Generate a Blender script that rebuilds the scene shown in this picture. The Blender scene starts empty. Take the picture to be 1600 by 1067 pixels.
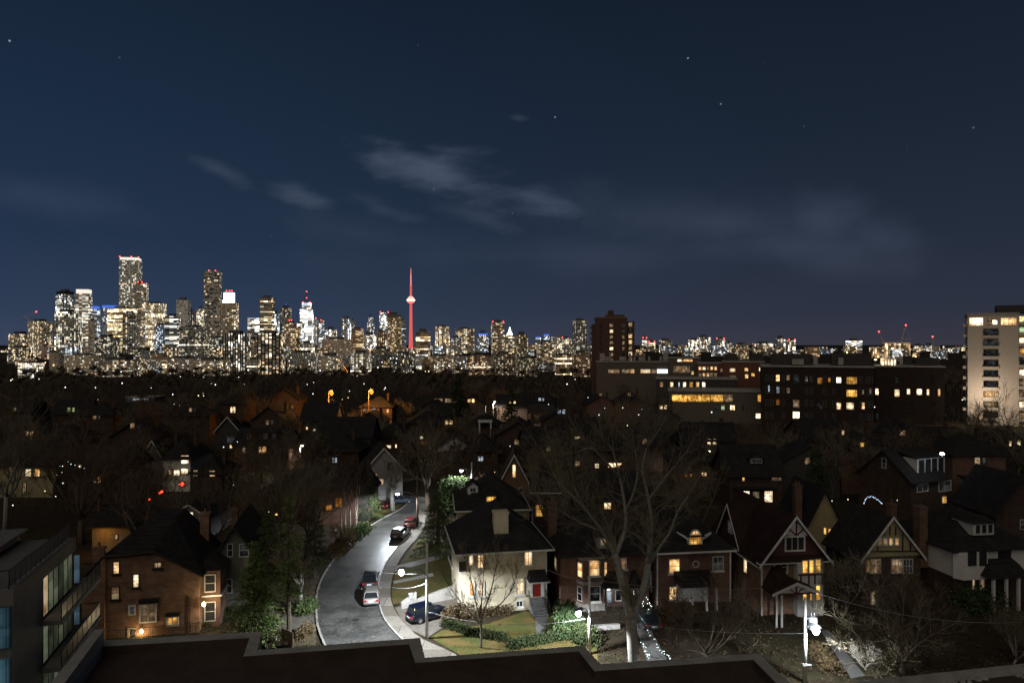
import bpy, bmesh, math, random
from mathutils import Vector, Matrix
R = math.radians
sc = bpy.context.scene
COL = sc.collection
# ---------------------------------------------------------------- camera
FPX, CX, CY, CAMH = 1066.667, 800.0, 538.0, 28.0
cd = bpy.data.cameras.new('camera'); cam = bpy.data.objects.new('camera', cd); COL.objects.link(cam)
cam.location = (0, 0, CAMH); cam.rotation_euler = (R(90), 0, 0)
cd.lens = 24; cd.sensor_width = 36; cd.shift_y = 4.5/1600; cd.clip_start = .3; cd.clip_end = 40000
sc.camera = cam
sc.view_settings.view_transform = 'Standard'; sc.view_settings.look = 'None'
sc.view_settings.exposure = 0.0; sc.view_settings.gamma = 1.0
sc.render.engine = 'CYCLES'
sc.cycles.use_denoising = True
sc.cycles.max_bounces = 4; sc.cycles.diffuse_bounces = 2; sc.cycles.glossy_bounces = 2
sc.cycles.transparent_max_bounces = 6; sc.cycles.sample_clamp_indirect = 3.0
sc.cycles.caustics_reflective = False; sc.cycles.caustics_refractive = False

def srgb(r, g, b):
    f = lambda c: (c/255/12.92) if c/255 <= .04045 else ((c/255+.055)/1.055)**2.4
    return (f(r), f(g), f(b), 1.0)

class NT:
    """small helper for node trees"""
    def __init__(self, tree): self.t = tree
    def n(self, typ, **kw):
        nd = self.t.nodes.new(typ)
        for k, v in kw.items(): setattr(nd, k, v)
        return nd
    def link(self, a, b): self.t.links.new(a, b)
    def put(self, sock, v):
        if hasattr(v, 'is_output'): self.t.links.new(v, sock)
        else: sock.default_value = v
    def math(self, op, a, b=0.0, c=None, clamp=False):
        nd = self.n('ShaderNodeMath', operation=op, use_clamp=clamp)
        self.put(nd.inputs[0], a); self.put(nd.inputs[1], b)
        if c is not None: self.put(nd.inputs[2], c)
        return nd.outputs[0]
    def mix(self, f, a, b, mode='MIX'):
        nd = self.n('ShaderNodeMix', data_type='RGBA', blend_type=mode)
        self.put(nd.inputs[0], f); self.put(nd.inputs[6], a); self.put(nd.inputs[7], b)
        return nd.outputs[2]
    def ramp(self, f, stops):
        nd = self.n('ShaderNodeValToRGB'); e = nd.color_ramp.elements
        while len(e) < len(stops): e.new(.5)
        for el, (p, c) in zip(e, stops): el.position = p; el.color = c
        self.put(nd.inputs[0], f); return nd.outputs[0]
    def noise(self, vec, scale, detail=3, rough=.55, dim='3D'):
        nd = self.n('ShaderNodeTexNoise', noise_dimensions=dim)
        if vec is not None: self.link(vec, nd.inputs['Vector'])
        nd.inputs['Scale'].default_value = scale; nd.inputs['Detail'].default_value = detail; nd.inputs['Roughness'].default_value = rough
        return nd.outputs[0]
    def sstep(self, x, a, b):
        nd = self.n('ShaderNodeMapRange', interpolation_type='SMOOTHSTEP')
        self.put(nd.inputs[0], x); nd.inputs[1].default_value = a; nd.inputs[2].default_value = b
        return nd.outputs[0]

# ---------------------------------------------------------------- world: night sky with the glow of the town, thin cloud and stars
world = bpy.data.worlds.new('World'); sc.world = world; world.use_nodes = True
w = NT(world.node_tree); world.node_tree.nodes.clear()
tc = w.n('ShaderNodeTexCoord'); sx = w.n('ShaderNodeSeparateXYZ'); w.link(tc.outputs['Generated'], sx.inputs[0])
X, Y, Z = sx.outputs
yy = w.math('MAXIMUM', Y, .15)
gu = w.math('DIVIDE', X, yy); gv = w.math('DIVIDE', Z, yy)
left = w.ramp(Z, [(0, srgb(56, 68, 90)), (.05, srgb(46, 61, 84)), (.14, srgb(35, 51, 74)), (.28, srgb(28, 44, 65)), (.46, srgb(21, 34, 52)), (.8, srgb(15, 23, 34))])
right = w.ramp(Z, [(0, srgb(56, 55, 66)), (.04, srgb(46, 51, 66)), (.14, srgb(36, 45, 60)), (.28, srgb(27, 37, 52)), (.46, srgb(20, 29, 42)), (.8, srgb(14, 20, 29))])
skyc = w.mix(w.sstep(gu, -.75, .62), left, right)
cmb = w.n('ShaderNodeCombineXYZ'); w.link(gu, cmb.inputs[0]); w.link(gv, cmb.inputs[1])
def streak(scale, sxx, syy, rot, off):
    mp = w.n('ShaderNodeMapping'); mp.inputs['Scale'].default_value = (sxx, syy, 1); mp.inputs['Rotation'].default_value = (0, 0, rot); mp.inputs['Location'].default_value = off
    w.link(cmb.outputs[0], mp.inputs[0]); return w.noise(mp.outputs[0], scale, 6, .55)
def blob(cx, cy, rx, ry, rot):
    c, s = math.cos(rot), math.sin(rot)
    dx = w.math('SUBTRACT', gu, cx); dy = w.math('SUBTRACT', gv, cy)
    a = w.math('DIVIDE', w.math('ADD', w.math('MULTIPLY', dx, c), w.math('MULTIPLY', dy, s)), rx)
    b = w.math('DIVIDE', w.math('SUBTRACT', w.math('MULTIPLY', dy, c), w.math('MULTIPLY', dx, s)), ry)
    d = w.math('SQRT', w.math('ADD', w.math('MULTIPLY', a, a), w.math('MULTIPLY', b, b)))
    return d
def guv(px, py): return (px-800)/FPX, (538-py)/FPX
n1 = streak(7.0, 1.0, 2.6, R(14), (0.3, .2, 0))
n2 = streak(3.2, 1.0, 1.7, R(8), (2.3, 1.2, 0))
cl = None
for px, py, rx, ry, rot, amp, nn in [(705, 272, .15, .036, -17, 1.1, n1), (640, 248, .07, .022, -8, .9, n1), (830, 308, .12, .024, -15, .8, n1), (760, 345, .09, .02, -20, .4, n1), (705, 234, .065, .011, -3, .7, n1), (470, 304, .05, .018, -18, .7, n1), (345, 268, .05, .012, -25, .45, n1),
                              (810, 185, .016, .006, -10, .4, n1), (590, 322, .07, .014, -18, .4, n1), (1285, 345, .09, .066, 0, .5, n2), (1120, 345, .24, .055, 0, .42, n2), (1375, 372, .11, .045, -10, .42, n2), (1250, 385, .3, .04, 0, .4, n2), (130, 318, .17, .035, -10, .28, n2), (560, 365, .15, .035, -8, .3, n2), (860, 400, .4, .035, 0, .28, n2)]:
    u, v = guv(px, py)
    d = blob(u, v, rx, ry, R(rot))
    d = w.math('ADD', d, w.math('MULTIPLY', w.math('SUBTRACT', nn, .5), 3.6))
    m = w.math('MULTIPLY', w.sstep(d, 1.2, -.35), amp)
    cl = m if cl is None else w.math('MAXIMUM', cl, m)
cl = w.math('MULTIPLY', cl, w.sstep(Y, .1, .3))
skyc = w.mix(w.math('MULTIPLY', cl, .75, clamp=True), skyc, srgb(74, 84, 104))
vor = w.n('ShaderNodeTexVoronoi', feature='F1'); vor.inputs['Scale'].default_value = 30
w.link(tc.outputs['Generated'], vor.inputs['Vector'])
wn = w.n('ShaderNodeTexWhiteNoise'); w.link(vor.outputs['Position'], wn.inputs['Vector'])
star = w.math('MULTIPLY', w.math('LESS_THAN', vor.outputs['Distance'], .036), w.math('POWER', wn.outputs[0], 3.0))
star = w.math('MULTIPLY', star, w.sstep(Z, .12, .3))
skyc = w.mix(1.0, skyc, w.mix(star, (0, 0, 0, 1), (.5, .65, .8, 1)), 'ADD')
bg = w.n('ShaderNodeBackground'); w.link(skyc, bg.inputs[0]); bg.inputs[1].default_value = 1.0
ow = w.n('ShaderNodeOutputWorld'); w.link(bg.outputs[0], ow.inputs[0])
world.cycles.sampling_method = 'MANUAL'; world.cycles.sample_map_resolution = 256

# ---------------------------------------------------------------- sun lamp: faint warm sky glow over the town, behind the viewer
sl = bpy.data.lights.new('night_glow', 'SUN'); sl.energy = 0.52; sl.angle = R(70); sl.color = (1.0, .86, .68)
so = bpy.data.objects.new('night_glow', sl); COL.objects.link(so); so.location = (-40, -60, 90); so.rotation_euler = (R(48), 0, R(-18))

# ---------------------------------------------------------------- helpers
def P(px, py, z=0.0):
    y = (CAMH-z)*FPX/(py-CY); return Vector(((px-CX)/FPX*y, y, z))
def Q(px, py, y): return Vector(((px-CX)/FPX*y, y, CAMH-(py-CY)/FPX*y))
def GY(y): return CY+CAMH*FPX/y

def tag(o, label=None, cat=None, group=None, kind=None):
    if label: o['label'] = label
    if cat: o['category'] = cat
    if group: o['group'] = group
    if kind: o['kind'] = kind
    return o
def thing(name, label, cat, loc=(0, 0, 0), rz=0.0, group=None):
    o = bpy.data.objects.new(name, None); COL.objects.link(o); o.empty_display_size = .5
    o.location = loc; o.rotation_euler = (0, 0, rz)
    return tag(o, label, cat, group)
def copy_tree(o, parent=None):
    c = o.copy(); COL.objects.link(c)
    if parent is not None: c.parent = parent
    for ch in o.children: copy_tree(ch, c)
    return c

class MB:
    def __init__(self): self.v = []; self.f = []; self.uv = None
    def add(self, vs, fs):
        b = len(self.v); self.v += [tuple(p) for p in vs]; self.f += [tuple(i+b for i in f) for f in fs]; return self
    def box(self, x0, x1, y0, y1, z0, z1):
        return self.add([(x0, y0, z0), (x1, y0, z0), (x1, y1, z0), (x0, y1, z0), (x0, y0, z1), (x1, y0, z1), (x1, y1, z1), (x0, y1, z1)],
                        [(0, 3, 2, 1), (4, 5, 6, 7), (0, 1, 5, 4), (1, 2, 6, 5), (2, 3, 7, 6), (3, 0, 4, 7)])
    def hexa(self, a, b):           # two quads, bottom ring a and top ring b
        n = len(a)
        return self.add(list(a)+list(b), [tuple(range(n-1, -1, -1)), tuple(range(n, 2*n))] + [(i, (i+1) % n, n+(i+1) % n, n+i) for i in range(n)])
    def prism(self, poly, z0, z1): return self.hexa([(p[0], p[1], z0) for p in poly], [(p[0], p[1], z1) for p in poly])
    def extr(self, poly, d):        # 3d polygon pushed by vector d
        d = Vector(d); return self.hexa([Vector(p) for p in poly], [Vector(p)+d for p in poly])
    def bar(self, a, b, r, r2=None, n=6): return self.tube([a, b], [r, r if r2 is None else r2], n)
    def tube(self, pts, rad, n=5, cap=True):
        pts = [Vector(p) for p in pts]; rings = []; base = len(self.v); u = None
        for i, p in enumerate(pts):
            d = (pts[min(i+1, len(pts)-1)]-pts[max(i-1, 0)])
            if d.length < 1e-9: d = Vector((0, 0, 1))
            d.normalize()
            if u is None:
                u = d.cross(Vector((0, 0, 1)) if abs(d.z) < .9 else Vector((1, 0, 0))).normalized()
            else:
                u = (u-d*u.dot(d));
                u = u.normalized() if u.length > 1e-6 else d.orthogonal().normalized()
            w_ = d.cross(u)
            for k in range(n):
                a = 2*math.pi*k/n; self.v.append(tuple(p+(u*math.cos(a)+w_*math.sin(a))*rad[i]))
        for i in range(len(pts)-1):
            for k in range(n):
                a = base+i*n+k; b = base+i*n+(k+1) % n; self.f.append((a, b, b+n, a+n))
        if cap and n > 3:
            self.f.append(tuple(base+k for k in range(n-1, -1, -1))); e = base+(len(pts)-1)*n; self.f.append(tuple(e+k for k in range(n)))
        return self
    def lathe(self, prof, n=16, c=(0, 0, 0)):
        base = len(self.v)
        for r, z in prof:
            for k in range(n):
                a = 2*math.pi*k/n; self.v.append((c[0]+r*math.cos(a), c[1]+r*math.sin(a), c[2]+z))
        for i in range(len(prof)-1):
            for k in range(n):
                a = base+i*n+k; b = base+i*n+(k+1) % n; self.f.append((a, b, b+n, a+n))
        self.f.append(tuple(base+k for k in range(n-1, -1, -1))); e = base+(len(prof)-1)*n; self.f.append(tuple(e+k for k in range(n)))
        return self
    def mesh(self, name, m, smooth=False):
        me = bpy.data.meshes.new(name); me.from_pydata(self.v, [], self.f); me.update()
        if m is not None: me.materials.append(m)
        if smooth: me.polygons.foreach_set('use_smooth', [True]*len(me.polygons))
        if self.uv:
            l = me.uv_layers.new(name='UVMap')
            for poly in me.polygons:
                for li, c in zip(poly.loop_indices, self.uv[poly.index]): l.data[li].uv = c
        return me
    def build(self, name, m, parent=None, smooth=False, loc=None, rz=None):
        o = bpy.data.objects.new(name, self.mesh(name, m, smooth)); COL.objects.link(o)
        if parent is not None: o.parent = parent
        if loc is not None: o.location = loc
        if rz is not None: o.rotation_euler = (0, 0, rz)
        return o
def solid(mb, name, m, label, cat, group=None, smooth=False, loc=None, rz=None):
    return tag(mb.build(name, m, None, smooth, loc, rz), label, cat, group)
def struct(mb, name, m): return tag(mb.build(name, m), kind='structure')

# ---------------------------------------------------------------- materials
MATS = {}
def principled(name):
    m = bpy.data.materials.new(name); m.use_nodes = True
    t = NT(m.node_tree); b = m.node_tree.nodes['Principled BSDF']; return m, t, b
def mat(name, c, rough=.8, var=.35, scale=2.0, metal=0.0, bump=0.0, c2=None, spec=.3):
    if name in MATS: return MATS[name]
    m, t, b = principled(name); tcx = t.n('ShaderNodeTexCoord')
    nz = t.noise(tcx.outputs['Object'], scale, 5, .6); nz2 = t.noise(tcx.outputs['Object'], scale*9, 3, .6)
    f = t.math('ADD', t.math('MULTIPLY', nz, .65), t.math('MULTIPLY', nz2, .35))
    f = t.sstep(f, .32, .68)
    d = tuple(x*(1-var) for x in c[:3])+(1,) if c2 is None else tuple(c2)[:3]+(1,)
    col = t.mix(f, d, tuple(c[:3])+(1,)); t.link(col, b.inputs['Base Color'])
    b.inputs['Roughness'].default_value = rough; b.inputs['Metallic'].default_value = metal; b.inputs['Specular IOR Level'].default_value = spec
    if bump:
        bp = t.n('ShaderNodeBump'); bp.inputs['Strength'].default_value = bump; bp.inputs['Distance'].default_value = .05; t.link(nz2, bp.inputs['Height']); t.link(bp.outputs[0], b.inputs['Normal'])
    MATS[name] = m; return m
def brick(name, c, c2, mortar, bw=.24, rh=.085, rough=.9, ms=.012):
    m, t, b = principled(name); tcx = t.n('ShaderNodeTexCoord'); s = t.n('ShaderNodeSeparateXYZ'); t.link(tcx.outputs['Object'], s.inputs[0])
    cb = t.n('ShaderNodeCombineXYZ'); t.link(t.math('ADD', s.outputs[0], s.outputs[1]), cb.inputs[0]); t.link(s.outputs[2], cb.inputs[1])
    br = t.n('ShaderNodeTexBrick'); t.link(cb.outputs[0], br.inputs['Vector']); br.inputs['Scale'].default_value = 1.0
    br.inputs['Brick Width'].default_value = bw; br.inputs['Row Height'].default_value = rh; br.inputs['Mortar Size'].default_value = ms
    br.inputs['Color1'].default_value = c; br.inputs['Color2'].default_value = c2; br.inputs['Mortar'].default_value = mortar; br.inputs['Bias'].default_value = -.1
    nz = t.noise(tcx.outputs['Object'], .9, 5, .65)
    col = t.mix(1.0, br.outputs['Color'], t.ramp(nz, [(.3, (.62, .6, .58, 1)), (.7, (1.15, 1.12, 1.1, 1))]), 'MULTIPLY')
    t.link(col, b.inputs['Base Color']); b.inputs['Roughness'].default_value = rough; b.inputs['Specular IOR Level'].default_value = .2
    MATS[name] = m; return m
def L3(r, g, b): return (r, g, b, 1)
B_BROWN = brick('brick_brown', L3(.33, .185, .118), L3(.21, .12, .078), L3(.2, .17, .13), .5, .17, ms=.02)
B_RED = brick('brick_red', L3(.17, .085, .058), L3(.115, .058, .042), L3(.17, .13, .11), .4, .14, ms=.018)
B_DARK = brick('brick_dark', L3(.072, .046, .034), L3(.05, .033, .026), L3(.09, .07, .06), .4, .14)
B_YEL = brick('brick_yellow', L3(.22, .17, .10), L3(.17, .13, .07), L3(.2, .18, .15), .4, .14)
SHIN = brick('roof_shingle', L3(.034, .032, .031), L3(.02, .0195, .02), L3(.012, .012, .012), .45, .22, ms=.02)
SHIN_RED = brick('roof_shingle_red', L3(.036, .019, .015), L3(.024, .013, .011), L3(.02, .01, .009), .45, .22, ms=.02)
SHIN_GREY = brick('roof_shingle_grey', L3(.035, .035, .036), L3(.024, .024, .025), L3(.016, .016, .017), .45, .22, ms=.02)
STUCCO = mat('stucco_cream', L3(.62, .545, .385), .9, .22, .7, bump=.2)
STUCCO_D = mat('stucco_ochre', L3(.36, .31, .17), .9, .25, .8)
STUCCO_W = mat('stucco_white', L3(.6, .59, .55), .9, .15, .8)
TRIM = mat('trim_white', L3(.62, .61, .57), .6, .15, 2)
TRIM_D = mat('trim_dark', L3(.03, .026, .024), .6, .2, 2)
TIMBER = mat('timber_maroon', L3(.09, .022, .022), .7, .2, 2)
MAROON = mat('siding_maroon', L3(.075, .03, .026), .8, .2, 1.5)
SIDING = mat('siding_grey', L3(.30, .29, .28), .8, .2, 1)
SIDING_D = mat('siding_dark', L3(.06, .055, .05), .8, .3, 1)
CONC = mat('concrete', L3(.38, .36, .33), .85, .3, .6, bump=.3)
CONC_D = mat('concrete_dark', L3(.16, .155, .15), .85, .35, .5)
STONE = mat('stone', L3(.34, .31, .27), .9, .5, 2.5, bump=.4)
METAL = mat('metal_grey', L3(.22, .22, .23), .45, .2, 3, .6)
BLACKM = mat('metal_black', L3(.02, .02, .021), .5, .2, 3)
POLE = mat('pole_concrete', L3(.58, .57, .54), .75, .25, 3)
WOOD = mat('pole_wood', L3(.14, .10, .07), .9, .4, 4)
DOORR = mat('door_red', L3(.22, .022, .016), .5, .1, 2)
def glass_dark():
    m, t, b = principled('glass_dark'); tcx = t.n('ShaderNodeTexCoord')
    t.link(t.mix(t.noise(tcx.outputs['Object'], 1.2, 2), L3(.012, .013, .016), L3(.05, .05, .052)), b.inputs['Base Color'])
    b.inputs['Roughness'].default_value = .06; b.inputs['Specular IOR Level'].default_value = .6; MATS['dark'] = m; return m
GLASS = glass_dark()
def lit(name, c, st, lo=.45, c2=None, sample='NONE', sc_=.9):
    m = bpy.data.materials.new(name); m.use_nodes = True; t = NT(m.node_tree); m.node_tree.nodes.clear()
    tcx = t.n('ShaderNodeTexCoord'); oi = t.n('ShaderNodeObjectInfo')
    ad = t.n('ShaderNodeVectorMath', operation='ADD'); t.link(tcx.outputs['Object'], ad.inputs[0]); t.link(oi.outputs['Random'], ad.inputs[1])
    nz = t.noise(ad.outputs[0], sc_, 3, .6); f = t.sstep(nz, .36, .6)
    br = t.math('MULTIPLY_ADD', f, 1-lo, lo)
    rnd = t.math('MULTIPLY_ADD', oi.outputs['Random'], .7, .55)
    gs_ = t.n('ShaderNodeSeparateXYZ'); t.link(tcx.outputs['Generated'], gs_.inputs[0]); gx, gz = gs_.outputs[0], gs_.outputs[2]
    edge = t.sstep(t.math('ABSOLUTE', t.math('SUBTRACT', gx, .5)), .2, .42)
    r2 = t.math('FRACT', t.math('MULTIPLY', oi.outputs['Random'], 17.3)); r3 = t.math('FRACT', t.math('MULTIPLY', oi.outputs['Random'], 41.7))
    fold = t.math('MULTIPLY_ADD', t.math('SINE', t.math('MULTIPLY', gx, 58.0)), .22, .5)
    cur = t.math('SUBTRACT', 1.0, t.math('MULTIPLY', edge, t.math('MULTIPLY', fold, t.math('GREATER_THAN', r2, .35))))
    blind = t.math('SUBTRACT', 1.0, t.math('MULTIPLY', t.math('GREATER_THAN', gz, t.math('MULTIPLY_ADD', r3, .7, .35)), .38))
    low = t.math('MULTIPLY_ADD', t.sstep(gz, .0, .45), .45, .55)
    br = t.math('MULTIPLY', t.math('MULTIPLY', br, cur), t.math('MULTIPLY', blind, low))
    col = t.mix(f, tuple(c2 or (c[0], c[1]*.72, c[2]*.5))[:3]+(1,), tuple(c)[:3]+(1,))
    e = t.n('ShaderNodeEmission'); t.link(col, e.inputs[0]); t.link(t.math('MULTIPLY', t.math('MULTIPLY', br, rnd), st), e.inputs[1])
    o = t.n('ShaderNodeOutputMaterial'); t.link(e.outputs[0], o.inputs[0]); m.cycles.emission_sampling = sample; MATS[name] = m; return m
WIN = {
 'warm': lit('window_warm', (1, .70, .35), 2.2), 'amber': lit('window_amber', (1, .56, .12), 1.5, .35), 'white': lit('window_white', (1, .86, .60), 2.8, .4),
 'pale': lit('window_pale', (1, .84, .55), 1.7, .6), 'cool': lit('window_cool', (.78, .9, 1), .8, .3, (.6, .72, .9)), 'dimw': lit('window_dim_warm', (1, .74, .45), .42, .3), 'orange': lit('window_orange', (1, .42, .08), .5, .3),
 'dimc': lit('window_dim_cool', (.75, .78, .8), .05, .25, (.5, .52, .55)), 'green': lit('window_greenish', (.7, 1, .55), .9, .3), 'bright': lit('window_bright', (1, .88, .66), 4.0, .5, sample='NONE'), 'dark': GLASS}
def glow(name, c, st, sample='NONE'):
    if name in MATS: return MATS[name]
    m = bpy.data.materials.new(name); m.use_nodes = True; t = NT(m.node_tree); m.node_tree.nodes.clear()
    e = t.n('ShaderNodeEmission'); e.inputs[0].default_value = tuple(c)[:3]+(1,); e.inputs[1].default_value = st
    o = t.n('ShaderNodeOutputMaterial'); t.link(e.outputs[0], o.inputs[0]); m.cycles.emission_sampling = sample; MATS[name] = m; return m
G_RED = glow('beacon_red', (1, .06, .05), 7); G_LED = glow('lamp_led', (.84, .92, 1), 40); G_SOD = glow('lamp_sodium', (1, .33, .04), 2.0); G_WHITE = glow('light_white', (.9, .96, 1), 5)
G_CROWN = glow('crown_white', (1, .93, .78), 1.0); G_CYAN = glow('crown_cyan', (.72, .95, 1), 4.5); G_BLUE = glow('crown_blue', (.08, .2, .9), .9); G_WARM = glow('light_warm', (1, .7, .3), 14); G_TAIL = glow('tail_glow', (1, .05, .02), 5)
G_XMAS = glow('string_light', (.72, .95, .9), 4)

def tower_mat():
    m, t, b = principled('tower_facade'); uvn = t.n('ShaderNodeUVMap')
    def at(nm):
        a = t.n('ShaderNodeAttribute', attribute_type='OBJECT', attribute_name=nm); return a
    s = t.n('ShaderNodeSeparateXYZ'); t.link(uvn.outputs[0], s.inputs[0])
    v = t.math('DIVIDE', s.outputs[1], at('storey').outputs['Fac'])
    wj = t.n('ShaderNodeTexWhiteNoise', noise_dimensions='1D'); t.link(t.math('FLOOR', v), wj.inputs['W'])
    u = t.math('ADD', t.math('DIVIDE', s.outputs[0], at('bay').outputs['Fac']), t.math('MULTIPLY', wj.outputs['Value'], at('jitter').outputs['Fac']))
    cu, cv, fu, fv = t.math('FLOOR', u), t.math('FLOOR', v), t.math('FRACT', u), t.math('FRACT', v)
    cb = t.n('ShaderNodeCombineXYZ'); t.link(cu, cb.inputs[0]); t.link(cv, cb.inputs[1]); t.link(at('seed').outputs['Fac'], cb.inputs[2])
    w1 = t.n('ShaderNodeTexWhiteNoise'); t.link(cb.outputs[0], w1.inputs['Vector'])
    rs = t.n('ShaderNodeSeparateColor'); t.link(w1.outputs['Color'], rs.inputs[0])
    cf = t.n('ShaderNodeCombineXYZ'); t.link(cv, cf.inputs[0]); t.link(at('seed').outputs['Fac'], cf.inputs[1]); cf.inputs[2].default_value = 7.7
    w2 = t.n('ShaderNodeTexWhiteNoise'); t.link(cf.outputs[0], w2.inputs['Vector'])
    cl_ = t.n('ShaderNodeCombineXYZ'); t.link(t.math('MULTIPLY', cu, .33), cl_.inputs[0]); t.link(t.math('MULTIPLY', cv, .21), cl_.inputs[1]); t.link(at('seed').outputs['Fac'], cl_.inputs[2])
    clus = t.math('MULTIPLY_ADD', t.sstep(t.noise(cl_.outputs[0], 1.0, 2), .38, .62), 1.45, .28)
    wc_ = t.n('ShaderNodeTexWhiteNoise', noise_dimensions='2D'); cc_ = t.n('ShaderNodeCombineXYZ'); t.link(cu, cc_.inputs[0]); t.link(at('seed').outputs['Fac'], cc_.inputs[1]); t.link(cc_.outputs[0], wc_.inputs['Vector'])
    clus = t.math('MULTIPLY', clus, t.math('MULTIPLY_ADD', t.math('GREATER_THAN', wc_.outputs['Value'], .22), .85, .15))
    lit1 = t.math('LESS_THAN', w1.outputs['Value'], t.math('MULTIPLY', at('lit').outputs['Fac'], clus))
    lit2 = t.math('MULTIPLY', t.math('LESS_THAN', w2.outputs['Value'], at('floors').outputs['Fac']), .75)
    li = t.math('MAXIMUM', lit1, lit2)
    br = t.math('MULTIPLY_ADD', t.math('POWER', rs.outputs[0], 3.2), 4.2, .38)
    dim = t.math('MULTIPLY', rs.outputs[1], .075)  # faint emission in every window cell, standing in for city glow on walls
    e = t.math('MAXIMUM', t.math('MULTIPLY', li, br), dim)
    mg = at('margin').outputs['Fac']
    mk = t.math('MULTIPLY', t.math('MULTIPLY', t.math('GREATER_THAN', fu, mg), t.math('GREATER_THAN', fv, at('gap').outputs['Fac'])), 1.0)
    e = t.math('MULTIPLY', t.math('MULTIPLY', e, mk), at('power').outputs['Fac'])
    col = t.ramp(t.math('ADD', t.math('MULTIPLY', rs.outputs[2], .55), at('cool').outputs['Fac']), [(0, L3(1, .52, .2)), (.3, L3(1, .74, .4)), (.6, L3(1, .9, .68)), (.85, L3(.88, .95, 1)), (1, L3(.6, .8, 1))])
    tint = at('wall').outputs['Color']
    t.link(tint, b.inputs['Base Color']); b.inputs['Roughness'].default_value = .7
    t.link(col, b.inputs['Emission Color']); t.link(e, b.inputs['Emission Strength'])
    m.cycles.emission_sampling = 'NONE'; return m
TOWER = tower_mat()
# ================================================================ ground, road, pavements
def ground_mat():
    m, t, b = principled('ground_soil'); tcx = t.n('ShaderNodeTexCoord'); o = tcx.outputs['Object']
    n_ = t.noise(o, .05, 4); n2_ = t.noise(o, .7, 5, .7); n3_ = t.noise(o, 9, 3, .7)
    c = t.mix(t.sstep(n_, .4, .6), L3(.05, .036, .024), L3(.046, .042, .022)); c = t.mix(t.sstep(n2_, .4, .65), c, L3(.03, .022, .015))
    c = t.mix(1.0, c, t.ramp(n3_, [(.3, L3(.6, .6, .6)), (.7, L3(1.3, 1.3, 1.25))]), 'MULTIPLY')
    t.link(c, b.inputs['Base Color']); b.inputs['Roughness'].default_value = .95; b.inputs['Specular IOR Level'].default_value = .1; return m
g = MB(); g.add([(-15000, -200, 0), (15000, -200, 0), (15000, 24000, 0), (-15000, 24000, 0)], [(0, 1, 2, 3)])
struct(g, 'ground', ground_mat())
def lawn_mat():
    m, t, b = principled('lawn_grass'); tcx = t.n('ShaderNodeTexCoord'); o = tcx.outputs['Object']
    n_ = t.noise(o, .45, 5, .6); n3_ = t.noise(o, 14, 4, .75)
    c = t.mix(t.sstep(n_, .38, .62), L3(.085, .095, .03), L3(.16, .115, .045)); c = t.mix(1.0, c, t.ramp(n3_, [(.3, L3(.45, .45, .4)), (.7, L3(1.3, 1.3, 1.2))]), 'MULTIPLY')
    t.link(c, b.inputs['Base Color']); b.inputs['Roughness'].default_value = .95; b.inputs['Specular IOR Level'].default_value = .1
    bp = t.n('ShaderNodeBump'); bp.inputs['Strength'].default_value = .7; bp.inputs['Distance'].default_value = .08; t.link(n3_, bp.inputs['Height']); t.link(bp.outputs[0], b.inputs['Normal']); return m
LAWN = lawn_mat()
def asphalt_mat():
    m, t, b = principled('asphalt'); tcx = t.n('ShaderNodeTexCoord'); o = tcx.outputs['Object']
    n_ = t.noise(o, .3, 6, .7); n2_ = t.noise(o, 3.2, 6, .85); n3_ = t.noise(o, 22, 2, .7)
    c = t.mix(t.sstep(n_, .4, .6), L3(.05, .05, .048), L3(.10, .098, .092))
    c = t.mix(1.0, c, t.ramp(n2_, [(.34, L3(.5, .5, .5)), (.66, L3(1.5, 1.48, 1.42))]), 'MULTIPLY')
    vo = t.n('ShaderNodeTexVoronoi', feature='DISTANCE_TO_EDGE'); vo.inputs['Scale'].default_value = .16
    wv = t.n('ShaderNodeVectorMath', operation='ADD'); t.link(o, wv.inputs[0]); nz = t.n('ShaderNodeTexNoise'); nz.inputs['Scale'].default_value = .6; t.link(o, nz.inputs['Vector'])
    sm = t.n('ShaderNodeVectorMath', operation='SCALE'); t.link(nz.outputs['Color'], sm.inputs[0]); sm.inputs['Scale'].default_value = 2.2; t.link(sm.outputs[0], wv.inputs[1]); t.link(wv.outputs[0], vo.inputs['Vector'])
    crack = t.math('LESS_THAN', vo.outputs['Distance'], .009)
    c = t.mix(t.math('MULTIPLY', crack, .4), c, L3(.018, .018, .018))
    t.link(c, b.inputs['Base Color']); t.link(t.math('MULTIPLY_ADD', n2_, .35, .27), b.inputs['Roughness']); b.inputs['Specular IOR Level'].default_value = .5
    bp = t.n('ShaderNodeBump'); bp.inputs['Strength'].default_value = .5; bp.inputs['Distance'].default_value = .03; t.link(n3_, bp.inputs['Height']); t.link(bp.outputs[0], b.inputs['Normal']); return m
def spline(pts, k=6):
    out = []
    for i in range(len(pts)-1):
        p0 = pts[max(i-1, 0)]; p1 = pts[i]; p2 = pts[i+1]; p3 = pts[min(i+2, len(pts)-1)]
        for j in range(k):
            s = j/k
            out.append(.5*((2*p1)+(p2-p0)*s+(2*p0-5*p1+4*p2-p3)*s*s+(3*p1-p0-3*p2+p3)*s**3))
    out.append(pts[-1]); return out
def strip(A, B, z0, z1):
    mb = MB(); n = len(A)
    for p, q in zip(A, B): mb.v += [(p.x, p.y, z1), (q.x, q.y, z1), (p.x, p.y, z0), (q.x, q.y, z0)]
    for i in range(n-1):
        a = 4*i; b = a+4
        mb.f += [(a, a+1, b+1, b), (a+2, a, b, b+2), (a+1, a+3, b+3, b+1)]
    mb.f += [(0, 2, 3, 1), (4*n-4, 4*n-3, 4*n-1, 4*n-2)]
    return mb
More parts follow.
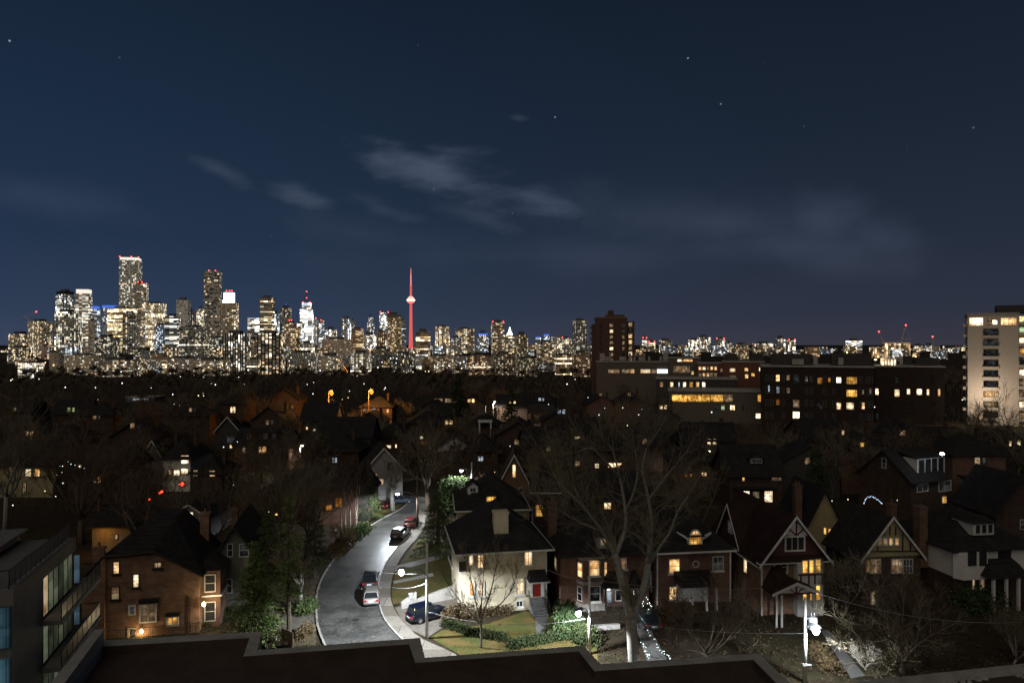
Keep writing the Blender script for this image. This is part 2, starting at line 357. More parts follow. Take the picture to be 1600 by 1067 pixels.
rl = [P(*p) for p in [(540, 1075), (515, 1020), (500, 985), (496, 958), (497, 925), (508, 896), (530, 866), (558, 838), (590, 815), (622, 798), (634, 789), (636, 780), (628, 772)]]
rr = [P(*p) for p in [(668, 1045), (642, 1012), (621, 992), (602, 969), (593, 945), (591, 920), (596, 897), (606, 876), (621, 856), (640, 834), (653, 810), (655, 795), (652, 776)]]
RL, RR = spline(rl, 8), spline(rr, 8)
struct(strip(RL, RR, -.2, .012), 'road', asphalt_mat())
def offs(A, B, d): return [p+(q-p).normalized()*d for p, q in zip(A, B)]
struct(strip(offs(RL, RR, -.22), offs(RL, RR, -.002), -.2, .14), 'kerb_left', CONC)
struct(strip(offs(RR, RL, .12), offs(RR, RL, -.12), -.2, .145), 'kerb_right', CONC)
rw = [P(*p) for p in [(760, 1062), (712, 1024), (660, 999), (640, 983), (624, 965), (613, 945), (610, 925), (613, 903), (622, 880), (637, 858), (655, 837), (668, 812), (670, 797), (667, 778)]]
rr2 = [P(*p) for p in [(700, 1082), (668, 1045), (642, 1012), (621, 992), (602, 969), (593, 945), (591, 920), (596, 897), (606, 876), (621, 856), (640, 834), (653, 810), (655, 795), (652, 776)]]
RW, RR2 = spline(rw, 8), spline(rr2, 8)
m, t, b = principled('pavement_slabs'); tcx = t.n('ShaderNodeTexCoord'); brk = t.n('ShaderNodeTexBrick'); t.link(tcx.outputs['Object'], brk.inputs['Vector'])
brk.inputs['Scale'].default_value = 1; brk.inputs['Brick Width'].default_value = 5.5; brk.inputs['Row Height'].default_value = 2.6; brk.inputs['Mortar Size'].default_value = .035
brk.inputs['Color1'].default_value = L3(.30, .275, .235); brk.inputs['Color2'].default_value = L3(.16, .135, .105); brk.inputs['Mortar'].default_value = L3(.08, .07, .06)
t.link(t.mix(1.0, brk.outputs['Color'], t.ramp(t.noise(tcx.outputs['Object'], 3, 5, .7), [(.3, L3(.65, .65, .65)), (.7, L3(1.1, 1.1, 1.1))]), 'MULTIPLY'), b.inputs['Base Color']); b.inputs['Roughness'].default_value = .9
struct(strip(offs(RR2, RW, .125), RW, -.2, .12), 'pavement', m)
def sheet(pts, name, mm, z=.02):
    mb = MB(); pp = [P(*p) for p in pts]; mb.v = [(p.x, p.y, z) for p in pp]; mb.f = [tuple(range(len(pp)))]
    return struct(mb, name, mm)
sheet([(614, 944), (612, 924), (616, 902), (624, 882), (640, 860), (656, 840), (692, 838), (700, 870), (715, 925), (640, 940)], 'lawn', LAWN, .03)
sheet([(672, 996), (690, 985), (760, 975), (820, 955), (860, 958), (930, 985), (935, 1040), (760, 1060), (720, 1024)], 'lawn', LAWN, .03)
sheet([(560, 818), (590, 806), (622, 794), (628, 788), (560, 788), (540, 800)], 'lawn', LAWN, .02)
sheet([(440, 1010), (495, 1006), (490, 960), (492, 925), (500, 900), (380, 930), (360, 1000)], 'lawn_verge', mat('leaf_litter', L3(.12, .085, .05), .95, .6, 1.5, bump=.4, c2=L3(.045, .045, .02)), .016)
DRIVE = mat('driveway', L3(.17, .15, .125), .9, .4, 1.2, bump=.3)
sheet([(642, 984), (626, 966), (617, 949), (640, 941), (712, 930), (724, 955), (700, 975), (668, 996)], 'driveway', DRIVE, .035)
sheet([(376, 955), (494, 960), (496, 985), (470, 992), (380, 975)], 'driveway', DRIVE, .02)
sheet([(605, 888), (612, 886), (690, 866), (692, 872), (614, 894)], 'path', CONC, .04)
sheet([(616, 912), (614, 908), (676, 895), (678, 900)], 'path', CONC, .04)
sheet([(836, 958), (858, 956), (850, 990), (838, 990)], 'path', CONC_D, .04)
sheet([(992, 975), (1010, 970), (1042, 1030), (1012, 1036)], 'path', CONC_D, .04)
sheet([(1282, 985), (1294, 984), (1352, 1056), (1330, 1060)], 'path', CONC_D, .04)

# ================================================================ the roof below the viewer, with its stepped parapet
ZP = 21.0
ROOFG = mat('roof_gravel', L3(.075, .052, .039), .95, .4, 1.5, bump=.4)
PARA = mat('parapet_cap', L3(.38, .375, .34), .8, .35, 2.2, bump=.3)
def run_parapet(outer, inner, zp, drop, back, name, label, roofm, capm):
    root = thing(name, label, 'rooftop', (0, 0, 0))
    O = [P(x, y, zp) for x, y in outer]; I = [P(x, y, zp) for x, y in inner]
    mb = MB(); n = len(O)
    for a, c in zip(O, I): mb.v += [(a.x, a.y, zp), (c.x, c.y, zp), (a.x, a.y, zp-drop-.4), (c.x, c.y, zp-drop-.4)]
    for i in range(n-1):
        a = 4*i; d = a+4
        mb.f += [(a, a+1, d+1, d), (a+2, a, d, d+2), (a+3, a+2, d+2, d+3)]
    mb.build('parapet', capm, root)
    ib = MB()
    for i in range(n-1): ib.add([(I[i].x, I[i].y, zp-.002), (I[i+1].x, I[i+1].y, zp-.002), (I[i+1].x, I[i+1].y, zp-drop-.3), (I[i].x, I[i].y, zp-drop-.3)], [(0, 1, 2, 3)])
    ib.build('parapet_flashing', roofm, root)
    poly = [(p.x, p.y) for p in I]+back
    r = MB(); r.v = [(x, y, zp-drop) for x, y in poly]; r.f = [tuple(range(len(poly)))]
    r.build('roof_surface', roofm, root)
    wl = MB()
    for i in range(n-1):
        p, q = O[i], O[i+1]; d = (O[i]-I[i])*.25; e = (O[i+1]-I[i+1])*.25
        wl.add([(p.x-d.x, p.y-d.y, zp-drop-.41), (q.x-e.x, q.y-e.y, zp-drop-.41), (q.x-e.x, q.y-e.y, 0), (p.x-d.x, p.y-d.y, 0)], [(0, 1, 2, 3)])
    wl.build('wall', B_BROWN, root)
    return root
outer = [(62, 1092), (158, 1000), (409, 986), (402, 1015), (656, 996), (664, 1027), (912, 1008), (938, 1037), (1185, 1020), (1262, 1092)]
inner = [(80, 1092), (150, 1010), (390, 996), (380, 1025), (639, 1006), (649, 1035), (904, 1017), (929, 1048), (1177, 1030), (1238, 1092)]
fr_ = run_parapet(outer, inner, ZP, .2, [(8.5, -6), (-12, -6)], 'flat_roof', 'dark flat roof with a grey parapet stepping in four notches below the viewer', ROOFG, PARA)
A_ = [P(58, 1092, ZP+.35), P(148, 983, ZP+.35)]; B_ = [P(82, 1092, ZP+.35), P(163, 982, ZP+.35)]
strip(A_, B_, ZP-.6, ZP+.35).build('end_coping', PARA, fr_)
rt = thing('flat_roof', 'dark roof edge with pale ragged flashing at the bottom right corner', 'rooftop')
o1, o2 = P(1262, 1073, 20.0), P(1700, 1025, 20.0)
mb = MB(); dv = (o2-o1).normalized(); nv = Vector((dv.y, -dv.x, 0))
mb.prism([(o1.x, o1.y), (o2.x, o2.y), (o2.x+nv.x*9, o2.y+nv.y*9), (o1.x+nv.x*9, o1.y+nv.y*9)][::-1], 17.5, 19.8); mb.build('roof_surface', ROOFG, rt)
mb = MB(); mb.prism([(o1.x, o1.y), (o2.x, o2.y), (o2.x+nv.x*.12, o2.y+nv.y*.12), (o1.x+nv.x*.12, o1.y+nv.y*.12)][::-1], 19.803, 20.0); mb.build('parapet', PARA, rt)
mb = MB(); rg = random.Random(4)
for k in range(70):
    s = rg.random()**1.0*7.5; p = o1+dv*s+nv*(.12+rg.random()*.18); r = .03+rg.random()*.07
    mb.hexa([(p.x+math.cos(a)*r*(.6+rg.random()*.7), p.y+math.sin(a)*r*.7, 19.81) for a in (0, 1.2, 2.5, 3.8, 5)], [(p.x+math.cos(a)*r*.5, p.y+math.sin(a)*r*.4, 19.82+r*.6) for a in (0, 1.2, 2.5, 3.8, 5)])
mb.build('flashing', mat('flashing_pale', L3(.4, .4, .38), .9, .5, 6), rt)

# ================================================================ modern block with balconies at the left edge
d_ = 14.0; zr = CAMH-d_
pn, pf = P(15, 922, zr), P(112, 841, zr)
ey = (pf-pn); ln = ey.length; ey.normalize(); rz = math.atan2(ey.y, ey.x)-math.pi/2
gb = thing('apartment_block', 'modern glass and dark panel block with balconies at the left edge', 'apartment block', (pn.x, pn.y, 0), rz)
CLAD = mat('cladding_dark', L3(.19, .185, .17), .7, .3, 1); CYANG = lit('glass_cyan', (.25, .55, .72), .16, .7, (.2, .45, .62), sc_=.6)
PANELG = mat('panel_greengrey', L3(.34, .37, .31), .35, .2, .8); GREENG = lit('pane_glow_green', (.75, .85, .55), .16, .55, (.6, .72, .45), sc_=.5)  # unlit grey-green panes get faint emission in place of light falling on them
W_ = 14.0
MB().box(-W_, -.02, .25, ln, 0, zr-.9).build('wall', CLAD, gb)
MB().box(-W_, .18, 0, ln+.3, zr-.9, zr).build('roof_edge', CLAD, gb)
MB().box(-W_+.5, -.3, .5, ln, zr, zr+.05).build('roof_surface', CONC_D, gb)
MB().box(-13, -3.4, 6.5, ln+.5, zr+.05, zr+.6).build('penthouse', mat('penthouse_panel', L3(.3, .3, .29), .7, .2, 1), gb)
MB().box(-13, -3.0, 6.1, ln+.9, zr+.6, zr+.75).build('penthouse_roof', CLAD, gb)
for k in range(6):
    for q in range(3):
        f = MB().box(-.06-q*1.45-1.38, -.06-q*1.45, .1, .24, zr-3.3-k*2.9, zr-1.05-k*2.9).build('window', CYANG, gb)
WS = ln*.46; MB().box(.001, .06, .252, WS-.06, 0, zr-.905).build('corner_panel', CLAD, gb)
gr = MB()
for k in range(4):                                   # storeys on the balcony side
    z1 = zr-1.0-k*3.0; z0 = z1-2.45
    for q in range(6):
        y0 = WS+q*(ln-WS-.1)/6; y1 = y0+(ln-WS-.1)/6-.05
        kind = GREENG if (q, k) not in ((0, 0),) else WIN['dimw']
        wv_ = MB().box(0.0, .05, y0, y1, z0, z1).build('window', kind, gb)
        MB().box(.052, .08, y0-.045, y0+.03, z0, z1).build('frame', BLACKM, wv_)
    if k:
        bal = MB().box(.09, 1.25, WS-.3, ln+2.6, z1+.08, z1+.36).build('balcony', CONC, gb)
        rl_ = MB(); rl_.box(1.14, 1.2, WS-.3, ln+2.6, z1+1.32, z1+1.38); rl_.box(.1, 1.139, ln+2.52, ln+2.58, z1+1.32, z1+1.38)
        for q in range(9):
            yy_ = WS-.28+q*(ln-WS+2.8)/8; rl_.box(1.14, 1.19, yy_, yy_+.05, z1+.36, z1+1.32)
        rl_.build('railing', BLACKM, bal)
        MB().box(1.15, 1.17, WS-.2, ln+2.5, z1+.44, z1+1.28).build('balcony_glass', mat('balustrade_glass', L3(.10, .11, .105), .35, .3, 1, spec=.25), bal)
rl_ = MB(); rl_.box(-.12, -.07, .2, ln, zr+1.05, zr+1.1); rl_.box(-2.6, -.07, .2, .25, zr+1.05, zr+1.1)
for q in range(14):
    yy_ = .2+q*(ln-.25)/13; rl_.box(-.12, -.08, yy_, yy_+.04, zr, zr+1.05)
for q in range(4): rl_.box(-.7*q-.12, -.7*q-.08, .2, .24, zr, zr+1.05)
rl_.build('railing', BLACKM, gb)
MB().box(-.11, -.09, .3, ln-.1, zr+.15, zr+1.0).build('balcony_glass', MATS['balustrade_glass'], gb)
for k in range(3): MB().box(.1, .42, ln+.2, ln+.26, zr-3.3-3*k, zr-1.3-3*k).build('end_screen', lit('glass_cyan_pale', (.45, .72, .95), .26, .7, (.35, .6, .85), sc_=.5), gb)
# ================================================================ houses
FOOT = []            # footprints kept clear of trees: (x, y, radius)
class House:
    def __init__(s, name, label, FL, FR, D, h, wall=B_RED, group=None, cat='house', z0=0.0):
        s.FL = Vector((FL[0], FL[1], z0)); fr = Vector((FR[0], FR[1], z0)); e = fr-s.FL; s.W = e.length; s.D = D; s.h = h; s.rz = math.atan2(e.y, e.x)
        s.root = thing(name, label, cat, s.FL, s.rz, group); s.wall = wall
        s.inv = Matrix.Rotation(-s.rz, 3, 'Z'); s.o = s.inv @ (Vector((0, 0, CAMH))-s.FL)
        c = s.FL+Matrix.Rotation(s.rz, 3, 'Z') @ Vector((s.W/2, D/2, 0)); FOOT.append((c.x, c.y, max(s.W, D)*.62))
        MB().box(0, s.W, 0, D, -.3, h).build('wall', wall, s.root)
        s.roof = None
    def hit(s, face, px, py, off=None):
        d = s.inv @ Vector(((px-CX)/FPX, 1, -(py-CY)/FPX)); k = 1 if face == 'F' else 0
        if off is None: off = {'F': 0, 'L': 0, 'R': s.W}[face]
        t = (off-s.o[k])/d[k]; p = s.o+d*t
        return (p.x if k else p.y), p.z
    def fb(s, mb, face, u0, u1, v0, v1, d0, d1, off=None):
        if off is None: off = {'F': 0, 'L': 0, 'R': s.W}[face]
        if face == 'F': mb.box(u0, u1, off-d1, off-d0, v0, v1)
        elif face == 'L': mb.box(off-d1, off-d0, u0, u1, v0, v1)
        else: mb.box(off+d0, off+d1, u0, u1, v0, v1)
        return mb
    def win(s, face, x0, y0, x1, y1, kind='warm', nx=1, ny=2, off=None, frame=None, sill=False, parent=None, metres=False, fw=.07):
        if metres: u0, v0, u1, v1 = x0, y0, x1, y1
        else:
            a, v1 = s.hit(face, x0, y0, off); c, v0 = s.hit(face, x1, y1, off); u0, u1 = min(a, c), max(a, c)
        fm = frame or TRIM
        pn = s.fb(MB(), face, u0, u1, v0, v1, .01, .03, off).build('window', WIN[kind], parent or s.root)
        f = MB()
        for (a, b, c, d) in ((u0-fw, u1+fw, v1, v1+fw), (u0-fw, u1+fw, v0-fw, v0), (u0-fw, u0, v0, v1), (u1, u1+fw, v0, v1)): s.fb(f, face, a, b, c, d, .004, .09, off)
        for k in range(1, nx): uu = u0+(u1-u0)*k/nx; s.fb(f, face, uu-.03, uu+.03, v0, v1, .032, .06, off)
        for k in range(1, ny): vv = v0+(v1-v0)*k/ny; s.fb(f, face, u0, u1, vv-.025, vv+.025, .031, .055, off)
        if sill: s.fb(f, face, u0-.2, u1+.2, v0-.22, v0-fw-.001, .003, .16, off)
        f.build('frame', fm, pn); return pn
    def slab(s, mb, poly, th=.18): mb.extr(poly, (0, 0, th))
    def hip(s, rh, roofm=SHIN, ov=.5, pitch=None, trim=TRIM):
        W, D, h = s.W, s.D, s.h; m_ = min(W, D)/2 if pitch is None else pitch
        x0, x1, y0, y1 = -ov, W+ov, -ov, D+ov
        r = MB()
        if W >= D: a, b = (x0+m_+ov, D/2, h+rh), (x1-m_-ov, D/2, h+rh)
        else: a, b = (W/2, y0+m_+ov, h+rh), (W/2, y1-m_-ov, h+rh)
        ring = [(x0, y0, h), (x1, y0, h), (x1, y1, h), (x0, y1, h)]
        r.v = [(x, y, z-.12) for x, y, z in ring]+ring+[a, b]
        r.f = [(3, 2, 1, 0), (0, 1, 5, 4), (1, 2, 6, 5), (2, 3, 7, 6), (3, 0, 4, 7)]
        if W >= D: r.f += [(4, 5, 9, 8), (5, 6, 9), (6, 7, 8, 9), (7, 4, 8)]
        else: r.f += [(4, 5, 8), (5, 6, 9, 8), (6, 7, 9), (7, 4, 8, 9)]
        s.roof = r.build('roof', roofm, s.root); s.eave(ov, trim); return s
    def eave(s, ov, trim, sides='FLR', z=None):
        z = s.h if z is None else z; f = MB(); W, D = s.W, s.D
        if 'F' in sides: f.box(-ov-.02, W+ov+.02, -ov-.1, -ov-.003, z-.16, z+.02)
        if 'L' in sides: f.box(-ov-.1, -ov-.021, -ov-.1, D+ov, z-.16, z+.02)
        if 'R' in sides: f.box(W+ov+.021, W+ov+.1, -ov-.1, D+ov, z-.16, z+.02)
        f.build('gutter', trim, s.root)
    def gs(s, rh, roofm=SHIN, ov=.45, trim=TRIM, gable=None):       # ridge left-right, gables on the sides
        W, D, h = s.W, s.D, s.h
        g = MB(); g.extr([(0.003, 0, h), (0.003, D, h), (0.003, D/2, h+rh)], (W-.006, 0, 0)); g.build('gable', gable or s.wall, s.root)
        r = MB(); k = rh/(D/2)
        for sg in (0, 1):
            y0 = -ov if sg == 0 else D+ov; z0_ = h-ov*k
            poly = [(-ov, y0, z0_), (W+ov, y0, z0_), (W+ov, D/2, h+rh), (-ov, D/2, h+rh)]
            if sg: poly = poly[::-1]
            s.slab(r, poly)
        s.roof = r.build('roof', roofm, s.root)
        f = MB()
        for xx in (-ov-.06, W+ov+.001):
            for y0 in (-ov, D+ov): f.extr([(xx, y0, h-ov*k-.05), (xx, D/2, h+rh-.05), (xx, D/2, h+rh+.2), (xx, y0, h-ov*k+.2)], (.06, 0, 0))
        f.box(-ov, W+ov, -ov-.08, -ov-.003, h-ov*k-.06, h-ov*k+.1); f.build('bargeboard', trim, s.root); return s
    def gf(s, rh, roofm=SHIN, ov=.5, trim=TRIM, gable=None, fo=.5):  # gable to the front
        W, D, h = s.W, s.D, s.h
        g = MB(); g.extr([(0, .003, h), (W, .003, h), (W/2, .003, h+rh)], (0, D-.006, 0)); g.build('gable', gable or s.wall, s.root)
        r = MB(); k = rh/(W/2); z0_ = h-ov*k
        s.slab(r, [(-ov, -fo, z0_), (W/2, -fo, h+rh), (W/2, D+.3, h+rh), (-ov, D+.3, z0_)][::-1]); s.slab(r, [(W+ov, -fo, z0_), (W/2, -fo, h+rh), (W/2, D+.3, h+rh), (W+ov, D+.3, z0_)])
        s.roof = r.build('roof', roofm, s.root)
        f = MB()
        for sx in (-ov, W+ov): f.extr([(sx, -fo-.08, z0_-.1), (W/2, -fo-.08, h+rh-.1), (W/2, -fo-.08, h+rh+.22), (sx, -fo-.08, z0_+.22)], (0, .075, 0))
        f.build('bargeboard', trim, s.root); return s
    def chimney(s, u, v, w, d, z0, z1, m_=None, pots=1):
        c = MB().box(u-w/2, u+w/2, v-d/2, v+d/2, z0, z1); c.box(u-w/2-.08, u+w/2+.08, v-d/2-.08, v+d/2+.08, z1-.25, z1-.05)
        for k in range(pots): c.lathe([(.13, z1), (.11, z1+.4)], 8, (u+(k-(pots-1)/2)*.4, v, 0))
        return c.build('chimney', m_ or s.wall, s.roof or s.root)
    def dormer(s, face_px, off, kind='dark', wall=None, roofm=SHIN, typ='gable', depth=3.0, nx=2, ny=1, margin=.3, wins=1, trim=TRIM):
        x0, y0, x1, y1 = face_px; u0, v1 = s.hit('F', x0, y0, off); u1, v0 = s.hit('F', x1, y1, off)
        b = MB().box(u0, u1, off, off+depth, v0, v1).build('dormer', wall or s.wall, s.roof or s.root)
        um = (u0+u1)/2; r = MB(); o = .25
        if typ == 'gable':
            rh = (u1-u0)*.42
            MB().extr([(u0, off+.01, v1), (u1, off+.01, v1), (um, off+.01, v1+rh)], (0, depth-.02, 0)).build('dormer_gable', wall or s.wall, s.roof or s.root)
            kk = rh/((u1-u0)/2)
            s.slab(r, [(u0-o, off-o, v1-o*kk), (um, off-o, v1+rh), (um, off+depth, v1+rh), (u0-o, off+depth, v1-o*kk)][::-1], .1); s.slab(r, [(u1+o, off-o, v1-o*kk), (um, off-o, v1+rh), (um, off+depth, v1+rh), (u1+o, off+depth, v1-o*kk)], .1)
        elif typ == 'shed': s.slab(r, [(u0-o, off-o, v1+.01), (u1+o, off-o, v1+.01), (u1+o, off+depth, v1+.7), (u0-o, off+depth, v1+.7)], .1)
        else:
            r.hexa([(u0-o, off-o, v1+.005), (u1+o, off-o, v1+.005), (u1+o, off+depth, v1+.005), (u0-o, off+depth, v1+.005)], [(u0+.6*(um-u0), off+.5, v1+.7), (u1-.6*(u1-um), off+.5, v1+.7), (u1-.6*(u1-um), off+depth, v1+.7), (u0+.6*(um-u0), off+depth, v1+.7)])
        r.build('dormer_roof', roofm, s.roof or s.root)
        n = wins; ww = (u1-u0-2*margin-.2*(n-1))/n
        for k in range(n):
            a = u0+margin+k*(ww+.2); s.win('F', a, v0+margin, a+ww, v1-margin*.6, kind, nx, ny, off=off, metres=True, fw=.06, parent=s.root)
        return b
    def boards(s, lines, m_, wdt=.16, off=0.0, name='timber', face='F'):  # half-timbering: strips between pixel points on the front
        mb = MB()
        for x0, y0, x1, y1 in lines:
            a = s.hit(face, x0, y0, off); c = s.hit(face, x1, y1, off)
            d = Vector((c[0]-a[0], c[1]-a[1])).normalized(); n_ = Vector((-d.y, d.x))*wdt/2
            mb.extr([(a[0]-n_.x, off-.075, a[1]-n_.y), (c[0]-n_.x, off-.075, c[1]-n_.y), (c[0]+n_.x, off-.075, c[1]+n_.y), (a[0]+n_.x, off-.075, a[1]+n_.y)], (0, .05, 0))
        return mb.build(name, m_, s.root)
    def panel(s, pts, m_, name='panel', off=0.0, d=.02):
        mb = MB(); q = [s.hit('F', x, y, off) for x, y in pts]
        mb.extr([(u, off-d, v) for u, v in q], (0, d-.004, 0)); return mb.build(name, m_, s.root)
    def pbox(s, x0, y0, x1, y1, off, depth, m_, name):   # a box whose front is the given picture rectangle on plane y=off
        u0, v1 = s.hit('F', x0, y0, off); u1, v0 = s.hit('F', x1, y1, off)
        return MB().box(u0, u1, off, off+depth, v0, v1).build(name, m_, s.root)

# --- 1 brown brick house left, clipped gable
h = House('brick_house', 'brown brick house beside the glass block, lamp glowing by its back door', P(128, 1001), P(311, 987), 9.5, 5.9, B_BROWN)
W, D = h.W, h.D
prof = [(-.0, 5.9), (1.9, 7.9), (6.4, 8.15), (W, 5.9)]
MB().extr([(x, .003, z) for x, z in prof], (0, D-.01, 0)).build('gable', B_BROWN, h.root)
r = MB(); ov = .45
def rp(x, z, y): return (x, y, z)
rx, ry_ = 5.2, 6.5; rzt = 10.0
r.v = [(-ov, -ov, 5.5), (1.9, -ov, 8.0), (6.4, -ov, 8.25), (W+ov, -ov, 5.6), (-ov, D, 5.5), (rx-1, D, rzt), (rx+1.5, D, rzt), (W+ov, D, 5.6), (rx-1, 5.5, rzt), (rx+1.5, 5.5, rzt)]
r.f = [(0, 1, 8, 5, 4), (1, 2, 9, 8), (2, 3, 7, 6, 9), (8, 9, 6, 5)]
r.v += [(x, y, z-.2) for x, y, z in r.v]; r.f += [tuple(i+10 for i in f[::-1]) for f in r.f]+[(0, 10, 11, 1), (1, 11, 12, 2), (2, 12, 13, 3), (3, 13, 17, 7), (4, 14, 10, 0)]
h.roof = r.build('roof', SHIN, h.root)
mb = MB()
for (a, c) in zip(r.v[:3], r.v[1:4]): mb.tube([Vector(a)+Vector((0, -.05, -.06)), Vector(c)+Vector((0, -.05, -.06))], [.06, .06], 4)
mb.build('bargeboard', TRIM_D, h.root)
h.chimney(1.55, -.18, 1.0, .34, -.2, 8.9, B_BROWN); h.chimney(9.2, 7.5, .9, .9, 6, 9.9, B_BROWN)
for args in [(178, 878, 186, 895, 'warm', 1, 2), (208.5, 897.5, 217, 916, 'white', 1, 2), (175, 917, 186, 935, 'dimw', 1, 2), (241.5, 879, 252, 886, 'dimw', 2, 1), (203, 947, 210, 958, 'dimc', 1, 1), (220, 945, 243, 969, 'dimw', 2, 1), (262.5, 964.5, 277, 974.5, 'amber', 2, 1)]:
    h.win('F', *args[:4], kind=args[4], nx=args[5], ny=args[6], frame=(TRIM if args[1] > 940 else TRIM_D), sill=args[1] < 940, fw=.14 if args[1] > 940 else .06)
h.pbox(216, 938, 248, 942, -.5, .49, TRIM_D, 'canopy'); h.pbox(258, 959, 281, 962, -.4, .39, TRIM_D, 'canopy')
h.pbox(203, 982, 213, 1003, -.05, .046, TRIM_D, 'door'); h.panel([(199.5, 980), (203, 980), (203, 1003), (199.5, 1003)], STUCCO, 'door_frame', 0, .08); h.panel([(203.1, 980), (213, 980), (213, 982), (203.1, 982)], STUCCO, 'door_lintel', 0, .08)
u, v = h.hit('F', 222, 985, 0)
ld = MB().lathe([(.04, -.16), (.15, -.1), (.17, .1), (.05, .22)], 10, (u, -.25, v)).build('wall_lamp', G_WARM, h.root)
MB().box(u-.05, u+.05, -.25, -.004, v+.23, v+.29).build('bracket', BLACKM, ld)
def point(name, loc, en, col, parent, rad=.12):
    l = bpy.data.lights.new(name, 'POINT'); l.energy = en; l.color = col; l.shadow_soft_size = rad
    o = bpy.data.objects.new(name, l); COL.objects.link(o); o.location = loc
    if parent is not None: o.parent = parent
    return o
point('lamp_light', (u, -.5, v-.1), 90, (1, .68, .32), h.root, .1)
u2, v2 = h.hit('F', 315, 944, -.3)
w2_ = MB().lathe([(.05, -.2), (.17, -.1), (.17, .12), (.05, .24)], 10, (u2+.2, -.3, v2)).build('wall_lamp', G_WARM, h.root); point('lamp_light', (u2+.45, -.5, v2), 260, (1, .78, .45), h.root, .12)
mb = MB(); u, v = h.hit('F', 297, 932, 0); mb.bar((u, -.09, .1), (u, -.09, v), .05); mb.build('drainpipe', TRIM_D, h.root)
# side bay of the same house
MB().box(W, W+1.7, 1.2, 5.5, -.2, 5.6).build('side_bay', B_RED, h.root)
MB().box(W-.0, W+1.9, 1.0, 5.7, 3.0, 3.15).build('bay_band', TRIM, h.root)
for a in ((W+.3, .6, W+1.2, 2.4), (W+.3, 3.5, W+1.2, 5.1)): h.win('F', *a, kind='dark', off=1.2, metres=True, ny=2)
MB().hexa([(W, .9, 5.6), (W+2.1, .9, 5.6), (W+2.1, 5.8, 5.6), (W, 5.8, 5.6)], [(W, 2, 6.6), (W+.7, 2, 6.6), (W+.7, 4.8, 6.6), (W, 4.8, 6.6)]).build('bay_roof', SHIN, h.root)

# --- 2 grey stucco house just behind it
h = House('stucco_house', 'pale grey stucco house partly hidden behind the left conifer', P(334, 960), P(398, 955), 10, 6.0, mat('stucco_grey_green', L3(.15, .15, .12), .9, .35, .8)); h.gf(3.0, SHIN, trim=TRIM_D)
h.win('F', 356, 850, 363, 868, 'dark'); h.win('F', 355, 905, 362, 925, 'dark'); h.win('F', 375, 850, 388, 868, 'dimc')
h.chimney(1.2, 5, .7, .7, 6, 9.8, B_RED)

# --- 3 white stucco house
FR = P(853, 951); h = House('stucco_house', 'cream stucco house with pyramid roof, tall pale chimney and red door by the bend', (-5.24, 70.8), (3.6, 72.5), 10, 6.45, STUCCO)
h.hip(4.2, SHIN_GREY, ov=.7)
u, _ = h.hit('F', 786, 849, -.0); h.chimney(u, 1.6, 1.55, 1.1, 6.6, 10.2, STUCCO, 0)
for a in [(819.7, 860.6, 831, 881.6, 'pale', 2, 1), (746.6, 866, 755, 886, 'warm', 2, 4), (733, 868, 739, 882, 'white', 1, 1), (807, 904, 818, 927, 'pale', 2, 1), (748, 909, 756, 930, 'warm', 2, 4), (734, 909, 741, 930, 'warm', 1, 1), (807, 939, 816, 946, 'dark', 2, 1)]:
    h.win('F', *a[:4], kind=a[4], nx=a[5], ny=a[6], sill=True)
for x in (814.8, 836): h.pbox(x-2.6, 860, x+2.6, 882, -.1, .09, mat('shutter_cream', L3(.5, .46, .36), .7, .1, 2), 'shutter')
for a in [(699, 835, 706, 850, 'white'), (701, 869, 707, 889, 'white'), (689, 838, 694, 852, 'warm')]: h.win('L', *a[:4], kind=a[4])
u, v = h.hit('F', 717, 884, 0); MB().box(u-.0, u+.7, -.35, -.02, v-.5, v+.45).build('shutter', TRIM_D, h.root)
h.pbox(832, 910, 845, 931, -.06, .05, DOORR, 'door'); h.panel([(828, 908), (832, 908), (832, 931), (828, 931)], TRIM, 'door_frame', 0, .1); h.panel([(845, 908), (850, 908), (850, 931), (845, 931)], TRIM, 'door_frame', 0, .1)
u0, v0 = h.hit('F', 826, 907, -1.1); u1, _ = h.hit('F', 858, 907, -1.1)
MB().hexa([(u0, -1.3, v0-.15), (u1, -1.3, v0-.15), (u1, -.02, v0-.15), (u0, -.02, v0-.15)], [(u0+.2, -1.1, v0+.35), (u1-.2, -1.1, v0+.35), (u1-.2, -.02, v0+.75), (u0+.2, -.02, v0+.75)]).build('porch_roof', SHIN_GREY, h.root)
MB().box(u0-.05, u1+.05, -1.36, -.02, v0-.28, v0-.152).build('porch_trim', TRIM, h.root)
st = MB(); ud, vd = h.hit('F', 838.5, 932, 0)
for k in range(7): st.box(ud-.8+.0, ud+.8, -.32*(k+1), -.32*k-.002, -.1, vd-.18*k-.05)
st.build('steps', CONC_D, h.root)
rl_ = MB()
for sx in (-.9, .9):
    rl_.extr([(ud+sx, -.05, vd+.8), (ud+sx, -2.3, .9), (ud+sx, -2.3, .84), (ud+sx, -.05, vd+.74)], (.05, 0, 0))
    for k in range(6): yv = -.1-.43*k; rl_.box(ud+sx, ud+sx+.03, yv-.03, yv, max(0, vd-.18*(-yv/.32)-.2), vd+.76-(vd-.08)*(-yv/2.3))
rl_.build('railing', BLACKM, h.root)
mb = MB(); mb.box(-.14, .02, -.04, .1, 0, 6.4); mb.box(h.W-.03, h.W+.1, -.08, .06, 0, 6.4); mb.build('downpipe', TRIM, h.root)

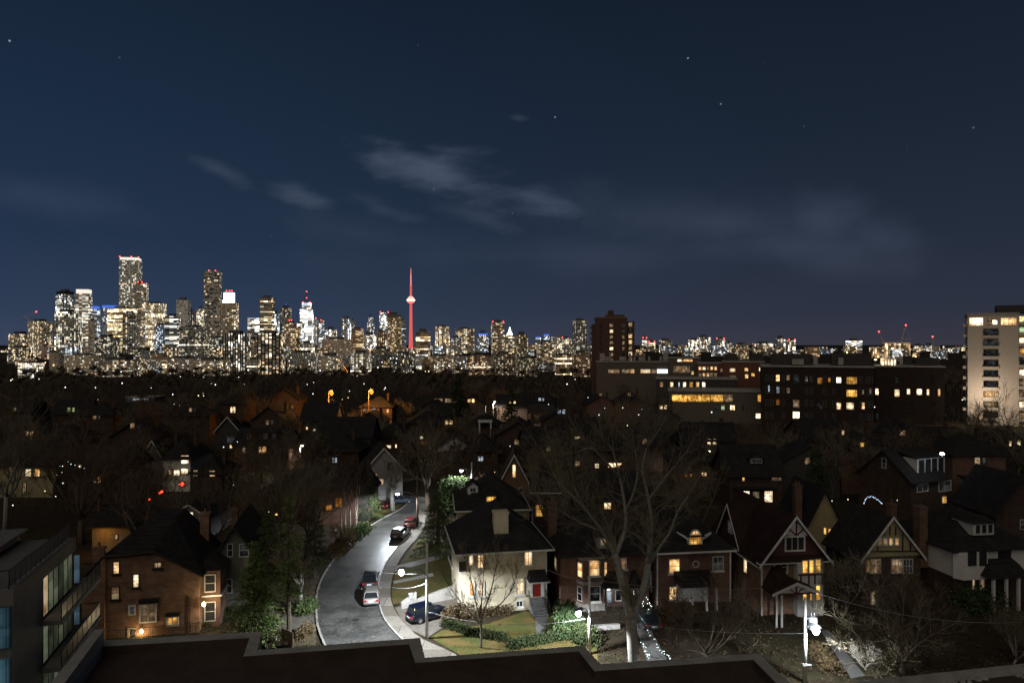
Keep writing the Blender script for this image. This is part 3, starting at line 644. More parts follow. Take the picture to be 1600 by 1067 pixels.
# --- 4 dark hip-roofed house behind the white one
h = House('dark_house', 'dark hip roofed house with a yellow lit dormer behind the cream stucco house', (-6.9, 89), (1.9, 90), 9.5, 6.4, STUCCO_D)
h.hip(4.0, SHIN, ov=.5); h.dormer((759, 775, 776, 784), .6, 'amber', SIDING_D, typ='hip', nx=2, margin=.12, depth=2.6); h.dormer((731, 760, 747, 772), 1.8, 'dark', STUCCO_W, typ='gable', margin=.35, depth=2.4)
h.win('R', 6, 3.6, 7, 5.2, 'warm', metres=True); h.win('F', 806, 803, 812, 815, 'dark')
# --- 5 steep brick gable behind it and its neighbour
h = House('brick_house', 'narrow brick house with a steep white edged gable and one thin lit window', Q(780, 700, 108).xy.to_3d(), Q(827, 700, 108).xy.to_3d(), 9, 6.0, B_RED); h.gf(4.5, SHIN, ov=.3)
h.win('F', 801, 726, 805.5, 745, 'warm', 1, 2); h.win('F', 811, 762, 818, 777, 'dark')
h = House('brick_house', 'dark brick house with one amber window left of the tall chimney', Q(833, 800, 101).xy.to_3d(), Q(872, 800, 101).xy.to_3d(), 9, 6.2, B_DARK); h.hip(3, SHIN, ov=.5)
h.win('F', 837.5, 789, 848, 806, 'amber', 2, 3); h.win('F', 858, 786, 866, 812, 'dark', 1, 2)

# --- 6 brick house with bay
h = House('brick_house', 'red brick house with a lit bay window and a white glowing porch door', P(876, 951), P(1014, 944), 11, 5.75, B_RED)
h.hip(3.6, SHIN, ov=.55, trim=TRIM_D); W = h.W
b0, _ = h.hit('F', 901, 900, 0); b1, _ = h.hit('F', 948, 900, 0)
bay = MB(); pl = [(b0, 0), (b0+.55, -.95), (b1-.55, -.95), (b1, 0)]; bay.prism(pl, -.2, 5.55); bay.build('bay', B_RED, h.root)
band = MB().prism([(x+(-.04 if x < (b0+b1)/2 else .04), y-.04) for x, y in pl], 2.75, 3.05).build('stone_band', STONE, h.root); band = MB().prism([(x+(-.05 if x < (b0+b1)/2 else .05), y-.05) for x, y in pl], 5.3, 5.56).build('stone_band', STONE, h.root); band = MB().prism([(x+(-.06 if x < (b0+b1)/2 else .06), y-.06) for x, y in pl], -.2, .75).build('stone_band', STONE, h.root)
for a in [(921, 875.5, 936, 898, 'warm', 1, 2), (922, 916, 937, 938, 'dimc', 1, 2)]: h.win('F', *a[:4], kind=a[4], nx=a[5], ny=a[6], off=-.95, sill=True)
for s_, x in ((0, b0), (1, b1)):                       # angled sides of the bay
    for zz, kind in ((3.45, 'warm'), (.95, 'dimc')):
        A, Bq = (Vector((b0+.1, -.17, 0)), Vector((b0+.45, -.78, 0))) if s_ == 0 else (Vector((b1-.45, -.78, 0)), Vector((b1-.1, -.17, 0)))
        nrm = Vector((-.866, -.5, 0)) if s_ == 0 else Vector((.866, -.5, 0))
        p = MB().extr([A+nrm*.02+Vector((0, 0, zz)), Bq+nrm*.02+Vector((0, 0, zz)), Bq+nrm*.02+Vector((0, 0, zz+1.5)), A+nrm*.02+Vector((0, 0, zz+1.5))], nrm*.03).build('window', WIN[kind], h.root)
        f = MB(); d = (Bq-A)
        for fr_ in (0, .92): f.extr([A+d*fr_+nrm*.04+Vector((0, 0, zz)), A+d*(fr_+.08)+nrm*.04+Vector((0, 0, zz)), A+d*(fr_+.08)+nrm*.04+Vector((0, 0, zz+1.5)), A+d*fr_+nrm*.04+Vector((0, 0, zz+1.5))], nrm*.05)
        for vv in (0, .75, 1.44): f.extr([A+nrm*.051+Vector((0, 0, zz+vv)), Bq+nrm*.051+Vector((0, 0, zz+vv)), Bq+nrm*.051+Vector((0, 0, zz+vv+.06)), A+nrm*.051+Vector((0, 0, zz+vv+.06))], nrm*.03)
        f.build('frame', TRIM, p)
h.win('F', 970, 872, 978, 888, 'dimw', 1, 2, sill=True); h.win('L', 2, 3.4, 3, 5, 'dimw', metres=True)
h.dormer((932, 838, 952, 857), .1, 'dimw', SIDING, typ='hip', margin=.45, depth=3.2, nx=1)
h.chimney(.2, 6, .95, .95, 4, 10.0, B_RED)
u0, v0 = h.hit('F', 943, 917, -2); u1, _ = h.hit('F', 1004, 917, -2)
MB().hexa([(u0, -2.3, v0-.1), (u1, -2.3, v0-.1), (u1, -.02, v0-.1), (u0, -.02, v0-.1)], [(u0+.5, -1.5, v0+.55), (u1-.4, -1.5, v0+.55), (u1-.1, -.02, v0+.95), (u0+.1, -.02, v0+.95)]).build('porch_roof', SHIN, h.root)
pp = MB()
for uu in (u0+.15, (u0+u1)/2, u1-.3): pp.box(uu, uu+.16, -2.15, -2.0, 0, v0-.12)
pp.box(u0+.15, u1-.1, -2.1, -2.02, .9, .98); pp.build('porch_post', TRIM_D, h.root)
h.pbox(948, 922, 956.5, 941, -.05, .045, WIN['cool'], 'door'); h.win('F', 962, 922, 970, 937, 'dimc', 1, 1); h.win('F', 986, 921, 996, 937, 'dimc', 2, 1)
u, v = h.hit('F', 951, 920, -.6)
MB().lathe([(.05, -.12), (.14, -.05), (.14, .08), (.05, .14)], 10, (u, -.6, v)).build('porch_lamp', G_WHITE, h.root); point('lamp_light', (u, -.75, v-.15), 60, (.75, .9, 1), h.root)
# --- 7 brick house with arched dormer
h = House('brick_house', 'red brick house with an arched lit dormer on its dark roof', P(1026, 945), P(1141, 939), 10.5, 5.7, B_RED); W = h.W
h.hip(4.2, SHIN, ov=.45)
for a in [(1046, 874, 1061, 894, 'warm', 1, 2), (1046, 917, 1061, 936, 'warm', 1, 2), (1114, 870, 1129, 890, 'dimc', 2, 2)]: h.win('F', *a[:4], kind=a[4], nx=a[5], ny=a[6], sill=True)
h.win('L', 1.5, .9, 2.6, 3, 'dimc', metres=True, ny=3); h.win('L', 4, 3.6, 5, 5, 'dark', metres=True)
u, v = h.hit('F', 1087, 881, 0); mb = MB(); mb.tube([(u+.36*math.cos(a*.3927), -.05, v+.36*math.sin(a*.3927)) for a in range(17)], [.05]*17, 5); mb.build('round_vent', TRIM, h.root)
dm = h.dormer((1074.5, 838, 1098, 853), .25, 'amber', TRIM, typ='hip', margin=.16, depth=2.8, nx=3, ny=2)
u0, v0 = h.hit('F', 1078, 838, .25); u1, _ = h.hit('F', 1094.5, 838, .25); uc, rr_ = (u0+u1)/2, (u1-u0)/2
ar = MB(); ring = [(uc+rr_*math.cos(math.pi*k/12), .18, v0+rr_*1.15*math.sin(math.pi*k/12)) for k in range(13)]; ar.extr(ring[::-1], (0, .04, 0)); aw = ar.build('arched_window', WIN['warm'], h.root)
f = MB(); f.tube([(x, .17, z) for x, y, z in ring], [.1]*13, 5)
for k in (3, 6, 9): f.bar((uc, .17, v0), ring[k], .03)
f.build('frame', TRIM, aw)
f = MB(); f.extr([(u*1.1, .97, z) for u, z in ()] or [(uc+rr_*1.25*math.cos(math.pi*k/12), .225, v0+rr_*1.4*math.sin(math.pi*k/12)) for k in range(13)][::-1], (0, 2.6, 0)); f.build('arched_hood', SHIN, h.root)
w0, vz = h.hit('F', 1058, 836, .2); w1, _ = h.hit('F', 1111, 836, .2)
f = MB(); f.extr([(w0, .1, vz+.25), (u0-.25, .1, v0-.35), (u0-.1, .1, v0-.15), (w0, .1, vz+.38)], (0, .3, 0)); f.extr([(u1+.25, .1, v0-.35), (w1, .1, vz+.05), (w1, .1, vz+.18), (u1+.1, .1, v0-.15)], (0, .3, 0)); f.build('dormer_eave', TRIM, h.root)
u0, v0 = h.hit('F', 1063, 916, -2.2); u1, _ = h.hit('F', 1122, 916, -2.2)
MB().hexa([(u0, -2.5, v0-.1), (u1, -2.5, v0-.1), (u1, -.02, v0-.1), (u0, -.02, v0-.1)], [(u0+.3, -2, v0+.4), (u1-.3, -2, v0+.4), (u1-.1, -.02, v0+.9), (u0+.1, -.02, v0+.9)]).build('porch_roof', SHIN, h.root)
pp = MB()
for uu in (u0+.1, u0+1.2, u1-1.4, u1-.3): pp.box(uu, uu+.22, -2.35, -2.13, 0, v0-.12)
pp.build('porch_post', TRIM, h.root)
MB().box(u0+.4, u1-.4, -.04, -.004, .2, v0-.5).build('porch_front', TRIM, h.root)
point('lamp_light', ((u0+u1)/2, -1.2, v0-.4), 7, (.85, .95, 1), h.root)
f = MB(); f.box(W-.1, W+.04, -.12, -.004, 0, 5.6); f.box(.0, .12, -.12, -.004, 0, 5.6); f.build('downpipe', TRIM, h.root)
# --- 8 tudor house
h = House('tudor_house', 'brick and half timbered house with maroon gable and white tudor beams', P(1189, 961), P(1288, 956), 12, 5.8, B_BROWN); W = h.W
h.gf(4.35, SHIN_RED, ov=.55, gable=MAROON, fo=.75)
h.panel([(1225, 836), (1244, 810), (1264, 836)], STUCCO_W, 'gable_panel', 0, .03)
h.boards([(1244, 811, 1244, 836), (1244, 836, 1232.5, 826), (1244, 836, 1256, 825.5)], TIMBER, .16, 0, 'timber')
h.win('F', 1228, 839.5, 1255.5, 858, 'dark', 3, 1, fw=.16); h.win('F', 1211, 878, 1228.5, 893.5, 'dark', 2, 2, fw=.16)
f = MB(); f.box(-.6, W+.6, -.75, -.15, 5.45, 5.6); f.build('cornice', TRIM, h.root)
f = MB(); f.slab = None
MB().hexa([(-.55, -.8, 5.605), (W+.55, -.8, 5.605), (W+.55, -.004, 5.605), (-.55, -.004, 5.605)], [(.3, -.05, 6.1), (W-.3, -.05, 6.1), (W-.3, -.004, 6.1), (.3, -.004, 6.1)]).build('skirt_roof', SHIN_RED, h.root)
u0, _ = h.hit('F', 1246.5, 900, -.8); u1, _ = h.hit('F', 1286, 900, -.8)
MB().box(u0, u1, -.8, 0, -.2, 5.44).build('bay', STUCCO_W, h.root)
for a in [(1253.8, 876, 1261, 894), (1264, 875, 1270.8, 894), (1274, 874, 1281.5, 893)]: h.win('F', *a, kind='amber', nx=1, ny=2, off=-.8)
for a in [(1254, 922, 1260, 937), (1265, 918, 1271, 937), (1274.5, 914, 1281, 936)]: h.win('F', *a, kind='amber', nx=1, ny=3, off=-.8)
h.boards([(1247, 897.5, 1286, 896.5), (1251, 898, 1251, 912), (1263.5, 898, 1263.5, 912), (1273, 898, 1273, 912), (1284.5, 897, 1284.5, 912)], TIMBER, .15, -.8)
h.win('L', 3.0, 3.3, 3.8, 4.9, 'white', metres=True, frame=TRIM_D); h.win('L', 7.0, 3.3, 7.8, 4.9, 'dark', metres=True, frame=TRIM_D)
g = MB(); g.extr([(-.01, 4.5, 5.7), (-.01, 10, 5.7), (-.01, 7.2, 9.6)], (W*.5, 0, 0)); g.build('side_gable', MAROON, h.root)
r = MB(); h.slab(r, [(-.4, 4.1, 5.2), (W*.5, 4.1, 5.2), (W*.5, 7.2, 9.7), (-.4, 7.2, 9.7)], .16); h.slab(r, [(-.4, 10.4, 5.2), (W*.5, 10.4, 5.2), (W*.5, 7.2, 9.7), (-.4, 7.2, 9.7)][::-1], .16); r.build('side_roof', SHIN_RED, h.root)
f = MB(); f.extr([(-.47, 4.1, 5.15), (-.47, 7.2, 9.6), (-.47, 7.2, 9.9), (-.47, 4.1, 5.45)], (.06, 0, 0)); f.extr([(-.47, 10.4, 5.15), (-.47, 7.2, 9.6), (-.47, 7.2, 9.9), (-.47, 10.4, 5.45)], (.06, 0, 0)); f.box(-.62, -.55, -.5, 12, 5.05, 5.2); f.build('bargeboard', TRIM, h.root)
h.win('L', 6.7, 6.6, 7.6, 7.8, 'dimc', metres=True)
pu0, pv = h.hit('F', 1209, 929, -3); pu1, _ = h.hit('F', 1278, 929, -3); pk, pz = h.hit('F', 1244, 911, -3)
r = MB(); h.slab(r, [(pu0-.2, -3.2, pv), (pk, -3.2, pz), (pk, -.82, pz), (pu0-.2, -.82, pv)][::-1], .12); h.slab(r, [(pu1+.2, -3.2, pv), (pk, -3.2, pz), (pk, -.82, pz), (pu1+.2, -.82, pv)], .12); r.build('porch_roof', SHIN_RED, h.root)
MB().hexa([(.1, -2.9, pv), (pk, -2.9, pv), (pk, -.02, pv), (.1, -.02, pv)], [(.9, -1.6, pz+.1), (pk, -1.6, pz+.1), (pk, -.02, pz+.8), (1.2, -.02, pz+.8)]).build('porch_roof', SHIN_RED, h.root)
MB().extr([(pu0+.1, -3.0, pv), (pu1-.1, -3.0, pv), (pk, -3.0, pz-.1)], (0, .1, 0)).build('porch_gable', STUCCO_W, h.root)
f = MB()
for sx in (pu0-.25, pu1+.25): f.extr([(sx, -3.27, pv-.12), (pk, -3.27, pz-.12), (pk, -3.27, pz+.16), (sx, -3.27, pv+.16)], (0, .06, 0))
for uu in (pu0+.2, pu0+.75, pu1-.6): f.box(uu, uu+.16, -3.1, -2.94, 0, pv-.02)
f.build('porch_post', TRIM, h.root)
f = MB()
f.extr([(pk-.08, -3.06, pv), (pk+.08, -3.06, pv), (pk+.08, -3.06, pz-.3), (pk-.08, -3.06, pz-.3)], (0, .05, 0)); f.box(pu0+.4, pu1-.4, -3.07, -3.012, pv-.05, pv+.1)
for s_ in (-1, 1): f.extr([(pk, -3.055, pv+.05), (pk+s_*.15, -3.055, pv+.05), (pk+s_*1.0, -3.055, pv+.75), (pk+s_*.85, -3.055, pv+.75)], (0, .03, 0))
f.build('timber', TIMBER, h.root)
f = MB(); f.box(-.02, .12, -.12, -.004, 0, 5.4); f.build('downpipe', TRIM, h.root)
# --- 9 yellow gable behind
h = House('stucco_house', 'ochre gabled house with two small amber windows behind the tudor house', Q(1262, 800, 88).xy.to_3d(), Q(1313, 800, 88).xy.to_3d(), 9, 5.0, STUCCO_D); h.gf(4.2, SHIN, ov=.2, trim=TRIM_D)
h.win('F', 1287, 824, 1290.5, 834, 'amber', 1, 1); h.win('F', 1294, 826, 1297.5, 836.5, 'amber', 1, 1); h.chimney(-.5, 2, .9, .9, 4, 9.6, B_RED, 2)
# --- 10 ochre tudor
h = House('tudor_house', 'brick house under a wide ochre half timbered gable with four small lit windows', P(1346, 945), P(1438, 940), 6.5, 5.1, B_DARK); W = h.W
h.gf(4.2, SHIN, ov=.4, gable=STUCCO_D, fo=.4)
for x in range(1371, 1404, 9): h.win('F', x, 841, x+5.5, 851, 'dimw' if x < 1389 else 'warm', 1, 1)
h.boards([(1390, 812, 1390, 836), (1381, 822, 1381, 836), (1399, 822, 1399, 836), (1371, 834, 1371, 860), (1410, 834, 1410, 860), (1360, 848, 1360, 860), (1422, 848, 1422, 860), (1348, 861, 1434, 860.5)], TRIM_D, .13)
for a in [(1353, 876, 1358, 893, 'amber', 1, 2), (1360, 874, 1375, 894, 'dimw', 3, 2), (1393, 874, 1409, 894, 'dimw', 3, 2), (1411, 874, 1425, 894, 'dimc', 3, 2), (1361, 925, 1366, 944, 'dimw', 1, 1)]: h.win('F', *a[:4], kind=a[4], nx=a[5], ny=a[6])
h.win('R', 1.5, 3.1, 2.2, 4.4, 'amber', metres=True); h.win('R', 1.5, .8, 2.2, 2.2, 'amber', metres=True)
h.chimney(W+.3, 5, .8, .8, 3, 9.6, B_RED)
# --- 11 white over brick
h = House('brick_house', 'white over brick house with a bow window and three paned dormer at the right edge', P(1492, 946), P(1612, 938), 10, 3.05, B_DARK); W = h.W
up = MB().box(-.06, W+.06, -.06, 10, 3.052, 5.95).build('upper_wall', STUCCO_W, h.root); h.h = 5.95
h.hip(3.4, SHIN, ov=.45, trim=TRIM_D)
bw0, _ = h.hit('F', 1503, 880, -.9); bw1, _ = h.hit('F', 1546, 880, -.9)
MB().prism([(bw0-.3, -.05), (bw0+.2, -.9), (bw1-.2, -.9), (bw1+.3, -.05)], 3.0, 5.85).build('bow', STUCCO_W, h.root)
h.win('F', 1513, 861, 1524, 882, 'dark', 1, 2, off=-.9, frame=TRIM_D); h.win('F', 1531, 861, 1540, 882, 'dark', 1, 2, off=-.9, frame=TRIM_D); h.win('F', 1560, 856, 1578, 876, 'dark', 2, 1, off=-.06, frame=TRIM_D)
h.win('F', 1531, 903, 1537, 920, 'dimw', 1, 1); h.win('F', 1519, 903, 1522, 920, 'dimw', 1, 1)
h.dormer((1521, 818, 1553, 835), .8, 'dark', STUCCO_W, typ='hip', wins=3, nx=1, margin=.22, depth=3)
h.chimney(-.8, 4.0, 1.0, 1.0, 3, 9.8, B_RED)
u0, v0 = h.hit('F', 1545, 902, -2); u1, _ = h.hit('F', 1606, 902, -2)
MB().hexa([(u0, -2.4, v0-.1), (u1, -2.4, v0-.1), (u1, -.1, v0-.1), (u0, -.1, v0-.1)], [(u0+.8, -1.2, v0+1), (u1-.3, -1.2, v0+1), (u1-.1, -.1, v0+1.3), (u0+.5, -.1, v0+1.3)]).build('porch_roof', SHIN, h.root)
pp = MB()
for x in (1551, 1571, 1590): uu, _ = h.hit('F', x, 920, -2.2); pp.box(uu, uu+.25, -2.3, -2.05, 0, v0-.12)
pp.build('porch_post', TRIM, h.root)
# --- 12 dark gable beyond the right edge
h = House('brick_house', 'dark brick house whose steep gable rises behind the right edge dormer', Q(1556, 820, 92).xy.to_3d(), Q(1640, 820, 92).xy.to_3d(), 9, 5.2, B_DARK); h.gf(5.0, SHIN, ov=.4, trim=TRIM_D); h.win('F', 1594, 812, 1600, 826, 'dimc')
# --- 13 house with the flood light
FLp = Q(1424, 750, 110); dirb = Vector((60.6-FLp.x, 118-FLp.y, 0)).normalized(); ex = Vector((dirb.y, -dirb.x, 0))
h = House('brick_house', 'brick house with a wide white shed dormer and a bright flood light on its roof', (FLp.x, FLp.y), (FLp.x+ex.x*8.5, FLp.y+ex.y*8.5), 9.5, 6.0, B_DARK); W = h.W
h.gs(4.2, SHIN, ov=.5, trim=TRIM_D); h.dormer((1433, 717, 1476, 742), .9, 'dark', STUCCO_W, typ='shed', wins=4, nx=1, margin=.3, depth=3.2)
h.win('F', 1433, 753, 1449, 766, 'dimc', 2, 1, fw=.12); h.win('F', 1467, 753, 1485, 765, 'dimc', 2, 1, fw=.12); h.win('F', 1472, 776, 1478, 785, 'amber', 1, 1); h.win('L', 4.4, 7.3, 5.1, 8.9, 'dimc', metres=True)
lp = Q(1472, 709, 108.5); lo = Matrix.Rotation(-h.rz, 3, 'Z') @ (lp-h.FL)
MB().lathe([(.1, -.2), (.28, -.1), (.28, .12), (.1, .2)], 12, lo).build('flood_light', glow('flood_led', (.8, .9, 1), 30), h.root); MB().bar(lo+Vector((0, .9, -.2)), lo+Vector((0, .1, -.25)), .05).build('bracket', BLACKM, h.root)
point('lamp_light', lo+Vector((-.3, -.5, -.2)), 220, (.8, .9, 1), h.root, .2)
# --- 14 house with lit porch bays
h = House('brick_house', 'dark gable roofed house with two bright white lit porch bays', Q(1140, 760, 116).xy.to_3d(), Q(1222, 760, 116).xy.to_3d(), 9, 6.0, B_DARK); W = h.W
h.gs(4.2, SHIN, ov=.5, trim=TRIM_D); h.dormer((1171, 716, 1192, 725), 1.2, 'dimc', SIDING_D, typ='gable', margin=.25)
h.win('F', 1160, 743, 1163, 751, 'amber', 1, 1); h.win('F', 1206, 741, 1220, 750, 'dimw', 3, 1)
for a in [(1153, 767, 1171, 783, 'bright'), (1176, 768, 1186, 782, 'dimw'), (1194, 767, 1207, 784, 'bright')]: h.win('F', *a[:4], kind=a[4], nx=3, ny=2, frame=TRIM_D)
mb = MB(); mb.slab = None; u0, v0 = h.hit('F', 1148, 764, -1.2); u1, _ = h.hit('F', 1212, 764, -1.2); mb.box(u0, u1, -1.6, -.1, v0, v0+.2); mb.build('porch_roof', SHIN, h.root)
# --- 15 small white gable
h = House('white_house', 'small pale gable end standing out among dark roofs behind the porch bays', Q(1224, 700, 150).xy.to_3d(), Q(1249, 700, 150).xy.to_3d(), 9, 3.3, STUCCO_W); h.gf(3.2, SHIN_GREY, ov=.2, trim=TRIM); h.win('F', 1241, 711, 1244, 717, 'dark', 1, 1)
# --- 16 stone house right edge
h = House('stone_house', 'stone walled house lit warm under a balcony rail at the right edge', Q(1563, 790, 112).xy.to_3d(), Q(1640, 790, 112).xy.to_3d(), 10, 4.4, STONE)
MB().box(-.5, h.W+.5, -.8, 10.3, 4.4, 4.65).build('roof', SHIN, h.root); rl_ = MB()
for k in range(24): rl_.box(k*.33, k*.33+.06, -.7, -.64, 4.65, 5.7)
rl_.box(0, 8, -.72, -.62, 5.7, 5.8); rl_.build('railing', STUCCO_W, h.root); h.win('F', 1578, 777, 1600, 790, 'dimw', 4, 2); point('lamp_light', (1.6, -1.6, 2.0), 45, (1, .78, .45), h.root)

# --- mid-distance houses glimpsed between trees
def mid(label, px, Y, Wd, D, hh, rh, typ, wallm, wins, rot=0.0, roofm=SHIN, name='house', trim=TRIM_D, gable=None, chim=True):
    c = Q(px, 700, Y); cs, sn = math.cos(R(rot)), math.sin(R(rot))
    h = House(name, label, (c.x-cs*Wd/2, c.y-sn*Wd/2), (c.x+cs*Wd/2, c.y+sn*Wd/2), D, hh, wallm)
    if typ == 'hip': h.hip(rh, roofm, trim=trim)
    elif typ == 'gs': h.gs(rh, roofm, trim=trim, gable=gable)
    else: h.gf(rh, roofm, trim=trim, gable=gable)
    if chim: h.chimney(Wd*.8, D*.5, .7, .7, hh+.5, hh+rh+.9, B_DARK)
    for a in wins:
        u, v = h.hit('F', (a[0]+a[2])/2, (a[1]+a[3])/2)
        if -.2 < u < Wd+.2: h.win('F', *a[:4], kind=a[4], nx=a[5] if len(a) > 5 else 2, ny=a[6] if len(a) > 6 else 1, frame=TRIM_D, fw=.06)
        else: print('window off house', label, u, Wd, v)
    return h
mid('dark house at the left edge with three warm windows in a row', 40, 125, 11, 9, 6, 3.6, 'gs', STUCCO_D, [(40, 733, 49, 744, 'pale'), (54, 733, 63, 744, 'warm'), (14, 729, 19, 737, 'dimw'), (36, 754, 41, 771, 'dimw')])
mid('dark roofed house with a small lit attic window near the left edge', 45, 165, 11, 9, 5.6, 3, 'gf', B_DARK, [(40, 674, 45, 682, 'warm'), (47, 674, 52, 682, 'warm')])
mid('dark house with two white windows between left edge trees', 91, 158, 10, 9, 6, 3, 'hip', B_DARK, [(86, 688, 90, 695, 'white'), (92, 688, 96, 693, 'warm')])
mid('brick house with speckled warm windows behind the big bare left tree', 150, 120, 10, 9, 6.2, 3.4, 'gs', B_DARK, [(145, 744, 151, 754, 'dimw'), (153, 744, 158, 754, 'warm'), (122, 726, 128, 733, 'dimw')])
h = mid('pale stucco house with white lit windows on two floors in the left middle', 276, 130, 5.2, 9, 6.2, 3.6, 'hip', STUCCO_W, [(283, 711.5, 295, 724, 'bright', 2, 2), (264, 734, 268, 741, 'warm'), (271, 734, 281, 743, 'white'), (283, 732, 294, 740, 'white')], name='stucco_house'); point('lamp_light', (3, -3.5, 2), 40, (1, .85, .6), h.root)
h = mid('pale gabled house with siding dimly lit left of the white lit stucco house', 240, 136, 4.6, 10, 5.4, 3.4, 'gf', SIDING, [(240, 694, 245, 701, 'dark')], trim=TRIM, rot=-12)
mid('low brick house with two warm windows beside the pale stucco house', 322, 128, 6, 8, 3.8, 2.6, 'hip', B_DARK, [(327, 735, 336, 744, 'warm', 3), (302, 734, 309, 744, 'dimw')])
mid('house with white edged gable and pale dormer in the left middle', 356, 182, 6.4, 9, 5.0, 3.6, 'gf', SIDING_D, [(355, 681, 367, 692, 'dimc', 3, 2), (359, 695, 363, 700, 'warm', 1)], trim=TRIM)
h = mid('red brick house with three pale dormers and one bright warm window', 407, 150, 11.5, 9, 6, 3, 'gs', B_RED, [(404.5, 697.5, 416, 707, 'warm', 2, 2), (379, 699, 384, 710, 'dimw', 1), (424, 697, 431, 707, 'dimc')])
for x in (389, 415, 428): h.dormer((x-3.5, 677, x+3.5, 686), 1.0, 'dimc', SIDING_D, typ='shed', margin=.18, depth=2, nx=1)
mid('dark far house with a pair of bright yellow windows in the left middle', 364, 215, 8, 9, 9.5, 3, 'hip', B_DARK, [(360, 635.5, 363.5, 644.5, 'white', 1), (364.5, 635.5, 368, 644.5, 'white', 1)])
mid('house with warm windows and lit gable below the orange street lamps', 446, 225, 9, 9, 10, 3.2, 'gf', B_DARK, [(437, 634, 441, 641, 'warm', 1), (446, 634, 450.5, 640.5, 'amber', 1), (440, 646, 451.5, 650.5, 'bright', 3), (455, 632, 459, 638, 'orange', 1)])
mid('dark house with a dim beige attic window and slate roof', 497, 200, 10, 9, 6.0, 4.5, 'gs', SIDING_D, [(499, 674, 505, 680, 'dimw', 2)], roofm=SHIN_GREY).dormer((496, 656, 508, 664), 1.4, 'dimw', SIDING_D, typ='shed', margin=.25, depth=2.5)
mid('low wide house with a row of tiny lights under its eave', 492, 172, 9, 8, 5, 2.5, 'hip', B_DARK, [(478, 667, 481, 671, 'warm', 1), (489, 670, 493, 673, 'white', 1), (502, 670, 504, 673, 'white', 1), (515, 670, 518, 673, 'white', 1), (497, 683, 501, 687, 'dimc')])
mid('brick house with a blue white stair window left of the road', 522, 140, 10, 9, 6.2, 3.2, 'hip', B_DARK, [(519, 715, 522.5, 729, 'cool', 1, 3), (523.3, 715, 526.5, 729, 'cool', 1, 3), (505, 716, 510, 722, 'dimc')])
mid('far house with a cool window between two orange lamps', 588, 220, 10, 9, 8, 3, 'hip', B_DARK, [(567, 638.5, 573, 643.5, 'dimw', 1), (581.5, 638, 587.5, 645, 'cool', 2), (592, 641, 596, 647, 'orange', 1), (604, 639, 607.5, 645, 'warm', 1)])
mid('far house with two upright warm windows behind bare branches', 577, 190, 8, 9, 6.5, 2.6, 'gf', SIDING_D, [(566, 652, 572, 659, 'dimw'), (582, 651, 590, 655, 'warm'), (582.5, 656, 587, 663, 'dimw', 1)])
mid('house with a pair of warm upper windows above the road end', 610, 158, 8.5, 9, 6.6, 3, 'hip', B_DARK, [(601, 695.5, 611, 700.5, 'pale', 3), (617.5, 694, 620, 699.5, 'warm', 1)])
h = mid('pale house with a white framed gable facing the road where it bends away', 600, 122, 6.6, 10, 5.8, 3.6, 'gf', SIDING, [(582, 740, 590, 750, 'dimw', 1, 2), (606, 723, 613, 733, 'dimc', 1), (592, 748, 599, 757, 'dimw', 1)], trim=TRIM, rot=14)
h = mid('brick house with a white half timbered gable right of the road end', 710, 142, 9, 9, 5.8, 3.2, 'gf', B_DARK, [(703, 711, 717, 722, 'dark', 3)], gable=STUCCO_W, trim=TRIM_D); h.boards([(710, 683, 710, 703), (702, 700, 710, 691), (718, 700, 710, 691), (693, 704, 727, 704)], TRIM_D, .2); h.win('F', 703, 695, 717, 703, kind='dark', nx=3, ny=1)
mid('dark house with amber windows glowing through a tree above the road', 662, 165, 8, 9, 9, 2.6, 'hip', B_DARK, [(656, 681, 661, 686, 'white', 1), (657, 686, 667, 695, 'orange', 2)])
mid('dark house with cool lit window beside the streetlamp tree', 752, 140, 7, 9, 6.2, 3, 'hip', B_DARK, [(747, 713, 755, 720, 'cool', 2), (737, 719, 742, 727, 'dimc')])
h = mid('dark house with a pale square portico in the centre', 757, 190, 8, 9, 5.6, 3, 'hip', B_DARK, [(748, 645, 757, 649, 'dimc', 3)], chim=False)
f = MB(); u0, v1 = h.hit('F', 748, 660, -1.5); u1, v0 = h.hit('F', 768, 678, -1.5); f.box(u0, u0+.4, -1.5, -1.1, 0, v1); f.box(u1-.4, u1, -1.5, -1.1, 0, v1); f.box(u0-.2, u1+.2, -1.6, -.01, v1, v1+.6); f.build('portico', STUCCO_W, h.root)
mid('dark far house with warm windows behind the crown of the big central tree', 905, 165, 9, 9, 6.8, 3, 'gs', B_DARK, [(895, 682, 907.5, 692, 'pale', 2), (924.5, 682.5, 929.5, 690, 'warm', 1)])
h = mid('house behind the big central tree with a warm window row and a cool white one', 945, 125, 11, 9, 8.6, 3, 'hip', B_DARK, [(950, 723, 971, 730, 'pale', 5), (929.5, 724, 935.5, 731, 'pale', 2), (898, 720, 906, 728, 'dimw', 2), (938, 743, 948, 758, 'cool', 2, 2), (932, 745, 936.5, 756, 'dimc', 1)])
mid('dark house with a yellow window low behind the central tree trunk', 950, 98, 9, 8, 6, 3, 'gs', B_DARK, [(944, 785, 954.5, 795, 'pale', 2)])
mid('dark house with small warm windows among trees right of centre', 1090, 128, 9, 9, 6.2, 3.2, 'hip', B_DARK, [(1095.6, 738, 1104, 744, 'warm', 3), (1069.5, 741, 1073, 745, 'orange', 1), (1078, 740, 1081, 745, 'orange', 1)])
mid('dim gabled house right of centre with a framed pale window', 1090, 155, 8, 9, 6, 3.2, 'gf', SIDING_D, [(1088, 716, 1102, 725, 'dimc'), (1084, 678, 1090, 684, 'dimw', 1)])
mid('dark brick house with an amber side window below the apartment block', 1352, 128, 9, 9, 8.5, 3, 'hip', B_RED, [(1343.5, 691.5, 1350.6, 703, 'amber', 1, 2), (1315, 672, 1319, 680, 'dimw', 1)])
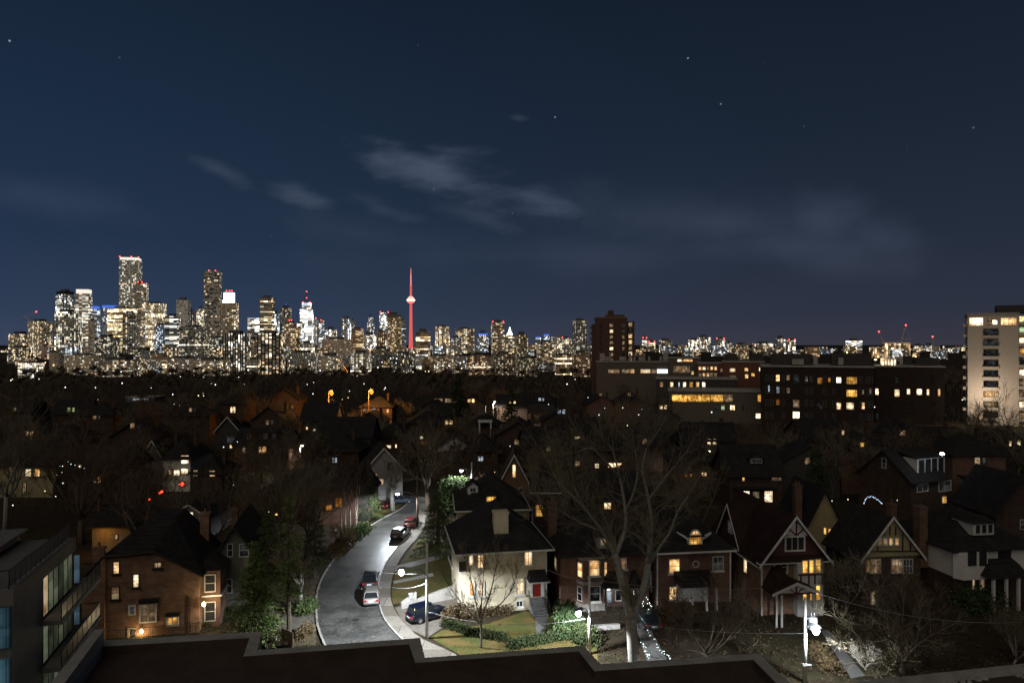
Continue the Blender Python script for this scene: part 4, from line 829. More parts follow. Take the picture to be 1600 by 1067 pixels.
mid('low gabled house with a dim lit band right of the apartment block', 1420, 150, 9, 9, 6.4, 4.4, 'gf', SIDING_D, [(1405, 672, 1415, 680, 'dimw', 2), (1428, 670, 1438, 680, 'dimw', 2)])
h = mid('dark roofed house with warm gable windows below the cream tower', 1580, 140, 9, 9, 6.6, 3.4, 'gf', SIDING_D, [(1576, 689, 1581, 697, 'warm', 1), (1589, 688, 1595, 695, 'pale', 1), (1560, 690, 1563, 696, 'dimw', 1)])
mid('wide low dark house with pale fascia left of the road trees', 465, 112, 10, 8, 4.5, 2.6, 'hip', B_DARK, [(430, 802, 434, 806, 'amber', 1)])
mid('house with two orange lit windows behind pale birch trunks', 522, 106, 6.6, 8, 5.8, 3, 'gs', B_RED, [(509, 788, 519, 797, 'orange', 2), (524, 778, 535, 792, 'orange', 2)])
mid('narrow house with one small yellow window above the pavement trees', 554, 108, 4.4, 8, 5.0, 3, 'gf', SIDING_D, [(548, 786, 557, 792, 'pale', 2)])
h = mid('low gabled house with a bright attic window behind the left brick house', 296, 98, 5.0, 9, 3.4, 1.6, 'gf', SIDING, [(292, 800, 302, 805.5, 'white', 1)], roofm=SHIN_GREY, trim=TRIM)
h = mid('brick house wall glowing orange from a hidden lamp beyond the left roofs', 174, 92, 5.2, 8, 3.6, 1.9, 'gs', B_YEL, [(180, 835, 184, 842, 'dimw', 1)]); point('lamp_light', (1.8, -1.6, 2.6), 90, (1, .46, .07), h.root, .2)
rnd = random.Random(21)
far_spec = [(110, 640, 205, 'green'), (210, 665, 150, 'dimw'), (150, 652, 195, 'dimw'), (700, 660, 195, 'warm'), (670, 650, 205, 'dimw'), (845, 624, 260, 'cool'), (876, 643, 190, 'cool'), (940, 617, 250, 'dimw'), (985, 616, 245, 'dimw'), (1035, 636, 200, 'pale'), (1110, 690, 150, 'pale'), (800, 628, 240, 'warm'), (735, 626, 230, 'warm'), (25, 640, 220, 'dimw'), (300, 640, 205, 'dimw'), (420, 660, 185, 'dimw'), (540, 690, 150, 'dimw'), (810, 690, 150, 'dimw'), (860, 700, 140, 'dimw'), (1010, 690, 150, 'dimw'), (1265, 720, 125, 'dimw'), (1290, 690, 150, 'dimw'), (1480, 700, 145, 'dimw'), (1530, 720, 125, 'dimw')]
words = ['greenish windows near the far left trees', 'a dim pane left of the pale stucco house', 'a dull pane in the far left woods', 'warm windows under the far conifer', 'dim panes left of the far conifer', 'a cool window deep in the centre woods', 'a bluish window low in the centre woods', 'a dim yellow pane in the woods right of centre', 'a dim pane below the brown tower', 'a pale window left of the amber strip', 'a pale window under the long amber strip', 'warm windows beside the white lamp in the woods', 'warm windows beside the far conifer', 'a dim pane at the far left edge', 'a dim pane left of the twin yellow windows', 'a dim pane below the twin yellow windows', 'a dim pane above the birches', 'a dim pane above the steep brick gable', 'a dim pane left of the central crown', 'a dim pane right of the central crown', 'a dim pane behind the tudor house', 'a dim pane under the dark brick apartment block', 'a dim pane behind the flood light', 'a dim pane right of the flood light']
for (px, py, Y, kind), wd in zip(far_spec, words):
    s_ = 1.0*FPX/Y
    mid('dark house with '+wd, px, Y, 9+rnd.random()*2, 9, 6+rnd.random()*2, 3+rnd.random(), rnd.choice(['hip', 'gs', 'gf']), rnd.choice([B_DARK, SIDING_D, B_RED]), [(px-s_*.9, py-s_*.6, px+s_*.1, py+s_*.6, kind, 1), (px+s_*.5, py-s_*.6, px+s_*1.3, py+s_*.6, kind if kind != 'dimw' else 'dimc', 1)], rot=rnd.uniform(-12, 12))
# ================================================================ skyline
srnd = random.Random(5)
BEACON = MB().lathe([(.3, -.9), (.85, -.55), (1, 0), (.85, .55), (.3, .9)], 8).mesh('beacon', G_RED, True)
def facade(parent, w_, d, z0, z1, name='facade', lit=.35, floors=0.0, cool=.15, wall=(.2, .18, .16), power=1.0, bay=3, storey=3, margin=.2, loc=None, rz=None, gap=None):
    mb = MB().box(-w_/2, w_/2, -d/2, d/2, z0, z1); mb.uv = [[(0, 0)]*4 for _ in range(6)]
    hh = z1-z0
    # faces 2..5 are front, right, back, left
    mb.f = mb.f[2:]+[mb.f[1]]
    mb.uv = []
    off = srnd.randint(0, 40)*bay
    for L in (w_, d, w_, d): mb.uv.append([(off, 0), (off+L, 0), (off+L, hh), (off, hh)]); off += math.ceil(L/bay+3)*bay
    mb.uv.append([(0, 0)]*4)
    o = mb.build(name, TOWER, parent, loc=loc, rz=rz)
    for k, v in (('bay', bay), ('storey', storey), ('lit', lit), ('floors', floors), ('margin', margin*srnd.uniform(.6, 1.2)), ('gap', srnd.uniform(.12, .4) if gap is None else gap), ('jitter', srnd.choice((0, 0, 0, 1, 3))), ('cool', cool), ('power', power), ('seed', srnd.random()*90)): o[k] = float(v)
    o['wall'] = [float(x) for x in wall]
    return o
def tower(label, x0, x1, yt, D, lit=.4, floors=0.0, cool=.15, wall=(.2, .18, .16), power=1.0, rot=None, crown=None, ncr=.1, beacons=(), box=True, name='apartment_tower', cat='tower', bs=1.0, ss=1.0, step=None, margin=.2, style=None):
    rot = srnd.uniform(8, 22)*srnd.choice((1, 1, -1)) if rot is None else rot
    a = R(abs(rot)); ext = (x1-x0)/FPX*D; w_ = ext/(math.cos(a)+.8*math.sin(a)); d = w_*.8
    z1 = CAMH+(CY-yt)/FPX*D; cx = ((x0+x1)/2-CX)/FPX*D
    t = thing(name, label, cat, (cx, D+d/2, 0), R(rot)); px = D/FPX
    lit *= srnd.uniform(.65, 1.15); bs *= .85; ss *= .88; sty = style or srnd.choice(('grid', 'grid', 'band', 'col', 'sparse'))
    mgap = {'grid': (margin, .25), 'band': (.03, .42), 'col': (.42, .04), 'sparse': (.25, .2)}[sty]; margin = mgap[0]
    if sty == 'band': floors = max(floors, .18); bs *= 1.9
    if sty == 'sparse': lit *= .6; power *= 1.35
    if sty == 'col': bs *= 1.25
    kw = dict(gap=mgap[1], lit=lit, floors=floors, cool=cool, wall=wall, power=power*1.85, bay=.0029*D*bs*srnd.uniform(.8, 1.35), storey=.0023*D*ss*srnd.uniform(.85, 1.3), margin=margin)
    zt = z1
    if crown: zt = z1-(z1-28)*ncr
    if step:                                  # a narrower upper stage
        zs = z1-(z1-20)*step[0]; facade(t, w_, d, -2, zs, **kw); facade(t, w_*step[1], d*step[1], zs+.02, zt, name='upper_stage', **kw); tw, td = w_*step[1], d*step[1]
    else: facade(t, w_, d, -2, zt, **kw); tw, td = w_, d
    if crown: MB().box(-tw*.46, tw*.46, -td*.46, td*.46, zt+.02, z1).build('crown', crown, t)
    if box:
        bh = px*srnd.uniform(2.5, 5); MB().box(-tw*.28, tw*.2, -td*.25, td*.3, z1+.02, z1+bh).build('plant_room', CONC_D, t)
    for (fx, fy) in beacons:
        b = bpy.data.objects.new('beacon', BEACON); COL.objects.link(b); b.parent = t; b.location = (fx*tw/2, -td*.3, z1+px*fy); b.scale = (px*.9,)*3
    return t, w_, d, z1
GREY, DK, BR, CR, PK, GL = (.2, .19, .18), (.05, .048, .046), (.22, .15, .1), (.42, .36, .27), (.3, .2, .16), (.12, .14, .15)
B2 = ((-.9, 1.5), (.9, 1.5)); B3 = ((-1, 1.5), (.2, 1.5), (.95, 1))
T = tower
# far left
T('cream apartment tower standing alone at the far left of the skyline', 40, 71, 502, 1500, .6, cool=.1, wall=CR, bs=.9)
T('short apartment slab left of the lone cream tower', 11, 39, 522, 1700, .6, wall=BR, cool=.2)
T('dark low block at the far left below the short slab', 9, 41, 543, 1000, .45, wall=DK)
T('tower with a dark rounded top and pale lit upper floors on the left', 84, 109, 455, 3100, .55, cool=.45, wall=GL, crown=mat('crown_dark', L3(.04, .04, .042)), ncr=.06)
T('slim tower with a broad white lit crown on the left', 116, 137, 452, 3000, .55, cool=.32, wall=CR, crown=G_CROWN, ncr=.075, box=False)
T('blue topped tower behind the white crowned tower', 129, 150, 478, 3400, .5, cool=.6, wall=GL, crown=G_BLUE, ncr=.08, box=False)
T('broad tower with dense white windows in front of the rounded one', 79, 118, 487, 1900, .55, cool=.32, wall=(.1, .1, .1), rot=18)
T('narrow unlit slab between the white crowned tower and the office block', 136, 148, 501, 1700, .08, wall=CR, cool=.2)
T('brick red block with few lit windows at left', 60, 75, 540, 1300, .2, wall=(.3, .1, .07))
T('tallest tower, pale grid with white lit top and red lights', 182, 214, 402, 3300, .42, cool=.3, wall=(.26, .25, .22), crown=G_CROWN, ncr=.03, beacons=B3, box=False, rot=14, name='skyscraper', ss=1.0)
T('tall textured tower with a cluster of red lights at the foot of the tallest', 204, 227, 443, 2900, .42, cool=.2, wall=(.25, .22, .19), beacons=((-.9, 0), (-.3, 2.5), (.3, 2.5), (.95, 0)), name='skyscraper')
T('tower with a bright blue roof band left of the tallest', 156, 179, 477, 3500, .5, cool=.5, wall=GL, crown=G_BLUE, ncr=.07, box=False)
T('yellow green lit office tower with gridded floors', 165, 203, 481, 2400, .5, .45, cool=.1, wall=(.36, .36, .2), power=.85, rot=9, name='office_tower')
T('dark glass block overlapping the yellow green office tower', 189, 210, 489, 2000, .3, cool=.25, wall=DK)
T('cream office tower with wide rows of lit windows', 226, 252, 474, 2500, .55, .5, cool=.2, wall=(.4, .36, .3), rot=6, name='office_tower', power=.9, bs=.8)
T('violet tinted block right below the cream office tower', 240, 256, 508, 2300, .5, cool=.7, wall=(.2, .18, .26))
T('dark slab with white windows right of the cream office tower', 257, 276, 494, 1900, .4, cool=.4, wall=DK, rot=5)
T('pale concrete tower with no lit windows at left of centre', 274, 293, 469, 3000, .05, wall=(.5, .46, .42), cool=.3, power=.8, rot=8)
T('small dark tower beside the pale concrete one', 292, 301, 486, 3100, .2, wall=GREY)
T('short tower with warm windows at the left foot of the dark skyscraper', 306, 317, 483, 2600, .5, wall=GREY, cool=.2)
T('very tall dark glass skyscraper with red lights on its roof', 316, 342, 424, 2700, .22, cool=.18, wall=(.045, .045, .05), beacons=((-.45, 1.5), (.4, 1.5)), box=False, rot=12, name='skyscraper')
t, w_, d, z1 = T('tan tower carrying a brilliant blue white lit crown', 342, 368, 473, 2500, .5, cool=.15, wall=(.34, .26, .18), rot=10)
px = 2500/FPX; MB().box(-w_*.32, w_*.28, -d*.3, d*.3, z1+.05, z1+16*px).build('crown', G_CYAN, t); MB().box(-w_*.42, -w_*.33, -d*.3, d*.3, z1+.05, z1+4*px).build('crown_step', G_CYAN, t)
for fx in (-.15, .05, .2):
    b = bpy.data.objects.new('beacon', BEACON); COL.objects.link(b); b.parent = t; b.location = (fx*w_, -d*.3, z1+19*px); b.scale = (px*.9,)*3
T('wide dark office block in front of the dark skyscraper', 277, 317, 510, 1500, .3, .1, cool=.25, wall=DK, rot=7, name='office_block')
T('low block with dim green panes under the dark skyscraper', 317, 346, 528, 1600, .35, cool=.4, wall=(.1, .12, .11))
T('left twin of the two dark slabs with stacked window columns', 346, 383, 521, 640, .5, cool=.3, wall=(.02, .02, .022), rot=4, bs=1.35, ss=1.15, style='col')
T('right twin of the two dark slabs with stacked window columns', 400, 438, 521, 640, .5, cool=.12, wall=(.02, .02, .022), rot=4, bs=1.35, ss=1.15, style='col')
T('small white lit cluster tower left of the tan apartment tower', 383, 404, 497, 3000, .55, cool=.4, wall=GREY, box=False)
T('dark beige apartment tower with a domed plant room', 405, 425, 465, 2400, .4, cool=.12, wall=(.2, .17, .13), rot=6)
T('slim tower with cool lights right of the beige apartment tower', 424, 436, 490, 2800, .55, cool=.55, wall=GL)
t, w_, d, z1 = T('dark tower topped by a glowing blue spire', 436, 454, 481, 3200, .3, cool=.2, wall=DK)
MB().tube([(0, 0, z1), (0, 0, z1+7*3.0)], [2.2, 1.6], 6).build('spire', G_BLUE, t)
T('pinkish old tower stepped at the top with red lights', 440, 465, 505, 1900, .35, cool=.05, wall=PK, beacons=((-.3, 5), (.2, 5)), step=(.12, .6), name='office_tower')
T('pink brick apartment block between the two dark slabs', 384, 401, 530, 1350, .3, wall=PK, cool=.05)
t, w_, d, z1 = T('brilliant white bank tower with a red and white mast', 467, 487, 473, 3900, .85, .3, cool=.5, wall=(.5, .5, .5), power=1.6, beacons=((-.8, 1), (.8, 1)), step=(.16, .72), box=False, name='office_tower', rot=8)
px = 3900/FPX; MB().tube([(0, 0, z1), (0, 0, z1+9*px), (0, 0, z1+18*px)], [px*.5, px*.35, px*.2], 6).build('mast', METAL, t); MB().tube([(-w_*.18, 0, z1), (-w_*.18, 0, z1+12*px)], [px*.4, px*.2], 6).build('mast', METAL, t)
for zz in (8, 18):
    b = bpy.data.objects.new('beacon', BEACON); COL.objects.link(b); b.parent = t; b.location = (0, -2, z1+zz*px); b.scale = (px*.9,)*3
T('white lit tower leaning right of the bank tower', 486, 495, 498, 4000, .85, cool=.45, wall=GREY, power=1.3, beacons=((.5, 1),), box=False)
T('white lit tower second to the right of the bank tower', 495, 506, 501, 3900, .7, cool=.5, wall=GREY, power=1.2, beacons=((0, 1),))
T('short white lit block left of the bank tower', 462, 475, 505, 3800, .7, cool=.45, wall=GREY, power=1.2)
T('wide cluster of pale lights right of the bank towers', 506, 525, 515, 3300, .6, cool=.35, wall=GREY)
T('long pinkish grey hospital like slab with regular windows', 501, 545, 530, 1500, .22, cool=.1, wall=(.42, .32, .26), rot=3, name='office_block', bs=.8)
T('low greenish office left of the long pinkish slab', 465, 490, 536, 1400, .3, .3, cool=.3, wall=(.14, .16, .12))
T('bright white rounded tower between the bank and the red tower', 532, 547, 497, 3700, .8, cool=.45, wall=GREY, power=1.4)
T('small white tower clinging to the bright rounded one', 546, 553, 501, 3800, .7, cool=.4, wall=GREY)
T('warm brown hotel block under the bright rounded tower', 547, 567, 514, 1700, .3, cool=.05, wall=(.34, .22, .12), rot=8)
T('low dazzling white block at the foot of the domed white tower', 566, 587, 523, 2600, .9, cool=.35, wall=CR, power=1.4)
T('slim white tower with a domed top left of the flared one', 572, 585, 496, 3600, .75, cool=.45, wall=GREY, power=1.2, step=(.2, .65))
T('dark brown block left under the flared white tower', 587, 602, 517, 1900, .4, cool=.05, wall=BR)
T('flared white tower with red corner lights left of the red tower', 591, 607, 489, 3800, .75, cool=.5, wall=GREY, power=1.2, beacons=B2, box=False)
T('broad brown tower with many warm windows beside the red tower', 602, 627, 491, 2100, .42, cool=.05, wall=(.28, .19, .11), crown=mat('crown_stone', L3(.3, .28, .24)), ncr=.1, rot=16)
T('white topped tower just left of the red tower', 620, 634, 500, 3500, .7, cool=.45, wall=GREY, power=1.1)
T('dark brown apartment block right of the red tower', 648, 672, 518, 1600, .3, cool=.05, wall=(.16, .09, .06), rot=6)
T('pale apartment tower with cream windows right of the red tower', 678, 702, 510, 1700, .55, cool=.12, wall=CR, rot=14)
T('stepped white lit slab right of the pale apartment tower', 703, 722, 528, 1500, .5, cool=.3, wall=GREY)
T('wide block with speckled lights and rooftop lanterns', 710, 741, 514, 2200, .5, cool=.2, wall=BR, rot=6)
T('small tower with a blue roof light left of the red capped tower', 746, 763, 521, 2600, .5, cool=.4, wall=GREY, crown=G_BLUE, ncr=.12)
T('tower capped by two red lights right of centre', 767, 788, 504, 2100, .5, cool=.12, wall=BR, beacons=B2, rot=10)
t, w_, d, z1 = T('tower with a small glowing white dome and a thin mast', 787, 806, 523, 2300, .4, cool=.2, wall=GREY, box=False)
px = 2300/FPX; MB().lathe([(5*px, 0), (4*px, 2*px), (2.2*px, 5*px), (1.4*px, 8*px), (.5*px, 12*px)], 12, (0, 0, z1+.02)).build('dome', G_CYAN, t); MB().tube([(w_*.2, 0, z1), (w_*.35, 0, z1+22*px)], [px*.5, px*.25], 5).build('mast', METAL, t)
T('dark slab with amber windows right of the domed tower', 806, 825, 523, 1400, .3, cool=.05, wall=(.04, .035, .03), rot=10)
T('dark block with scattered bright windows left of the slim dark tower', 839, 869, 534, 1400, .5, cool=.12, wall=(.04, .035, .03), rot=6)
T('distant blue lit tower above the dark scattered block', 850, 859, 522, 3600, .7, cool=.75, wall=GL, crown=G_BLUE, ncr=.15, box=False)
T('distant tower with a blue cap left of its taller blue neighbour', 837, 845, 526, 3500, .7, cool=.6, wall=GL, crown=G_BLUE, ncr=.12, box=False)
T('distant cream tower right of the blue lit one', 862, 870, 526, 3600, .7, cool=.3, wall=CR, box=False)
T('speckled block with a red light left of the slim dark tower', 870, 895, 528, 2100, .55, cool=.2, wall=GREY, beacons=((-.2, 1),))
T('slim dark tower with a lit left edge beside the brown tower', 896, 919, 501, 900, .22, cool=.25, wall=(.05, .055, .06), rot=14, bs=.7, ss=.8)
# low front row before the trees
for i, (x0, x1, yt, D, li, wall, lab) in enumerate([
 (26, 56, 567, 760, .6, GREY, 'low white lit office at the tree line far left'), (76, 91, 551, 900, .03, (.32, .25, .19), 'plain beige windowless block at left'), (98, 142, 555, 850, .3, CR, 'low beige apartment block behind the left tree line'),
 (146, 176, 526, 1500, .4, DK, 'dark block below the yellow green office tower'), (146, 207, 563, 800, .45, GREY, 'long low lit block in front of the yellow green tower'), (207, 234, 547, 1000, .4, DK, 'dark block under the textured tower'), (235, 262, 558, 900, .4, BR, 'low brown block under the cream office tower'),
 (258, 300, 560, 850, .35, (.2, .12, .09), 'low brick block below the dark slab with white windows'), (300, 346, 563, 820, .5, CR, 'low colonnaded block below the wide dark office'), (384, 402, 562, 800, .35, GREY, 'low block in the gap between the dark slabs'),
 (446, 493, 551, 900, .35, (.2, .2, .17), 'low pale block with dark roof left of the mansard one'), (497, 532, 556, 850, .35, (.35, .31, .26), 'pale low block with dark mansard roof'), (546, 577, 552, 850, .4, (.3, .27, .22), 'low grid windowed block right of the avenue'), (577, 612, 545, 1200, .3, DK, 'dark block behind the grid windowed one'),
 (610, 648, 552, 900, .22, DK, 'dark block in front of the foot of the red tower'), (647, 668, 553, 1000, .12, (.5, .5, .5), 'pale blank walled hall right of the red tower'), (668, 705, 556, 900, .35, GREY, 'low lit block below the pale apartment tower'), (704, 730, 556, 900, .4, (.16, .17, .2), 'bluish low block with white floors'),
 (730, 768, 556, 850, .3, (.12, .05, .04), 'dark red low block below the red capped tower'), (768, 806, 553, 850, .25, (.06, .04, .035), 'dark block under the domed tower'), (806, 840, 560, 800, .3, DK, 'low dark block left of the scattered windows block'), (868, 898, 555, 850, .25, BR, 'low brown block left of the slim dark tower'), (895, 922, 552, 800, .3, (.2, .09, .07), 'low brick block at the foot of the slim dark tower')]):
    tower(lab, x0, x1, yt, D*.74, li, .12 if i % 3 == 0 else 0, srnd.choice((.05, .15, .3)), wall, .72, rot=srnd.uniform(2, 8), name='low_block', cat='building', bs=1.1)
# right hand far skyline
for x0, x1, yt, D, li, cl, bc, lab in [
 (1004, 1011, 529, 3600, .6, .3, B2, 'tiny tower with two red lights right of the brown tower'), (1013, 1024, 535, 3200, .6, .2, B2, 'small tower capped in red right of the tiny one'), (1032, 1051, 532, 2300, .4, .15, (), 'dim block with a pale side right of the red capped pair'), (1078, 1094, 531, 2500, .65, .3, (), 'bright speckled block at the middle right'), (1093, 1111, 527, 2600, .65, .3, (), 'taller half of the bright speckled pair at right'),
 (1120, 1135, 530, 2800, .65, .25, B2, 'tower with a red lit roof edge above the pink brick house row'), (1136, 1146, 536, 2900, .6, .2, (), 'short block beside the red edged tower'), (1150, 1172, 538, 1900, .3, .1, (), 'dark speckled block in the right skyline'), (1182, 1209, 537, 2400, .6, .15, (), 'low row of warm lights in the right skyline'), (1214, 1229, 529, 2700, .6, .3, (), 'rounded lit tower in the right skyline'), (1232, 1244, 532, 2800, .6, .2, B2, 'tower with twin red lights in the right skyline'),
 (1325, 1352, 532, 1900, .5, .45, (), 'white lit stepped block above the brick apartment roof'), (1430, 1446, 541, 2600, .5, .15, (), 'short lit block right of the construction site'), (1448, 1460, 540, 2900, .5, .5, (), 'block under the small far crane'), (1478, 1498, 545, 2700, .6, .2, (), 'low sparkling row left of the cream tower')]:
    tower(lab, x0, x1, yt, D, li, 0, cl, GREY, 1.0, beacons=bc)
# speckled carpet of far low blocks
for k in range(215):
    px = srnd.uniform(-5, 940) if k < 85 else srnd.uniform(930, 1520)
    D = srnd.uniform(1100, 3400); yt = (543 if px < 940 else 545)+srnd.uniform(-6, 9); wpx = srnd.uniform(8, 24)
    if k >= 150: px = srnd.uniform(0, 925); D = srnd.uniform(610, 900); yt = srnd.uniform(553, 569); wpx = srnd.uniform(12, 30); px = px if not 335 < px < 450 else px-140
    w_ = wpx/FPX*D; z1 = max(9, CAMH+(CY-yt)/FPX*D)
    o = facade(None, w_, w_*.7, -2, z1, 'far_block', lit=srnd.uniform(.25, .6) if k < 150 else srnd.uniform(.08, .35), cool=srnd.choice((-.1, .02, .1, .25, .45, .6)), wall=srnd.choice((GREY, DK, BR, DK)), power=1.7 if k < 150 else 1.1, bay=.003*D, storey=.0024*D, loc=((px-CX)/FPX*D, D+30, 0), rz=R(srnd.uniform(-20, 20)))
    tag(o, 'small low block speckled with lights in the far skyline', 'building', 'far low blocks along the skyline')
# the tall red lit tower with its pod
D = 4300; px = D/FPX; cx = (642-CX)/FPX*D; z = lambda y: CAMH+(CY-y)*px
RL1 = glow('tower_red', (1, .17, .14), .75); RL2 = glow('tower_red_mast', (1, .30, .28), 1.1); PODW = glow('pod_white', (1, .8, .62), 1.9)
ct = thing('observation_tower', 'needle thin observation tower lit red with a glowing pod', 'tower', (cx, D, 0))
MB().lathe([(4.6*px, -5), (3.2*px, z(540)), (2.5*px, z(515)), (2.0*px, z(474))], 12).build('shaft', RL1, ct)
MB().lathe([(2*px, z(474)), (4.8*px, z(473)), (5.2*px, z(472)), (5.2*px, z(470.6))], 20).build('pod_base', glow('pod_red', (1, .2, .16), 1.3), ct)
MB().lathe([(6.3*px, z(470.5)), (6.6*px, z(469.6)), (6.6*px, z(468.2)), (6.0*px, z(467.6))], 20).build('pod', PODW, ct)
MB().lathe([(5.2*px, z(467.5)), (5.0*px, z(465.5)), (3.2*px, z(464)), (2.2*px, z(463))], 20).build('pod_roof', glow('pod_pink', (1, .45, .38), 1.5), ct)
MB().lathe([(1.7*px, z(463)), (1.5*px, z(447)), (1.9*px, z(446.5)), (1.9*px, z(445.3)), (1.1*px, z(445))], 12).build('upper_shaft', RL1, ct)
MB().lathe([(1.0*px, z(445)), (.9*px, z(432)), (.5*px, z(425)), (.3*px, z(419))], 8).build('mast', RL2, ct)
# cranes
CRM = mat('crane_steel', L3(.7, .62, .58), .6, .2, 1)
def crane(label, x, ybase, ytop, jib, D, red=True):
    pxm = D/FPX; t = thing('tower_crane', label, 'crane', ((x-CX)/FPX*D, D, 0)); zb = CAMH+(CY-ybase)*pxm; zt = CAMH+(CY-ytop)*pxm
    MB().bar((0, 0, 0), (0, 0, zb), pxm*.7).build('mast', CRM, t)
    j = MB()
    for (dx, dz) in jib: j.bar((0, 0, zb), (dx*pxm, 0, zb+dz*pxm), pxm*.65)
    if len(jib) == 2: j.bar((jib[0][0]*pxm, 0, zb+jib[0][1]*pxm), (jib[1][0]*pxm, 0, zb+jib[1][1]*pxm), pxm*.25)
    j.build('jib', CRM, t)
    b = bpy.data.objects.new('beacon', BEACON); COL.objects.link(b); b.parent = t; b.location = (jib[0][0]*pxm, -1, zb+jib[0][1]*pxm+pxm); b.scale = (pxm*1.2,)*3
    return t
crane('luffing crane with two raised arms and a red light over the construction site', 1409, 530, 507, [(6, 21), (14, 0)], 1500)
crane('luffing crane with a red light left of the construction site', 1381, 537, 518, [(-8, 18), (3, -1)], 1600)
crane('small far crane with a red tip right of the construction site', 1459, 546, 527, [(-2, 19)], 2000)
crane('thin pale crane at the far left over the lone cream tower', 45, 498, 488, [(12, 10), (-9, 5)], 1800)
t = thing('construction_site', 'half built concrete frame block glowing warm inside under cranes', 'building', ((1403-CX)/FPX*1400, 1420, 0)); pxm = 1400/FPX; zt = CAMH+(CY-536)*pxm
o = facade(t, 34*pxm, 18*pxm, 0, zt, lit=.75, cool=-.05, wall=(.35, .28, .22), power=1.2, bay=5, storey=4.2, loc=(6*pxm, 0, 0)); o = facade(t, 18*pxm, 16*pxm, 0, zt-6*pxm, 'wing', lit=.6, cool=0.0, wall=(.35, .28, .22), power=1.1, bay=5, storey=4.2, loc=(-24*pxm, 0, 0))
MB().box(-11*pxm, 23*pxm, -9.3*pxm, 9.3*pxm, zt, zt+pxm).build('slab_edge', glow('slab_glow', (1, .6, .35), .25), t)

# ================================================================ apartment blocks of the middle distance
def block(name, label, x0, x1, ytop, Y, D, wall, rot=None, cat='apartment block', trim=CONC, cap=.8):
    a = Q(x0, ytop, Y); rr_ = R(rot) if rot is not None else -math.atan((x0-CX)/FPX)*(.93 if x0 > CX else -.0); cs, sn = math.cos(rr_), math.sin(rr_); k_ = (x1-CX)/FPX; W = (k_*Y-a.x)/(cs-k_*sn)
    h = House(name, label, (a.x, a.y), (a.x+W*cs, a.y+W*sn), D, a.z, wall, cat=cat)
    MB().box(-.25, h.W+.25, -.25, D+.25, a.z, a.z+cap).build('roof_edge', trim, h.root); return h
def roofbox(h, x0, y0, x1, off, dep, m_, name='roof_room'):
    u0, v = h.hit('F', x0, y0, off); u1, _ = h.hit('F', x1, y0, off); zz = h.h+.81
    return MB().box(u0, u1, off, off+dep, zz, max(v, zz+.5)).build(name, m_, h.root)
h = block('apartment_block', 'long dark brick apartment block with scattered lit leaded windows', 1190, 1366, 573, 230, 22, brick('brick_black', L3(.045, .03, .023), L3(.03, .021, .017), L3(.05, .042, .036), .4, .14), cap=.5)
for a in [(1212.5, 585.5, 218, 595.5, 'warm', 1, 2), (1229, 586, 234, 594, 'dimw', 1, 2), (1239, 585, 249, 599, 'dimc', 3, 2), (1277, 590, 285, 599.5, 'orange', 3, 1), (1294, 590, 297.5, 597, 'orange', 1, 1), (1307, 589.5, 1314, 598, 'bright', 2, 2), (1322.5, 589, 1339, 600, 'amber', 5, 2),
          (1200, 602, 1202.5, 612, 'cool', 1, 1), (1213, 604, 1218, 614, 'cool', 2, 2), (1229, 606, 1234, 614, 'dimw', 1, 1), (1322.5, 609, 1339, 620, 'amber', 5, 2), (1347, 609, 1350, 616, 'dimw', 1, 1), (1212.5, 623.5, 1218, 632.5, 'orange', 1, 2), (1239, 624.5, 1249, 637, 'dimw', 3, 2), (1277, 630, 1285, 639.5, 'dimc', 2, 1), (1307, 629, 1314, 639.5, 'white', 2, 2), (1322.5, 629, 1334, 639.5, 'pale', 4, 2), (1346, 629, 1351, 639, 'warm', 2, 1), (1239, 643, 1249, 657.5, 'white', 3, 3), (1358, 607, 1362, 615, 'dimw', 1, 1)]:
    x0 = a[0]; x1 = a[2] if a[2] > 1000 else a[2]+1000
    h.win('F', x0, a[1], x1, a[3], kind=a[4], nx=a[5], ny=a[6], frame=TRIM_D, fw=.12)
for y in (586, 605, 624, 644):
    for x in (1196, 1204, 1222, 1258, 1266, 1287, 1301, 1343, 1353, 1359):
        h.win('F', x, y+(x-1190)*.02, x+4, y+9+(x-1190)*.02, 'dark', 2, 2, frame=CONC_D, fw=.1)
for a, m_, nm in [((1204, 553, 1270, 6, 8), SIDING_D, 'roof_room'), ((1300, 552, 1362, 5, 8), SIDING_D, 'roof_room'), ((1238, 561, 1256, 2, 3), CONC, 'roof_cabin'), ((1271, 556, 1278, 4, 2), CONC, 'chimney'), ((1310, 559, 1318, 3, 1.6), CONC, 'chimney')]: roofbox(h, *a, m_, nm)
h2 = block('apartment_block', 'darker recessed wing with six white lit windows right of the leaded block', 1368, 1476, 573, 246, 22, MATS['brick_black'], cap=.5)
for a in [(1366+2, 607, 1372.5, 617, 'white'), (1397.5, 608.5, 1405.5, 619.5, 'pale'), (1417, 607.5, 1422, 616, 'white'), (1432, 607.5, 1440.5, 617, 'white'), (1448, 608, 1452, 617.5, 'white'), (1465.5, 607.5, 1469, 618.5, 'warm'), (1398, 590, 1405, 598, 'dimc'), (1368, 645, 1373, 655, 'dimc')]+[(x, y, x+4, y+9, 'dark') for x in (1380, 1389, 1411, 1425, 1458) for y in (590, 627, 645)]: h2.win('F', *a[:4], kind=a[4], nx=2, ny=1, frame=TRIM_D, fw=.1)
b = roofbox(h2, 1376, 559.5, 1401, 4, 6, STUCCO_W, 'roof_room')
for k in range(5): h2.win('F', 1377.5+k*4.7, 561.5, 1381+k*4.7, 571.5, 'white', 1, 1, off=4.0, frame=STUCCO_W)
roofbox(h2, 1406, 560, 1411, 4, 2, CONC, 'chimney'); roofbox(h2, 1412, 556, 1424, 5, 4, SIDING_D, 'roof_room'); roofbox(h2, 1430, 559, 1468, 6, 9, SIDING_D, 'roof_room')
